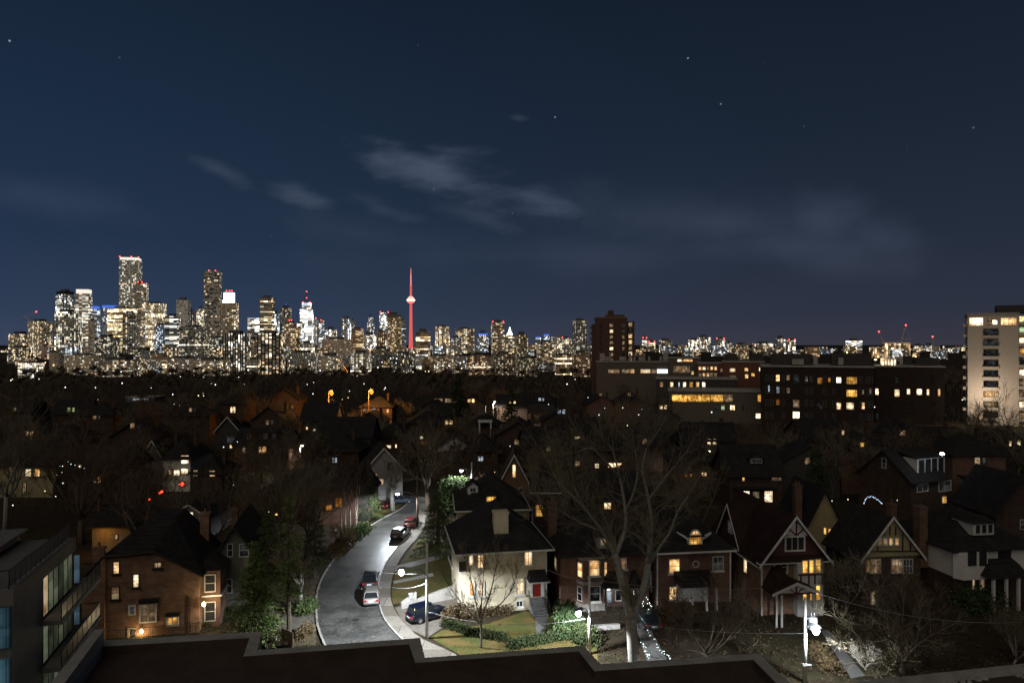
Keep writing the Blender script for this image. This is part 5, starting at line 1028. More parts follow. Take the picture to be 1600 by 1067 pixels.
u, v = h2.hit('F', 1368, 562, 3.5); MB().lathe([(.2, -.2), (.5, 0), (.2, .2)], 8, (u, 3.5, v)).build('roof_lamp', glow('roof_lamp_warm', (1, .8, .45), 6), h2.root); MB().bar((u, 3.6, h2.h+.5), (u, 3.6, v), .06).build('lamp_post', BLACKM, h2.root); point('lamp_light', (u+1.4, 2.6, v), 260, (1, .78, .4), h2.root, .3)
# cream tower right
h = block('apartment_tower', 'cream brick apartment tower with a glazed lit penthouse floor at right', 1512, 1592, 493, 240, 20, mat('brick_cream', L3(.60, .53, .42), .9, .15, 1.2, bump=.2), cat='tower', trim=CONC)
CRT = mat('balcony_cream', L3(.55, .5, .4), .8, .15, 1)
h.win('F', 1514.5, 496.5, 1536, 508.5, 'bright', 4, 1, fw=.2); h.win('F', 1543, 498, 1560, 508, 'dimw', 3, 1); h.win('F', 1551, 500, 1558, 507, 'white', 1, 1, off=-.03); h.win('F', 1564, 497, 1588, 507.5, 'warm', 4, 1)
for k in range(9):
    y = 514+16.15*k; kind = 'dimc' if k not in (6, 7) else ('warm' if k == 6 else 'dimw')
    h.win('F', 1537, y, 1559.5, y+9.5, kind, 4, 1, frame=TRIM_D, fw=.1)
    u0, v0 = h.hit('F', 1535, y+13.5, 0); u1, _ = h.hit('F', 1561, y+13.5, 0); bl = MB().box(u0, u1, -.7, -.004, v0, v0+.75).build('balcony', CRT, h.root)
    MB().box(-1.35, -.004, 1, 6, h.h-3.7*(k+1)-.2, h.h-3.7*(k+1)+.75).build('balcony', CRT, h.root); h.win('L', 1.5, h.h-3.7*(k+1)+.8, 5.5, h.h-3.7*(k+1)+2.6, 'dimc' if k % 3 else 'dimw', metres=True)
wing = MB().box(h.W+.01, h.W+14, 1.2, 19, -.3, h.h-.4).build('side_wing', MATS['brick_cream'], h.root)
for k in range(10):
    zz = h.h-3.65*k-3.2; MB().box(h.W+.02, h.W+6, -.5, 1.195, zz-.3, zz+.75).build('balcony', CRT, h.root)
    kk = ['warm', 'green', 'pale', 'amber', 'dimc', 'bright', 'dimw', 'dimw', 'white', 'dimw'][k]; s_ = MB().box(h.W+.3, h.W+5, 1.15, 1.18, zz+.76, zz+2.6).build('window', WIN[kind if False else kk], h.root)
MB().box(h.W*.6, h.W+10, 5, 14, h.h+.81, h.h+3.5).build('roof_room', SIDING_D, h.root)
point('lamp_light', (h.W*.35, -9, 10), 4200, (1, .8, .66), h.root, .3)
# brown tower
h = block('apartment_tower', 'tall dark brown apartment tower with two columns of lit windows at centre right', 930, 980, 497, 350, 20, mat('brick_umber', L3(.11, .068, .045), .9, .2, 1), cat='tower', trim=mat('parapet_brown', L3(.3, .2, .14)), cap=.6)
MB().box(h.W+.01, h.W+3.8, 2, 18, -.3, h.h-1.6).build('side_bay', MATS['brick_umber'], h.root); MB().box(-1.8, -.01, 2, 16, -.3, h.h-3).build('side_bay', MATS['brick_umber'], h.root)
roofbox(h, 950, 485, 959, 3, 6, MATS['brick_umber'], 'roof_room'); roofbox(h, 946, 492, 976, 2.5, 10, MATS['brick_umber'], 'roof_room')
rw_ = random.Random(3)
for k in range(10):
    y = 505+9.05*k
    h.win('F', 952.5, y+1, 958, y+6, ['dimw', 'pale', 'dimw', 'dimw', 'pale', 'dimw', 'dimw', 'pale', 'dimw', 'dimw'][k], 2, 1, frame=TRIM_D); h.win('F', 972, y+1, 976, y+6, rw_.choice(['dimw', 'dimc', 'dark', 'dimw']), 1, 1, frame=TRIM_D); h.win('F', 937, y+1, 940, y+6, rw_.choice(['dimw', 'dark', 'dark']), 1, 1, frame=TRIM_D)
    zz = h.h-3*k-4.2; f = MB().box(h.W+.8, h.W+2.6, 1.95, 1.98, zz, zz+1.9).build('window', WIN[['dimw', 'dimc', 'warm', 'warm', 'dimw', 'pale', 'dimw', 'warm', 'dimw', 'dimw'][k]], h.root); MB().box(h.W+.6, h.W+2.8, 1.2, 1.94, zz-.9, zz-.2).build('balcony', MATS['parapet_brown'], h.root)
    MB().box(-2.6, -1.81, 3, 8, zz-.9, zz-.1).build('balcony', MATS['brick_umber'], h.root)
# podium and low blocks
BEI = mat('render_beige', L3(.13, .115, .09), .9, .2, 1)
h = block('low_block', 'low pale block crowded with roof vents at the foot of the brown tower', 932, 1046, 566, 325, 16, BEI, cat='building', cap=.4)
for k, x in enumerate((937, 944, 948, 952, 968, 975, 983, 990, 998, 1005, 1013, 1031, 1036)): roofbox(h, x, 557 if k % 3 else 552, x+(3 if k % 4 else 8), 3, 2.5, CONC, 'roof_vent')
for x0, x1, k in [(950, 968, 'dimw'), (972, 985, 'dimw'), (985, 991, 'warm'), (1001, 1016, 'pale'), (1018, 1026, 'dimw'), (1032, 1042, 'dimw')]: h.win('F', x0, 577, x1, 583, k, 4, 1, frame=TRIM_D)
u0, v1 = h.hit('F', 1027, 577, -.5); u1, v0 = h.hit('F', 1043, 583, -.5)
sg = MB().box(u0, u1, -.5, -.1, v0, v1).build('lit_canopy', glow('canopy_white', (.9, .94, 1), 2.2), h.root)
h = block('low_block', 'flat roofed block with two long warm windows on its top floor', 1046, 1094, 560, 300, 14, BEI, cat='building', cap=.5); h.win('F', 1058, 561.5, 1066, 565, 'white', 1, 1); h.win('F', 1068, 561.5, 1082, 565, 'warm', 3, 1); h.win('F', 1052, 572, 1078, 582, 'dimw', 6, 1); h.win('F', 1080, 580, 1084, 585, 'warm', 1, 1)
h = block('low_block', 'pink brick block with rows of small lit windows right of the flat roofed one', 1090, 1133, 568, 285, 14, mat('brick_pink', L3(.20, .105, .075), .9, .2, 1), cat='building', cap=.4)
for k, x in enumerate(range(1092, 1120, 6)): h.win('F', x, 573, x+4, 578, ('warm', 'pale', 'dimw', 'warm', 'warm')[k % 5], 1, 1); h.win('F', x, 583, x+4, 588, ('dimw', 'warm', 'warm', 'dimw', 'dimw')[k % 5], 1, 1)
h.win('F', 1126, 576, 1132, 581, 'dimw', 1, 1)
h = block('low_block', 'taller red brick block with amber windows beside the leaded apartment block', 1130, 1194, 566, 270, 16, mat('brick_rose', L3(.16, .07, .05), .9, .2, 1), cat='building', cap=.5)
for a in [(1140, 575.5, 1149, 581, 'pale'), (1163, 575, 1169, 580, 'warm'), (1186, 574, 1191, 580, 'pale'), (1164, 585, 1169, 591, 'warm'), (1174, 583, 1179, 588, 'amber'), (1140, 586, 1150, 590, 'dimw')]: h.win('F', *a[:4], kind=a[4], nx=2, ny=1, frame=TRIM_D)
roofbox(h, 1132, 553, 1151, 3, 7, SIDING_D); roofbox(h, 1174, 552, 1193, 3, 7, SIDING_D)
h = block('low_block', 'dark block with a row of seven small lit windows above the amber strip', 1026, 1152, 592, 262, 12, SIDING_D, cat='building', cap=.5)
for k, x in enumerate((1031, 1047, 1060, 1067, 1077.5, 1087.5, 1097)): h.win('F', x, 597, x+(2 if k == 2 else 5), 604.5, ('dimw', 'pale', 'cool', 'white', 'amber', 'warm', 'white')[k], 1, 2, frame=TRIM_D)
h = block('low_block', 'beige wing with a long amber glazed strip in the middle right', 1045, 1194, 611, 246, 12, BEI, cat='building', cap=.7)
for x0, x1, k in [(1050, 1073, 'amber'), (1074, 1096, 'amber'), (1097, 1109, 'amber'), (1110, 1130, 'amber'), (1131, 1145, 'dimw'), (1184, 1190, 'amber')]: h.win('F', x0, 616.5, x1, 627.5, k, 4, 1, frame=TRIM_D)
for x0, x1, y0, k in [(1118, 1123, 633, 'dimc'), (1127, 1132, 633, 'green'), (1141, 1148, 633, 'white'), (1181, 1188, 646, 'white'), (1160, 1166, 633, 'dimc')]: h.win('F', x0, y0, x1, y0+7.5, k, 2, 2, frame=TRIM_D)
h = block('low_block', 'low glass roofed shed glowing bluish in the far left woods', 196, 241, 621, 330, 10, SIDING_D, cat='building', cap=.3); h.win('F', 198, 622, 240, 626.5, 'dimc', 12, 1); h.win('F', 208, 622.2, 232, 625, 'cool', 8, 1, off=-.05)
h = block('low_block', 'row of dark shops with warm panes at the right of the far conifer', 672, 742, 632, 258, 10, SIDING_D, cat='building', cap=.4); h.win('F', 679, 623, 705, 632, 'dimw', 4, 1, off=-.1); h.win('F', 672, 635, 700, 643, 'dimw', 4, 1); h.win('F', 741, 625, 747, 631, 'warm', 1, 1)
# ================================================================ trees
BARK = mat('bark', L3(.115, .092, .066), .95, .45, 5, bump=.5); BARK_P = mat('bark_pale', L3(.30, .285, .25), .95, .4, 4, bump=.4); TWIG = mat('twig', L3(.19, .16, .105), .9, .35, 3); TWIG_R = mat('twig_red', L3(.14, .098, .066), .9, .35, 3)
def rot_about(d, ang, rn):
    ax = d.orthogonal().normalized(); ax = Matrix.Rotation(rn.random()*6.283, 3, d) @ ax
    return (Matrix.Rotation(ang, 3, ax) @ d).normalized()
def grow(segs, p, d, L, r, lvl, mx, rn, up=.12, wig=.18, kids=(3, 5), ratio=(.5, .75), ang=(22, 58), rmin=.012):
    n = 3 if lvl < 2 else 2; pts = [p]; dd = d.copy()
    for i in range(n):
        dd = (dd+Vector((rn.uniform(-wig, wig), rn.uniform(-wig, wig), rn.uniform(-wig, wig)+up))).normalized(); pts.append(pts[-1]+dd*(L/n))
    r1 = max(rmin*.6, r*.55); segs.append((pts, [r+(r1-r)*k/n for k in range(n+1)], lvl))
    if lvl >= mx: return
    for k in range(rn.randint(*kids)):
        t = rn.uniform(.3, 1.0) if k else 1.0; i = min(n-1, int(t*n)); f = t*n-i; q = pts[i].lerp(pts[i+1], f)
        dk = rot_about(dd, R(rn.uniform(*ang)) if k else R(rn.uniform(5, 25)), rn)
        grow(segs, q, dk, L*rn.uniform(*ratio), max(rmin, r*(1-t*.45)*rn.uniform(.5, .68)), lvl+1, mx, rn, up, wig, kids, ratio, ang, rmin)
def tubes(segs, lo, hi):
    mb = MB()
    for pts, rad, lv in segs:
        if lo <= lv <= hi: mb.tube(pts, rad, 7 if lv <= 0 else (5 if lv == 1 else 3), cap=lv < 2)
    return mb
def bare_mesh(seed, H=13, mx=5, forks=3, rb=.28, kids=(3, 5), th=.25, spread=38, **kw):
    rn = random.Random(seed); segs = []; p = Vector((0, 0, -.2)); top = Vector((rn.uniform(-.3, .3), rn.uniform(-.3, .3), H*th))
    segs.append(([p, p.lerp(top, .5)+Vector((rn.uniform(-.1, .1), 0, 0)), top], [rb*1.25, rb, rb*.85], 0))
    for k in range(forks):
        a = 6.283*k/forks+rn.uniform(-.5, .5); ti = R(rn.uniform(spread*.4, spread)); d = Vector((math.sin(ti)*math.cos(a), math.sin(ti)*math.sin(a), math.cos(ti)))
        grow(segs, top-Vector((0, 0, rn.uniform(0, H*th*.3))), d, H*.33, rb*.6, 1, mx, rn, kids=kids, **kw)
    return tubes(segs, 0, 1), tubes(segs, 2, 9)
def put_tree(meshes, x, y, s, rz, label, group, name='bare_tree', z=0.0):
    t = thing(name, label, 'tree', (x, y, z), rz, group); t.scale = (s, s, s)
    for nm, me in zip(('trunk', 'crown'), meshes):
        o = bpy.data.objects.new(nm, me); COL.objects.link(o); o.parent = t
    return t
VAR = []
for i, (hh, mx, fk, rb, sp) in enumerate([(13, 5, 4, .26, 45), (12, 5, 3, .24, 35), (14, 5, 4, .3, 55), (11, 5, 5, .2, 50), (13, 5, 3, .28, 30), (12, 5, 4, .22, 60)]):
    a, b = bare_mesh(100+i, hh, mx, fk, rb, sp and (3, 5), .22, sp, rmin=.03)
    VAR.append((a.mesh('trunk', BARK), b.mesh('crown', TWIG if i % 2 else TWIG_R)))
# --- big central tree traced from its limbs (picture point, extra depth in metres)
def traced(label, base, Yb, limbs, twigs_from, seed, mats_, name='bare_tree', mx=4, L0=2.2, kids=(3, 5), up=.1, rmin=.014, per=1.0, wig=.2, lvl0=2):
    rn = random.Random(seed); root = thing(name, label, 'tree', (base.x, base.y, 0)); segs = []
    for pts, r0, r1 in limbs:
        P3 = [Q(x, y, Yb+dy)-Vector((base.x, base.y, 0)) for x, y, dy in pts]; P3 = spline(P3, 3); n = len(P3)
        segs.append((P3, [r0+(r1-r0)*k/(n-1) for k in range(n)], 0 if r0 > .2 else 1))
        for i in range(1, n):
            if P3[i].z < twigs_from: continue
            rr_ = r0+(r1-r0)*i/(n-1); d = (P3[i]-P3[i-1]).normalized()
            for k in range(1 if rn.random() < per-int(per) else 0): pass
            for k in range(int(per)+(rn.random() < per % 1)):
                grow(segs, P3[i], rot_about(d, R(rn.uniform(25, 70)), rn), L0*rn.uniform(.7, 1.3), max(.03, rr_*.45), lvl0, lvl0+mx-1, rn, up, wig, kids, rmin=rmin)
        grow(segs, P3[-1], (P3[-1]-P3[-2]).normalized(), L0*1.2, max(.03, r1), lvl0, lvl0+mx-1, rn, up, wig, kids, rmin=rmin)
    tubes(segs, 0, 1).build('trunk', mats_[0], root, smooth=True); tubes(segs, 2, 99).build('crown', mats_[1], root); return root
b0 = P(990, 1036)
traced('huge bare forked tree with pale trunk rising in front of the bay window house', b0, b0.y, [
 ([(991, 1040, 0), (989, 1010, 0), (987, 985, 0), (986, 966, 0)], .56, .46),
 ([(986, 968, 0), (975, 922, .2), (966, 885, .4), (960, 865, .5)], .40, .30), ([(960, 866, .5), (946, 838, 0), (928, 812, -1), (908, 785, -1.5), (898, 762, -2)], .20, .07), ([(961, 867, .5), (972, 842, 1), (978, 815, 1.5), (974, 775, 2), (966, 735, 2), (958, 705, 1.5)], .24, .06),
 ([(987, 966, 0), (1006, 915, .4), (1014, 870, .6), (1016, 850, .6)], .32, .26), ([(1016, 852, .6), (1018, 815, .5), (1012, 775, 0), (1004, 735, -1), (1010, 700, -1.5)], .22, .06), ([(1014, 880, .6), (1030, 855, -1), (1046, 832, -2), (1058, 800, -2.5), (1075, 775, -2)], .15, .05),
 ([(975, 800, 1.8), (988, 775, 3), (996, 740, 4), (992, 700, 4)], .12, .05), ([(1013, 780, 0), (1032, 755, 2.5), (1048, 735, 4), (1060, 722, 4.5)], .12, .05), ([(915, 795, -1.3), (892, 772, 1), (876, 755, 2), (865, 740, 2)], .1, .045), ([(968, 745, 2), (945, 720, 0), (925, 700, -1.5), (905, 705, -2)], .09, .045), ([(940, 830, -.4), (905, 815, -2), (880, 800, -3)], .09, .04), ([(958, 705, 1.5), (950, 690, 1), (955, 675, 0)], .06, .03), ([(1010, 700, -1.5), (1022, 682, -2), (1030, 672, -2)], .06, .03)], 8.0, 11, (BARK_P, TWIG), mx=4, L0=2.0, kids=(3, 4), rmin=.012, per=1.0)
b0 = P(752, 1012)
traced('small bare many stemmed tree in front of the cream stucco house', b0, b0.y, [
 ([(752, 1013, 0), (752, 985, 0), (750, 965, 0)], .13, .10), ([(750, 966, 0), (742, 935, .3), (736, 905, .5), (732, 878, .6)], .08, .03), ([(750, 970, 0), (765, 930, -.3), (772, 900, -.5), (778, 870, -.6)], .08, .03), ([(751, 975, 0), (728, 950, .5), (712, 930, .8), (700, 912, 1)], .06, .025), ([(751, 968, 0), (780, 945, -.6), (797, 925, -1), (806, 905, -1.2)], .07, .025), ([(751, 960, 0), (754, 920, .8), (756, 885, 1.2)], .07, .025)], .9, 23, (BARK, TWIG_R), mx=4, L0=1.0, kids=(3, 4), rmin=.009, per=1.2, up=.16)
b0 = P(1410, 1050)
traced('bare tree with spreading limbs right of the lamp, lower twigs lit white', b0, b0.y, [
 ([(1410, 1052, 0), (1409, 1038, 0), (1407, 1030, 0)], .28, .22), ([(1407, 1032, 0), (1395, 1000, 0), (1387, 975, .3), (1380, 950, .5), (1374, 920, .6), (1366, 895, .6)], .15, .04), ([(1408, 1030, 0), (1409, 1000, .5), (1410, 980, .7), (1412, 940, 1), (1416, 905, 1.2)], .12, .035), ([(1409, 1036, 0), (1425, 1015, -.4), (1445, 998, -.8), (1470, 985, -1)], .1, .03), ([(1396, 1002, 0), (1370, 985, -.8), (1345, 975, -1.4), (1320, 970, -1.8), (1300, 962, -2)], .09, .025), ([(1407, 1036, 0), (1385, 1025, -1), (1360, 1012, -1.8), (1335, 1002, -2.2)], .07, .02), ([(1405, 1038, 0), (1378, 1036, -1.3), (1352, 1034, -2)], .06, .02), ([(1381, 955, .5), (1362, 925, 0), (1350, 905, -.5)], .06, .02), ([(1430, 1010, -.5), (1434, 985, 0), (1436, 955, .5)], .06, .02)], .8, 31, (BARK, TWIG), mx=4, L0=1.1, kids=(3, 4), rmin=.008, per=1.1)
def simple(label, px, pyb, ptop, seed, mats_, mx=5, forks=4, rb=.2, th=.2, spread=45, rmin=.014, name='bare_tree', kids=(3, 5), **kw):
    b = P(px, pyb); Hh = CAMH-(ptop-CY)/FPX*b.y; a, c = bare_mesh(seed, Hh*1.0, mx, forks, rb, kids, th, spread, rmin=rmin, **kw)
    t = thing(name, label, 'tree', (b.x, b.y, 0)); oa = a.build('trunk', mats_[0], t, smooth=True); oc = c.build('crown', mats_[1], t)
    zmax = max(v[2] for v in c.v); s = Hh/zmax; t.scale = (s, s, s); return t
simple('low twiggy shrub lit bright white by the transformer lamp', 1352, 1046, 1000, 61, (mat('twig_lit_white', L3(.5, .46, .4), .9, .3, 4), MATS['twig_lit_white']), 4, 7, .05, .04, 75, .014, kids=(3, 4), name='bare_shrub')  # white lamplight is partly put into the twig colour, paler than other twigs
simple('shrubby bare tree with arching branches left of the tudor porch', 1103, 1031, 895, 41, (BARK, TWIG_R), 6, 6, .16, .08, 70, .010, kids=(3, 4))
simple('pale fan shaped bare tree at the lower right edge', 1583, 1036, 925, 42, (BARK_P, TWIG), 5, 6, .10, .08, 45, .009)
simple('white barked street tree standing where the road bends away', 614, 797, 690, 43, (BARK_P, TWIG), 5, 3, .42, .38, 40, .02)
simple('dark forked tree leaning over the pavement beyond the white house', 668, 800, 655, 44, (BARK, TWIG), 5, 3, .4, .2, 38, .02)
simple('broad bare tree with rusty twigs filling the left middle', 128, 850, 648, 45, (BARK, TWIG_R), 6, 5, .4, .2, 55, .02, kids=(3, 4))
simple('tall bare tree with a pale trunk at the left edge', 8, 836, 610, 46, (BARK_P, TWIG), 5, 4, .38, .3, 45, .02)
simple('bare tree above the clipped gable brick roof', 225, 880, 700, 47, (BARK, TWIG_R), 5, 5, .32, .2, 55, .02)
simple('tall bare tree in front of the cream tower', 1592, 770, 590, 48, (BARK, TWIG), 5, 4, .4, .22, 45, .024)
simple('leaning bare tree left of the cream tower', 1512, 750, 632, 49, (BARK, TWIG), 5, 3, .4, .3, 45, .024)
simple('bare tree with a pale trunk between the conifers left of the road', 470, 950, 820, 50, (BARK_P, TWIG), 5, 4, .22, .3, 45, .014)
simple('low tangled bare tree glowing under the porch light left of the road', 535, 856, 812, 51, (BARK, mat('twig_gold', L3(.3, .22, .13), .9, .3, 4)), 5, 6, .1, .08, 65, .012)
simple('bare tree behind the bay window house', 865, 868, 700, 52, (BARK, TWIG), 5, 4, .3, .2, 50, .018)
simple('bare tree behind the arched dormer house', 1090, 850, 712, 53, (BARK, TWIG), 5, 4, .3, .2, 50, .018)
simple('bare tree between the tudor house and the ochre gable', 1318, 960, 860, 54, (BARK, TWIG), 5, 4, .14, .15, 50, .012)
simple('bare tree in front of the ochre gable', 1440, 985, 885, 55, (BARK, TWIG_R), 5, 5, .12, .12, 55, .010)
simple('bare tree rising behind the lit shrubs left of the road', 478, 872, 700, 56, (BARK, TWIG), 5, 4, .26, .25, 45, .018)
simple('bare tree over the grey stucco house', 318, 905, 720, 57, (BARK, TWIG_R), 5, 4, .3, .22, 50, .018)
simple('bare tree behind the left conifers', 440, 880, 690, 58, (BARK, TWIG), 5, 5, .3, .2, 50, .018)
for i, (x, yb, yt) in enumerate([(541, 838, 735), (548, 835, 742), (556, 832, 728), (533, 842, 750)]):
    b = P(x, yb); Hh = CAMH-(yt-CY)/FPX*b.y
    if i == 0: BIR = [q.mesh(n_, m_) for q, n_, m_ in zip(bare_mesh(60, 9, 4, 3, .09, (3, 4), .45, 22, rmin=.012), ('trunk', 'crown'), (mat('birch_bark', L3(.6, .57, .5), .9, .3, 5), TWIG_R))]
    put_tree(BIR, b.x, b.y, Hh/9.5, i*1.7, 'slim pale birch in the clump left of the road', 'birches left of the road', 'birch_tree')
# --- evergreens: needle tufts on drooping whorls
def needle_mat(name, c, c2):
    m, t, b = principled(name); oi = t.n('ShaderNodeNewGeometry'); t.link(t.mix(oi.outputs['Random Per Island'], c, c2), b.inputs['Base Color']); b.inputs['Roughness'].default_value = .8; b.inputs['Specular IOR Level'].default_value = .15; return m
NEED = needle_mat('needles', L3(.018, .034, .014), L3(.06, .085, .032)); NEED3 = needle_mat('needles_green', L3(.07, .11, .032), L3(.19, .25, .08)); NEED2 = needle_mat('needles_pale', L3(.03, .05, .018), L3(.09, .12, .04)); HEDGE = needle_mat('hedge_leaves', L3(.018, .028, .01), L3(.045, .056, .02)); DRY = needle_mat('dry_leaves', L3(.06, .04, .02), L3(.14, .1, .05)); IVY = needle_mat('lit_leaves', L3(.016, .027, .009), L3(.04, .055, .017))
def conifer_mesh(seed, H, Rr, layers=26, per=9, base=.1, droop=.25, tuft=9, sz=.30, pw=.85):
    rn = random.Random(seed); tr = MB().tube([(0, 0, -.2), (rn.uniform(-.1, .1), 0, H*.5), (0, 0, H*.99)], [Rr*.07+.06, Rr*.05+.03, .02], 6); cr = MB()
    for l in range(layers):
        f = base+(1-base)*(l+rn.random()*.6)/layers; z = H*f; L = Rr*(1-f)**pw*rn.uniform(.75, 1.15)+.15
        for k in range(per):
            if rn.random() < .14: continue
            a = rn.random()*6.283; ll = L*rn.uniform(.6, 1.1); d = Vector((math.cos(a), math.sin(a), 0)); tip = Vector((0, 0, z))+d*ll+Vector((0, 0, -droop*ll+rn.uniform(-.1, .2)*ll))
            p0 = Vector((0, 0, z+.05)); tr.tube([p0, p0.lerp(tip, .95)], [.03, .012], 3, cap=False)
            n = max(3, int(tuft*ll/1.2))
            for j in range(n):
                s = (.2+.8*(j+rn.random())/n); c = p0.lerp(tip, s); side = Vector((-d.y, d.x, 0))*rn.uniform(-1, 1)*ll*.28*(1.1-s*.6)
                c = c+side+Vector((0, 0, rn.uniform(-.12, .12))); q = sz*rn.uniform(.6, 1.3)
                for _ in range(2):
                    e1 = (d*rn.uniform(.3, 1)+Vector((rn.uniform(-.7, .7), rn.uniform(-.7, .7), rn.uniform(-.6, .25)))).normalized(); e2 = e1.orthogonal().normalized(); e2 = Matrix.Rotation(rn.random()*6.28, 3, e1) @ e2
                    cr.add([c-e2*q*.16, c+e1*q*.6-e2*q*.10, c+e1*q*1.1, c+e1*q*.5+e2*q*.16], [(0, 1, 2, 3)])
    return tr, cr
def conifer(label, px, pyb, ptop, Rr, seed, m_=NEED, name='conifer', **kw):
    b = P(px, pyb); Hh = CAMH-(ptop-CY)/FPX*b.y; tr, cr = conifer_mesh(seed, Hh, Rr, **kw); t = thing(name, label, 'tree', (b.x, b.y, 0)); tr.build('trunk', BARK, t); cr.build('crown', m_, t); FOOT.append((b.x, b.y, Rr)); return t
conifer('dense green conifer beside the brick house nearest the parapet', 398, 1008, 846, 2.9, 71, NEED3, layers=32, per=13, base=.08, tuft=13)
conifer('tall open pine with a thin dark trunk left of the road', 452, 1004, 770, 2.5, 72, NEED3, layers=26, per=7, base=.28, droop=.1)
conifer('dark conifer behind the tall open pine', 418, 950, 790, 3.0, 73, NEED2, layers=28, per=10)
conifer('dark evergreen hiding the road corner left of the white house', 684, 866, 768, 3.4, 74, NEED2, name='evergreen_tree', layers=24, per=12, base=.05, pw=.55)
conifer('tall black spruce standing out before the far skyline', 716, 690, 583, 5.5, 75, NEED, layers=34, per=10, sz=.6)
conifer('dark conifer left of the pine by the road', 492, 900, 780, 2.4, 76, NEED, layers=24, per=9)
conifer('dark evergreen in the right middle among bare trees', 1275, 800, 700, 4.0, 77, NEED, layers=24, per=10, sz=.45)
conifer('dark conifer in front of the pale gabled house at the road end', 578, 812, 738, 2.6, 78, NEED2, layers=24, per=10)
conifer('black conifer among the woods behind the centre', 800, 690, 600, 4.5, 79, NEED, layers=26, per=9, sz=.6)
def bush(label, pts, w_, hh, n, seed, m_=HEDGE, name='hedge', sz=.2, cat='hedge', z=0.05):
    rn = random.Random(seed); mb = MB(); P3 = [P(*p) for p in pts]; o = P3[0]; tot = sum((P3[i+1]-P3[i]).length for i in range(len(P3)-1)) or 1
    for k in range(n):
        if len(P3) > 1:
            s = rn.random()*tot; i = 0
            while i < len(P3)-2 and s > (P3[i+1]-P3[i]).length: s -= (P3[i+1]-P3[i]).length; i += 1
            d = (P3[i+1]-P3[i]); c = P3[i]+d.normalized()*min(s, d.length)
        else: c = P3[0].copy()
        a = rn.random()*6.283; ph = math.acos(rn.uniform(-.1, 1)); rr_ = rn.uniform(.6, 1.0)**.5*(1+.25*math.sin(c.x*2.1+a*3)*math.sin(c.y*1.7+ph*4))
        c = c+Vector((math.sin(ph)*math.cos(a)*w_*rr_, math.sin(ph)*math.sin(a)*w_*rr_, z+math.cos(ph)*hh*rr_)); q = sz*rn.uniform(.6, 1.4)
        e1 = Vector((rn.gauss(0, 1), rn.gauss(0, 1), rn.gauss(0, 1))).normalized(); e2 = e1.orthogonal().normalized()
        mb.add([c-o-e2*q*.3, c-o+e1*q*.5-e2*q*.2, c-o+e1*q, c-o+e1*q*.5+e2*q*.35], [(0, 1, 2, 3)])
    ob = mb.build(name, m_, None, loc=(o.x, o.y, 0)); return tag(ob, label, cat)
bush('clipped green hedge along the lawn before the red door house', [(694, 977), (735, 990), (790, 1000)], .6, .6, 3600, 81)
bush('bright green hedge above the parapet left of the lamp pole', [(800, 1012), (835, 1004), (870, 998)], .7, .7, 3000, 82)
bush('round dark evergreen shrub beside the stone steps path', [(886, 990)], 1.6, 3.0, 2600, 83, NEED, 'shrub', .28, 'shrub')
bush('dark shrub under the bay window house by the lamp pole', [(905, 1000), (925, 1006)], 1.1, 1.6, 1800, 84, HEDGE, 'shrub', .24, 'shrub')
bush('low shrubs at the wall foot of the cream stucco house', [(745, 962), (800, 956)], .6, .7, 900, 85, DRY, 'shrub', .22, 'shrub')
bush('dark shrub beside the blue car on the driveway', [(700, 970), (724, 962)], .9, 1.3, 1600, 86, DRY, 'shrub', .25, 'shrub')
bush('green shrub on the left verge opposite the parked silver car', [(472, 960), (486, 950)], .9, 1.2, 1500, 87, NEED2, 'shrub', .25, 'shrub')
bush('spreading juniper at the left kerb where the road curves', [(548, 846), (572, 828)], 1.3, 1.3, 2400, 88, NEED2, 'shrub', .28, 'shrub')
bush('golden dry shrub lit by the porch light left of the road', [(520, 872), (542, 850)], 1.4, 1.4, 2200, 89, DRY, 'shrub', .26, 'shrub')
bush('low dry shrub near the left conifer trunk', [(470, 1000), (480, 985)], .8, .8, 900, 90, DRY, 'shrub', .22, 'shrub')
bush('leafy bush lit green by the street lamp beyond the white house', [(702, 800), (722, 800)], 2.6, 5.6, 5200, 91, IVY, 'shrub', .42, 'shrub')
bush('clipped shrub at the porch of the left brick house', [(326, 975)], .7, .9, 700, 92, NEED2, 'shrub', .2, 'shrub'); bush('leafy planting beside the left brick house porch', [(340, 968), (358, 962)], .8, 1.0, 1100, 93, HEDGE, 'shrub', .2, 'shrub')
bush('dark bush in front of the white over brick house', [(1500, 955), (1560, 950)], 1.6, 2.2, 2600, 94, NEED, 'shrub', .3, 'shrub'); bush('dark bush below the arched dormer house', [(1030, 965), (1075, 962)], 1.2, 1.6, 1800, 95, DRY, 'shrub', .25, 'shrub')
bush('rough dry growth along the steps right of the lamp', [(1275, 1015), (1300, 1050)], 1.0, .8, 1500, 96, DRY, 'shrub', .25, 'shrub')
gc = MB(); rg = random.Random(55)
for k in range(15000):
    px, py = (rg.uniform(935, 1610), rg.uniform(948, 1066)) if k < 11000 else (rg.uniform(345, 500), rg.uniform(870, 1010))
    if 990 < px < 1045 and py < 1040 and rg.random() < .8: continue
    if 1280 < px < 1355 and py > 980 and abs((px-1282)-(py-985)*.85) < 16: continue
    if .5+.5*math.sin(px*.045+py*.09)*math.cos(px*.021-py*.13) < rg.random()*.9: continue
    c = P(px, py); c.z = .02+rg.random()**2*.35; q = rg.uniform(.08, .26); e1 = Vector((rg.gauss(0, 1), rg.gauss(0, 1), rg.gauss(0, .6))).normalized(); e2 = e1.orthogonal().normalized()
    gc.add([c-e2*q*.3, c+e1*q*.5-e2*q*.2, c+e1*q, c+e1*q*.5+e2*q*.35], [(0, 1, 2, 3)])
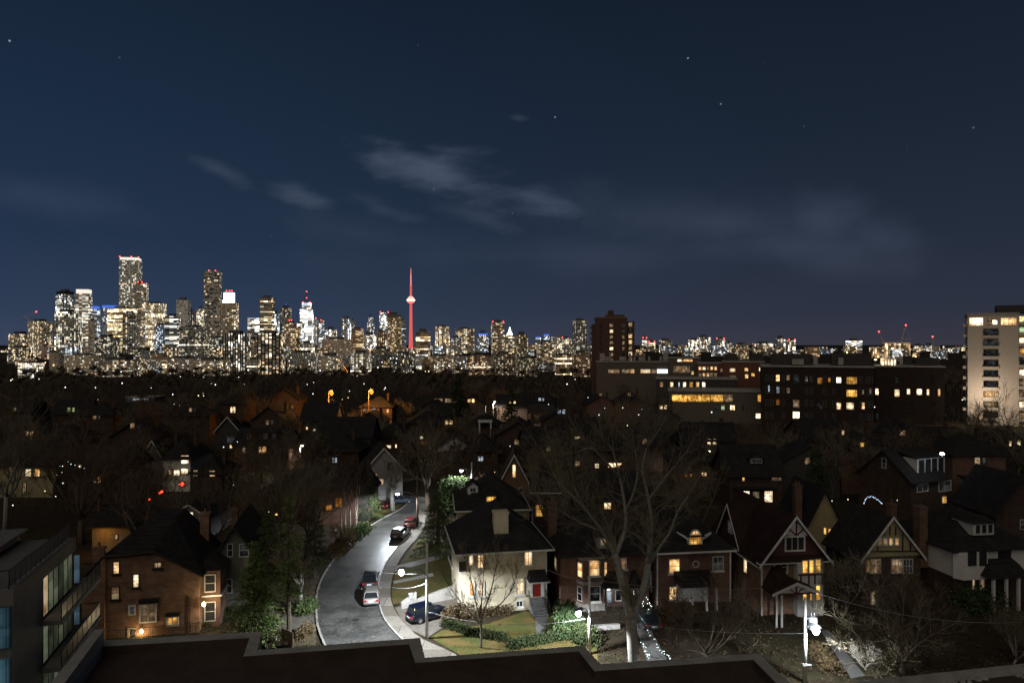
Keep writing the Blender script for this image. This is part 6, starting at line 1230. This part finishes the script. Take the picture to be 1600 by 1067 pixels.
tag(gc.build('undergrowth', needle_mat('undergrowth_dry', L3(.03, .02, .012), L3(.10, .07, .035))), 'dry leaves and low winter growth over the front gardens', 'ground cover', kind='stuff')
# --- woods: the 200 or so bare trees of the middle distance, each its own thing
wr = random.Random(77)
def clear(x, y, r=3.0):
    return all((x-a)**2+(y-b)**2 > (r+c)**2 for a, b, c in FOOT)
rowlab = [(150, 'dark bare tree in the nearer woods among the unlit roofs'), (230, 'dark bare tree in the middle woods below the skyline'), (999, 'dark bare tree in the farther woods just under the skyline')]
placed = 0; tries = 0
while placed < 274 and tries < 6000:
    tries += 1
    Y = 112+270*wr.random()**1.15; px = wr.uniform(-20, 1620); x = (px-CX)/FPX*Y
    if 560 < px < 735 and Y < 135: continue
    if Y > 225 and 1050 < px < 1530: continue
    if Y < 128 and px > 680 and wr.random() < .35: continue
    if not clear(x, Y, .6): continue
    FOOT.append((x, Y, 1.2)); i = wr.randrange(6); lim = next(l for q, l in rowlab if Y < q)
    hmax = 26-(44 if not 920 < px < 1190 else (58 if px < 1045 else 94))/FPX*Y
    if 1110 < px < 1490: hmax = 28-118/FPX*Y; s = min(wr.uniform(.75, 1.22), hmax/12.5)
    if s < .3: continue
    put_tree(VAR[i], x, Y, s, wr.random()*6.28, lim, {150: 'bare trees of the nearer woods', 230: 'bare trees of the middle woods', 999: 'bare trees of the farther woods'}[next(q for q, l in rowlab if Y < q)]); placed += 1
print('trees', placed, tries)
# far tree belt, one mass
tb = MB(); rn = random.Random(8)
for k in range(1000):
    Y = rn.uniform(370, 600); px = rn.uniform(-60, 1660)
    if 925 < px < 1200 and Y < 350: continue
    x = (px-CX)/FPX*Y; ht = min(rn.uniform(7, 17), 27-rn.choice((22, 30, 36, 42, 48, 54, 60))/FPX*Y if px < 930 else 27-rn.uniform(24, 34)/FPX*Y); 
    if ht < 3: continue
    c0 = Vector((x, Y, ht*.55)); tb.tube([(x, Y, 0), (x, Y, ht*.6)], [.25, .12], 3, cap=False)
    for j in range(80):
        e = Vector((rn.gauss(0, 1), rn.gauss(0, 1), abs(rn.gauss(0, .9))+.1)).normalized(); L = ht*.42*rn.uniform(.6, 1); a = c0+e*L*rn.uniform(0, .5); bq = c0+e*L+Vector((0, 0, .1)); sd = e.orthogonal().normalized()*.2
        tb.add([a-sd, a+sd, bq], [(0, 1, 2)])
o = tb.build('treeline', TWIG_R); tag(o, 'far belt of bare trees merging into one dark mass below the skyline', 'trees', kind='stuff')
# ================================================================ street lamps, poles, wires
def street_lamp(label, base, ztop, head, en, polem=POLE, r=.15, col=(.86, .93, 1), led=None, extra=True, spot=R(166), arm_z=None, name='street_lamp', hs=1.25, glob=None, batwing=True, ls=None):
    t = thing(name, label, 'street lamp', (base.x, base.y, 0)); hd = head-Vector((base.x, base.y, 0))
    MB().tube([(0, 0, -.2), (0, 0, ztop*.5), (0, 0, ztop)], [r, r*.85, r*.65], 10).build('pole', polem, t, smooth=True)
    za = (arm_z if arm_z is not None else max(.5, hd.z-1.0)); p0 = Vector((0, 0, za)); m1 = Vector((hd.x*.45, hd.y*.45, hd.z+.05)); 
    MB().tube(spline([p0, Vector((hd.x*.12, hd.y*.12, za+(hd.z-za)*.5)), m1, hd+Vector((0, 0, .12))], 4), [.045*hs**.5]*13, 6).build('arm', METAL, t, smooth=True)
    d = Vector((hd.x, hd.y, 0)).normalized() if Vector((hd.x, hd.y, 0)).length > .01 else Vector((1, 0, 0))
    hdm = MB(); sidev = Vector((-d.y, d.x, 0))
    hdm.hexa([hd+d*a*hs+sidev*b*hs+Vector((0, 0, .0)) for a, b in ((-.35, -.16), (.35, -.13), (.35, .13), (-.35, .16))], [hd+d*a*hs+sidev*b*hs+Vector((0, 0, .16*hs)) for a, b in ((-.3, -.1), (.25, -.06), (.25, .06), (-.3, .1))])
    lh = hdm.build('lamp_head', METAL, t)
    ls = ls or hs; MB().lathe([(.03*ls, -.27*ls), (.15*ls, -.22*ls), (.24*ls, -.1*ls), (.2*ls, -.004)] if ls == hs else [(.1*ls, -1.1*ls), (.35*ls, -.85*ls), (.5*ls, -.5*ls), (.35*ls, -.15*ls), (.1*ls, -.01)], 12, hd).build('lens', led or G_LED, lh, smooth=True)  # the larger drop-shaped lens stands in for glare around the lamp
    l = bpy.data.lights.new('street_light', 'SPOT'); l.energy = en; l.color = col; l.spot_size = spot; l.spot_blend = .5; l.shadow_soft_size = .15
    if batwing:
        l.use_nodes = True; nt = NT(l.node_tree); em = l.node_tree.nodes['Emission']; tcl = nt.n('ShaderNodeTexCoord'); sz = nt.n('ShaderNodeSeparateXYZ'); nt.link(tcl.outputs['Normal'], sz.inputs[0])
        nt.link(nt.math('POWER', nt.math('MAXIMUM', nt.math('ABSOLUTE', sz.outputs[2]), .22), -1.7), em.inputs['Strength'])
    o = bpy.data.objects.new('street_light', l); COL.objects.link(o); o.parent = t; o.location = hd+Vector((0, 0, -.32*hs if ls == hs else -1.18*ls-.05)); return t
LA = 5500
b = P(667, 997); street_lamp('white lamp on a slim pole by the driveway of the cream stucco house', b, CAMH-(849-CY)/FPX*b.y, Q(627, 889, b.y-.3), LA, ls=.55)
b = P(921, 1022); street_lamp('white lamp on a white pole before the bay window house', b, CAMH-(902-CY)/FPX*b.y, Q(904, 953, b.y-.6), 2600, ls=.55)
b = P(1258, 1066); lt = street_lamp('white lamp on a tall white pole with a transformer box', b, CAMH-(934-CY)/FPX*b.y, Q(1275, 979, b.y-.9), 1500, ls=.6, r=.17, arm_z=CAMH-(988-CY)/FPX*b.y)
zt = CAMH-(982-CY)/FPX*b.y
tk = MB().lathe([(.32, 0), (.36, .05), (.36, .95), (.3, 1.05), (.1, 1.12)], 16, (.62, -.05, zt)).build('transformer', mat('transformer_grey', L3(.3, .31, .32), .5, .1, 3), lt); 
for zz in (.15, .85): MB().box(.0, .4, -.1, .0, zt+zz, zt+zz+.1).build('bracket', METAL, tk)
for xx in (.5, .75): MB().lathe([(.05, 1.1), (.07, 1.2), (.03, 1.4)], 8, (xx, -.05, zt)).build('insulator', METAL, tk)
MB().box(-.25, .45, -.2, -.17, CAMH-(1038-CY)/FPX*b.y, CAMH-(1036-CY)/FPX*b.y+.05).build('pole_band', STUCCO_W, lt)
l2 = bpy.data.lights.new('spill_light', 'POINT'); l2.energy = 420; l2.color = (.86, .93, 1); o = bpy.data.objects.new('spill_light', l2); COL.objects.link(o); o.parent = lt; o.location = Q(1278, 975, b.y-1.6)-Vector((b.x, b.y, 0))
b = P(652, 824); street_lamp('white lamp hanging over the far road bend on a brown pole', b, CAMH-(738-CY)/FPX*b.y, Q(621, 770, b.y-.3), 3000, WOOD, spot=R(172))
b = P(737, 800); street_lamp('white lamp lighting the green bush beyond the white house', b, CAMH-(722-CY)/FPX*b.y, Q(721, 734, b.y-.4), 1600)
for lab, px, py, Y, en in [('orange sodium lamp glowing through bare branches, the left of the pair', 518, 611, 215, 5000), ('orange sodium lamp glowing through bare branches, the right of the pair', 580.5, 609, 215, 4200)]:
    hd = Q(px, py, Y); street_lamp(lab, Vector((hd.x-.9, hd.y, 0)), hd.z-.3, hd, en*.3, col=(1, .40, .08), led=G_SOD, hs=1.6, spot=R(179), r=.14, batwing=False, polem=WOOD, ls=1.3)
    lg = bpy.data.lights.new('sodium_glow', 'POINT'); lg.energy = 11000; lg.color = (1, .4, .08); o = bpy.data.objects.new('sodium_glow', lg); COL.objects.link(o); o.location = hd+Vector((.6, -2.6, -.6))
for lab, px, py, Y, en, c in [('cool white lamp in the woods right of the far conifer', 773, 627, 235, 1500, 'LED'), ('small white lamp on a pole among trees right of centre', 1107, 704, 140, 400, 'W'), ('warm lamp over a path in the left middle', 472, 695, 150, 500, 'W'), ('small warm lamp above the road end houses', 609, 679, 160, 300, 'W'), ('amber globe lamp below the leaded apartment block', 1236, 671, 175, 60, 'A'), ('pinkish lamp low in the garden left of the road', 529, 832, 102, 500, 'LED')]:
    hd = Q(px, py, Y); street_lamp(lab, Vector((hd.x-.5, hd.y+.1, 0)), max(hd.z-.2, 1), hd, en*3.5, col=(1, .9, .75) if c != 'A' else (1, .5, .1), led={'LED': G_WHITE, 'W': glow('lamp_warmwhite', (1, .86, .6), 6), 'A': glow('lamp_amber', (1, .45, .05), 2)}[c], hs=1.6 if Y > 120 else .8, spot=R(165))
# poles without lamps and the wires
POLES = {}
def wire(label, a, c, sag=.5, r=.018, m_=None):
    pts = [a.lerp(c, k/12)-Vector((0, 0, sag*4*(k/12)*(1-k/12))) for k in range(13)]
    o = MB().tube([p-a for p in pts], [r]*13, 4).build('power_line', m_ or mat('wire_grey', L3(.3, .3, .3), .7, .1, 3), None, loc=a); tag(o, label, 'wire')
A1 = Q(667, 905, 64.8); A2 = Q(921, 904, 61.6); A3 = Q(1258, 939, 56.3)
wire('wire from the cream house corner sagging to the lamp pole before the bay window', Q(855, 889, 71), A2, .3)
wire('wire running right from the bay window lamp pole to the tudor house', A2, Q(1190, 918, 69), .5)
wire('wire from the transformer pole sagging away to the right edge', Q(1259, 920, 57.2), Q(1640, 968, 60), 1.2)
wire('low wire crossing the lawn between the driveway pole and the bay window pole', Q(667, 955, 64), Q(921, 965, 61), .9)
wire('wire from the driveway pole across the road to the left trees', Q(667, 896, 64.8), Q(500, 872, 82), .6)
wire('low wire between the bay window pole and the transformer pole', Q(921, 962, 61), Q(1258, 989, 56), .5)
wire('wire dropping from the driveway pole to the cream house wall', Q(668, 902, 64.8), Q(722, 925, 70), .2)
wire('wire from the driveway pole reaching low towards the left kerb', Q(667, 910, 64.7), Q(612, 917, 72), .3)

# ================================================================ cars
def car_paint(name, c, metal=.3): 
    m, t, b = principled(name); b.inputs['Base Color'].default_value = c; b.inputs['Metallic'].default_value = metal; b.inputs['Roughness'].default_value = .28; b.inputs['Coat Weight'].default_value = .7; b.inputs['Coat Roughness'].default_value = .05; return m
TYRE = mat('tyre_rubber', L3(.015, .015, .015), .8, .2, 8); RIM = mat('wheel_rim', L3(.45, .45, .46), .35, .1, 5, .8); CGLASS = mat('car_glass', L3(.012, .014, .016), .06, .1, 2, spec=.8); TAILM = mat('tail_lens', L3(.28, .012, .01), .25, .1, 5, spec=.6); HEADM = mat('head_lens', L3(.6, .6, .62), .15, .1, 5, spec=.8); PLATE = mat('plate_white', L3(.6, .62, .64), .5, .05, 5)
def loft(rings):
    mb = MB(); n = len(rings[0])
    for r_ in rings: mb.v += [tuple(p) for p in r_]
    for i in range(len(rings)-1):
        for k in range(n): a = i*n+k; c = i*n+(k+1) % n; mb.f.append((a, c, c+n, a+n))
    mb.f.append(tuple(range(n-1, -1, -1))); e = (len(rings)-1)*n; mb.f.append(tuple(e+k for k in range(n))); return mb
def car(label, pos, rz, paint, L=4.6, Wd=1.82, Ht=1.48, kind='sedan', plate=True):
    t = thing('parked_car', label, 'car', (pos.x, pos.y, pos.z if pos.z else .012), rz); hw = Wd/2   # nose towards +x
    belt = .92 if kind == 'sedan' else 1.02
    st = [(-L/2, .42, .80, .80), (-L/2+.12, .28, belt-.03, .90), (-L/2+.55, .22, belt, .97), (-L*.2, .20, belt+.01, 1), (L*.1, .20, belt, 1), (L*.24, .20, belt-.03, .99), (L*.38, .22, belt-.10, .96), (L/2-.1, .26, belt-.2, .88), (L/2, .40, .62, .72)]
    rings = []
    for x, zb, zt_, wf in st:
        w_ = hw*wf; zm = zb+(zt_-zb)*.45
        rings.append([(x, -w_*.88, zb), (x, -w_*.98, zb+.08), (x, -w_, zm), (x, -w_*.97, zt_-.1), (x, -w_*.86, zt_), (x, w_*.86, zt_), (x, w_*.97, zt_-.1), (x, w_, zm), (x, w_*.98, zb+.08), (x, w_*.88, zb)])
    bd = loft(rings).build('body', paint, t, smooth=False); bv = bd.modifiers.new('round', 'SUBSURF'); bv.levels = 1; bv.render_levels = 2
    for p in bd.data.polygons: p.use_smooth = True
    rear = -L*.44 if kind != 'sedan' else -L*.37; rr0 = rear+(.18 if kind != 'sedan' else .62); rf1 = L*.02; wf1 = L*.22; zb = belt-.06
    gl = loft([[(rear, -hw*.82, zb), (rear, hw*.82, zb), (wf1, hw*.84, zb), (wf1, -hw*.84, zb)], [(rr0, -hw*.66, Ht-.07), (rr0, hw*.66, Ht-.07), (rf1, hw*.66, Ht-.06), (rf1, -hw*.66, Ht-.06)]]); gl.build('window', CGLASS, t)
    rf = loft([[(rr0-.08, -hw*.70, Ht-.09), (rr0-.08, hw*.70, Ht-.09), (rf1+.1, hw*.70, Ht-.08), (rf1+.1, -hw*.70, Ht-.08)], [(rr0+.08, -hw*.6, Ht-.005), (rr0+.08, hw*.6, Ht-.005), (rf1-.12, hw*.6, Ht), (rf1-.12, -hw*.6, Ht)]]); rf.build('roof', paint, t)
    for s in (-1, 1):
        for (xa, xb) in ((rear+.02, rr0), (wf1-.02, rf1)): MB().tube([(xa, s*hw*.825, zb), (xb, s*hw*.665, Ht-.07)], [.045, .04], 5).build('pillar', paint, t)
        xm = (rear+wf1)/2-.1; MB().tube([(xm, s*hw*.832, zb), (xm-.02, s*hw*.665, Ht-.07)], [.04, .04], 5).build('pillar', paint, t)
    for sx in (-L*.3, L*.31):
        for s in (-1, 1):
            wh = MB(); wh.lathe([(.2, -.11), (.31, -.11), (.335, -.07), (.335, .07), (.31, .11), (.2, .11)], 20); wh.v = [(x, z, y) for x, y, z in wh.v]
            o = wh.build('wheel', TYRE, t, loc=(sx, s*(hw-.1), .335)); rm = MB(); rm.lathe([(.03, -.118), (.19, -.113), (.2, .113), (.03, .118)], 10); rm.v = [(x, z, y) for x, y, z in rm.v]; rm.build('rim', RIM, o)
    for s in (-1, 1):
        MB().hexa([(-L/2-.01, s*hw*.48, .66), (-L/2+.2, s*hw*.93, .66), (-L/2+.2, s*hw*.93, .66), (-L/2-.01, s*hw*.48, .66)], [(-L/2+.03, s*hw*.5, .86), (-L/2+.22, s*hw*.92, .88), (-L/2+.22, s*hw*.92, .88), (-L/2+.03, s*hw*.5, .86)]) if False else None
        MB().box(-L/2-.005, -L/2+.22, min(s*hw*.52, s*hw*.86), max(s*hw*.52, s*hw*.86), .66, .84).build('tail_light', TAILM, t)
        MB().box(L/2-.22, L/2-.02, min(s*hw*.48, s*hw*.82), max(s*hw*.48, s*hw*.82), .56, .68).build('headlight', HEADM, t)
        MB().box(L*.15, L*.2, min(s*hw*1.0, s*hw*1.16), max(s*hw*1.0, s*hw*1.16), belt, belt+.13).build('wing_mirror', paint, t)
    if plate: MB().box(-L/2-.02, -L/2, -.26, .26, .58, .72).build('number_plate', PLATE, t)
    MB().box(-L/2-.03, -L/2+.1, -hw*.7, hw*.7, .34, .46).build('bumper', BLACKM, t)
    return t
def along(p, q): d = P(*q)-P(*p); return math.atan2(d.y, d.x)
car('silver crossover parked facing away behind the dark car', P(580, 938), R(101), car_paint('paint_silver', L3(.27, .255, .235)), 4.4, 1.84, 1.62, 'suv')
car('dark saloon parked facing away in front of the silver crossover', P(578.5, 911), R(99), car_paint('paint_graphite', L3(.03, .033, .038)), 4.7, 1.84, 1.46)
car('black hatchback parked on the right of the road bend', P(625.5, 838.5), along((612, 852), (640, 828)), car_paint('paint_black', L3(.012, .014, .016)), 4.5, 1.84, 1.52, 'suv')
car('red car parked at the top of the bend beyond the black hatchback', P(643, 822), along((636, 832), (652, 812)), car_paint('paint_red', L3(.10, .008, .008)), 4.4, 1.8, 1.5, 'suv')
car('pale blue white lit car at the far end of the road', P(626, 786), R(20), car_paint('paint_blue_grey', L3(.05, .06, .09)), 4.4, 1.8, 1.48)
car('dark blue suv standing on the driveway behind the lamp pole', P(669, 966)+Vector((0, 0, .036)), R(35), car_paint('paint_blue', L3(.004, .006, .018)), 4.5, 1.88, 1.66, 'suv')
car('small red car in a front garden at the road end', P(588, 795), R(160), car_paint('paint_dull_red', L3(.09, .01, .01)), 4.2, 1.75, 1.5, 'suv')
car('dark car half hidden beside the bay window house porch', P(1013, 975), R(95), car_paint('paint_teal', L3(.02, .035, .035)), 4.4, 1.8, 1.46)

# ================================================================ walls, fences and small things
def wall_(label, pts, h_, th, m_, name='garden_wall', cat='wall', z=0.0):
    mb = MB(); P3 = [P(*p) for p in pts]; o = P3[0]
    for a, c in zip(P3[:-1], P3[1:]):
        d = (c-a).normalized(); n_ = Vector((-d.y, d.x, 0))*th/2; ha = h_ if not isinstance(h_, tuple) else h_[0]; hb = h_ if not isinstance(h_, tuple) else h_[1]
        a_, c_ = a-o, c-o; mb.hexa([a_-n_, c_-n_, c_+n_, a_+n_], [a_-n_+Vector((0, 0, ha)), c_-n_+Vector((0, 0, hb)), c_+n_+Vector((0, 0, hb)), a_+n_+Vector((0, 0, ha))])
    ob = mb.build(name, m_, None, loc=(o.x, o.y, z)); return tag(ob, label, cat)
wall_('low cream retaining wall sloping up beside the driveway', [(627, 951), (650, 946), (712, 934)], (.7, 1.5), .3, CONC)
wall_('low stone wall along the front lawn of the bay window house', [(925, 984), (968, 981)], .45, .35, CONC)
wall_('dark timber fence below the left conifer', [(440, 1006), (452, 1010), (458, 1014)], 1.5, .08, WOOD, 'wooden_fence', 'fence')
MBf = MB(); fp = [P(165, 1004), P(312, 990), P(345, 982), P(392, 980)]; o0 = fp[0]
for a, c in zip(fp[:-1], fp[1:]):
    L_ = (c-a).length; k = int(L_/.16)
    for j in range(k): p = a.lerp(c, j/k)-o0; MBf.box(p.x-.012, p.x+.012, p.y-.012, p.y+.012, 0, 1.15)
    for zz in (.1, 1.1): MBf.tube([a-o0+Vector((0, 0, zz)), c-o0+Vector((0, 0, zz))], [.02, .02], 4)
tag(MBf.build('iron_fence', BLACKM, None, loc=o0), 'thin iron railing in front of the left brick house', 'fence')
rr = random.Random(12); sp = MB(); o0 = P(430, 1006)
for k in range(34):
    p = P(rr.uniform(411, 452), rr.uniform(1000, 1013))-o0; r = rr.uniform(.12, .28); z = rr.uniform(0, .45)
    sp.hexa([(p.x+math.cos(a)*r*rr.uniform(.8, 1.1), p.y+math.sin(a)*r, z) for a in (0, 1.1, 2.2, 3.3, 4.4, 5.4)], [(p.x+math.cos(a)*r*.7, p.y+math.sin(a)*r*.7, z+r*1.1) for a in (0, 1.1, 2.2, 3.3, 4.4, 5.4)])
tag(sp.build('stone_pile', STONE, None, loc=o0), 'rough heap of pale garden stones by the left conifer', 'stones')
def urn(label, px, py, s, z): 
    b = P(px, py); tag(MB().lathe([(.12*s, 0), (.14*s, .05*s), (.06*s, .15*s), (.2*s, .35*s), (.28*s, .5*s), (.24*s, .52*s)], 14).build('garden_urn', STUCCO_W, None, True, loc=(b.x, b.y, z)), label, 'urn')
urn('white garden urn on the end of the cream retaining wall', 642, 949, 1.0, 1.02); urn('dark planter pot by the brick house porch', 327, 976, 1.1, 0)
for lab, px, py in (('round iron manhole cover in the road behind the silver crossover', 556, 968), ('round iron manhole cover in the road left of the dark saloon', 545, 900)):
    b = P(px, py); tag(MB().lathe([(.36, 0), (.36, .006), (.3, .008)], 20).build('manhole_cover', mat('iron_cover', L3(.035, .033, .03), .6, .3, 6), None, loc=(b.x, b.y, .012)), lab, 'manhole cover')
# string lights
def string_lights(label, pts, r=.05, m_=G_XMAS, n=14, jit=.15, seed=1):
    rn = random.Random(seed); t = thing('string_lights', label, 'fairy lights', pts[0]); o = pts[0]; S = spline(pts, max(2, n//max(1, len(pts)-1)))
    MB().tube([p-o for p in S], [.012]*len(S), 3).build('wire', BLACKM, t); b = MB()
    for p in S:
        q = p-o+Vector((rn.uniform(-jit, jit), rn.uniform(-jit, jit), rn.uniform(-jit, jit))); b.lathe([(r*.3, -r), (r, 0), (r*.3, r)], 6, q)
    tag(b.build('bulbs', m_, t), kind='stuff')
g0 = lambda x, y, z=.25: P(x, y)+Vector((0, 0, z))
string_lights('white path lights along the right side of the garden walk', [g0(1014, 990), g0(1026, 1010), g0(1040, 1026), g0(1050, 1034)], .035, n=22, seed=1)
string_lights('white path lights along the left side of the garden walk', [g0(1003, 1008), g0(1010, 1022), g0(1014, 1032)], .035, n=16, seed=2)
string_lights('fairy lights over the porch bush of the bay window house', [Q(985, 935, 69), Q(990, 928, 69), Q(998, 938, 69), Q(1008, 946, 69), Q(1014, 940, 69)], .04, n=26, jit=.5, seed=3)
string_lights('bluish arc of lights strung below the flood lit house', [Q(1350, 786, 108), Q(1354, 778, 108), Q(1363, 776, 108), Q(1371, 781, 108), Q(1379, 786, 108)], .09, glow('string_blue', (.6, .75, 1), 1.2), n=18, jit=.08, seed=4)
string_lights('loose lights wound through the big bare left tree', [Q(94, 770, 104), Q(93, 745, 104), Q(95, 728, 104), Q(106, 724, 104), Q(118, 722, 104), Q(126, 730, 104)], .06, G_XMAS, n=12, jit=.4, seed=5)
# red lights in the left middle
red = [(284, 756, .42), (249, 770, .22), (253, 768, .26), (234, 780, .2), (233, 792, .14)]
for (x, y, r), lab in zip(red, ('brightest red lamp beside the dark garages in the left middle', 'red lamp seen through branches, upper of the left pair', 'larger red lamp just right of the branch hidden pair', 'dim red lamp low among the branches', 'smallest red lamp lowest among the branches')):
    p = Q(x, y, 112); t = thing('signal_lamp', lab, 'lamp', (p.x, p.y, 0)); MB().tube([(0, .1, 0), (0, .1, p.z+.3)], [.05, .04], 5).build('pole', BLACKM, t); MB().lathe([(r*.4, -r*.7), (r, 0), (r*.4, r*.7)], 10, (0, 0, p.z)).build('lens', G_TAIL, t); MB().box(-r*1.1, r*1.1, .02, .2, p.z-r, p.z+r).build('housing', BLACKM, t)
    if r > .2: point('lamp_light', (0, -.9, p.z), 30*r/.4, (1, .08, .03), t)
# small lights scattered through the woods: garden and porch lamps on short posts
lr = random.Random(31); GL_ = [glow('garden_light_warm', (1, .72, .38), 2.2), glow('garden_light_white', (.92, .95, 1), 2.4)]
gmesh = [(MB().tube([(0, 0, 0), (0, 0, 1)], [.05, .04], 5).mesh('post', BLACKM), MB().lathe([(.05, .0), (.2, .1), (.2, .35), (.06, .5)], 8).mesh('lantern', m_)) for m_ in GL_]
spots = [(102, 606), (149, 606.5), (236, 606.5), (270, 617), (310, 619), (318, 619), (292, 626.5), (272, 632), (280, 634), (171, 643.5), (186, 651.5), (178, 688), (194, 671), (373, 590), (382, 601), (17, 595), (318, 590), (303, 587), (480, 601), (489, 616), (546, 612), (451, 621), (544, 622), (602, 607), (797, 629), (844, 617), (919, 622), (945, 638), (973, 638), (886, 601), (1003, 640), (1062, 631), (1282, 661), (760, 702), (806, 707), (1300, 783), (1306, 661), (556, 667), (495, 685), (416, 680), (357, 790), (240, 807), (1531, 773), (945, 598), (700, 640), (395, 740), (365, 758), (337, 772), (420, 800), (372, 802), (1035, 716), (1040, 712), (1099, 697), (1075, 696), (1022, 705), (1325, 781), (1402, 782), (760, 745), (773, 738), (772, 720), (620, 752), (830, 690), (12, 706), (20, 790), (87, 776), (70, 768)]+[(lr.uniform(0, 1600), 588+160*lr.random()**1.6) for _ in range(60)]
for k, (x, y) in enumerate(spots):
    Y = max(100, min(520, 21.5*FPX/(y-CY))) if y < 700 else 25.5*FPX/(y-CY); p = Q(x, y, Y); i = 1 if lr.random() < .6 else 0; zz = max(.3, p.z)
    t = thing('garden_lamp', 'small point of light on a post among the dark trees', 'lamp', (p.x, p.y, 0), 0, 'small lamps dotted through the woods')
    a = bpy.data.objects.new('post', gmesh[i][0]); c = bpy.data.objects.new('lantern', gmesh[i][1])
    for q in (a, c): COL.objects.link(q); q.parent = t
    s_ = Y/FPX*lr.uniform(2.0, 4.2); a.scale = (1, 1, zz); c.location = (0, 0, zz); c.scale = (s_,)*3
# chimneys of light: bright hot avenue between the far blocks
p0 = Q(538, 579, 900); t = thing('avenue_lamps', 'double string of orange lamps running up the far avenue', 'street lamps', (p0.x, p0.y, 0)); b = MB()
for k in range(16):
    Y = 640+k*14
    for s in (-1, 1):
        x = (541-(Y-640)/30-CX)/FPX*Y+s*1.2; b.lathe([(.15, 2), (.4, 2.3), (.15, 2.6)], 6, (x-p0.x, Y-p0.y, 0))
b.build('lens', G_SOD, t)
# lamps of the streets at the foot of the far town
for k in range(90):
    px = lr.uniform(0, 760); Y = lr.uniform(430, 760); x = (px-CX)/FPX*Y; zz = lr.uniform(7, 15)
    t = thing('garden_lamp', 'bright speck of light among the roofs along the far tree line', 'lamp', (x, Y, 0), 0, 'lamps along the far tree line'); i = 0 if lr.random() < .45 else 1
    a = bpy.data.objects.new('post', gmesh[i][0]); c = bpy.data.objects.new('lantern', gmesh[i][1])
    for q in (a, c): COL.objects.link(q); q.parent = t
    s_ = Y/FPX*lr.uniform(2, 5); a.scale = (1, 1, zz); c.location = (0, 0, zz); c.scale = (s_,)*3
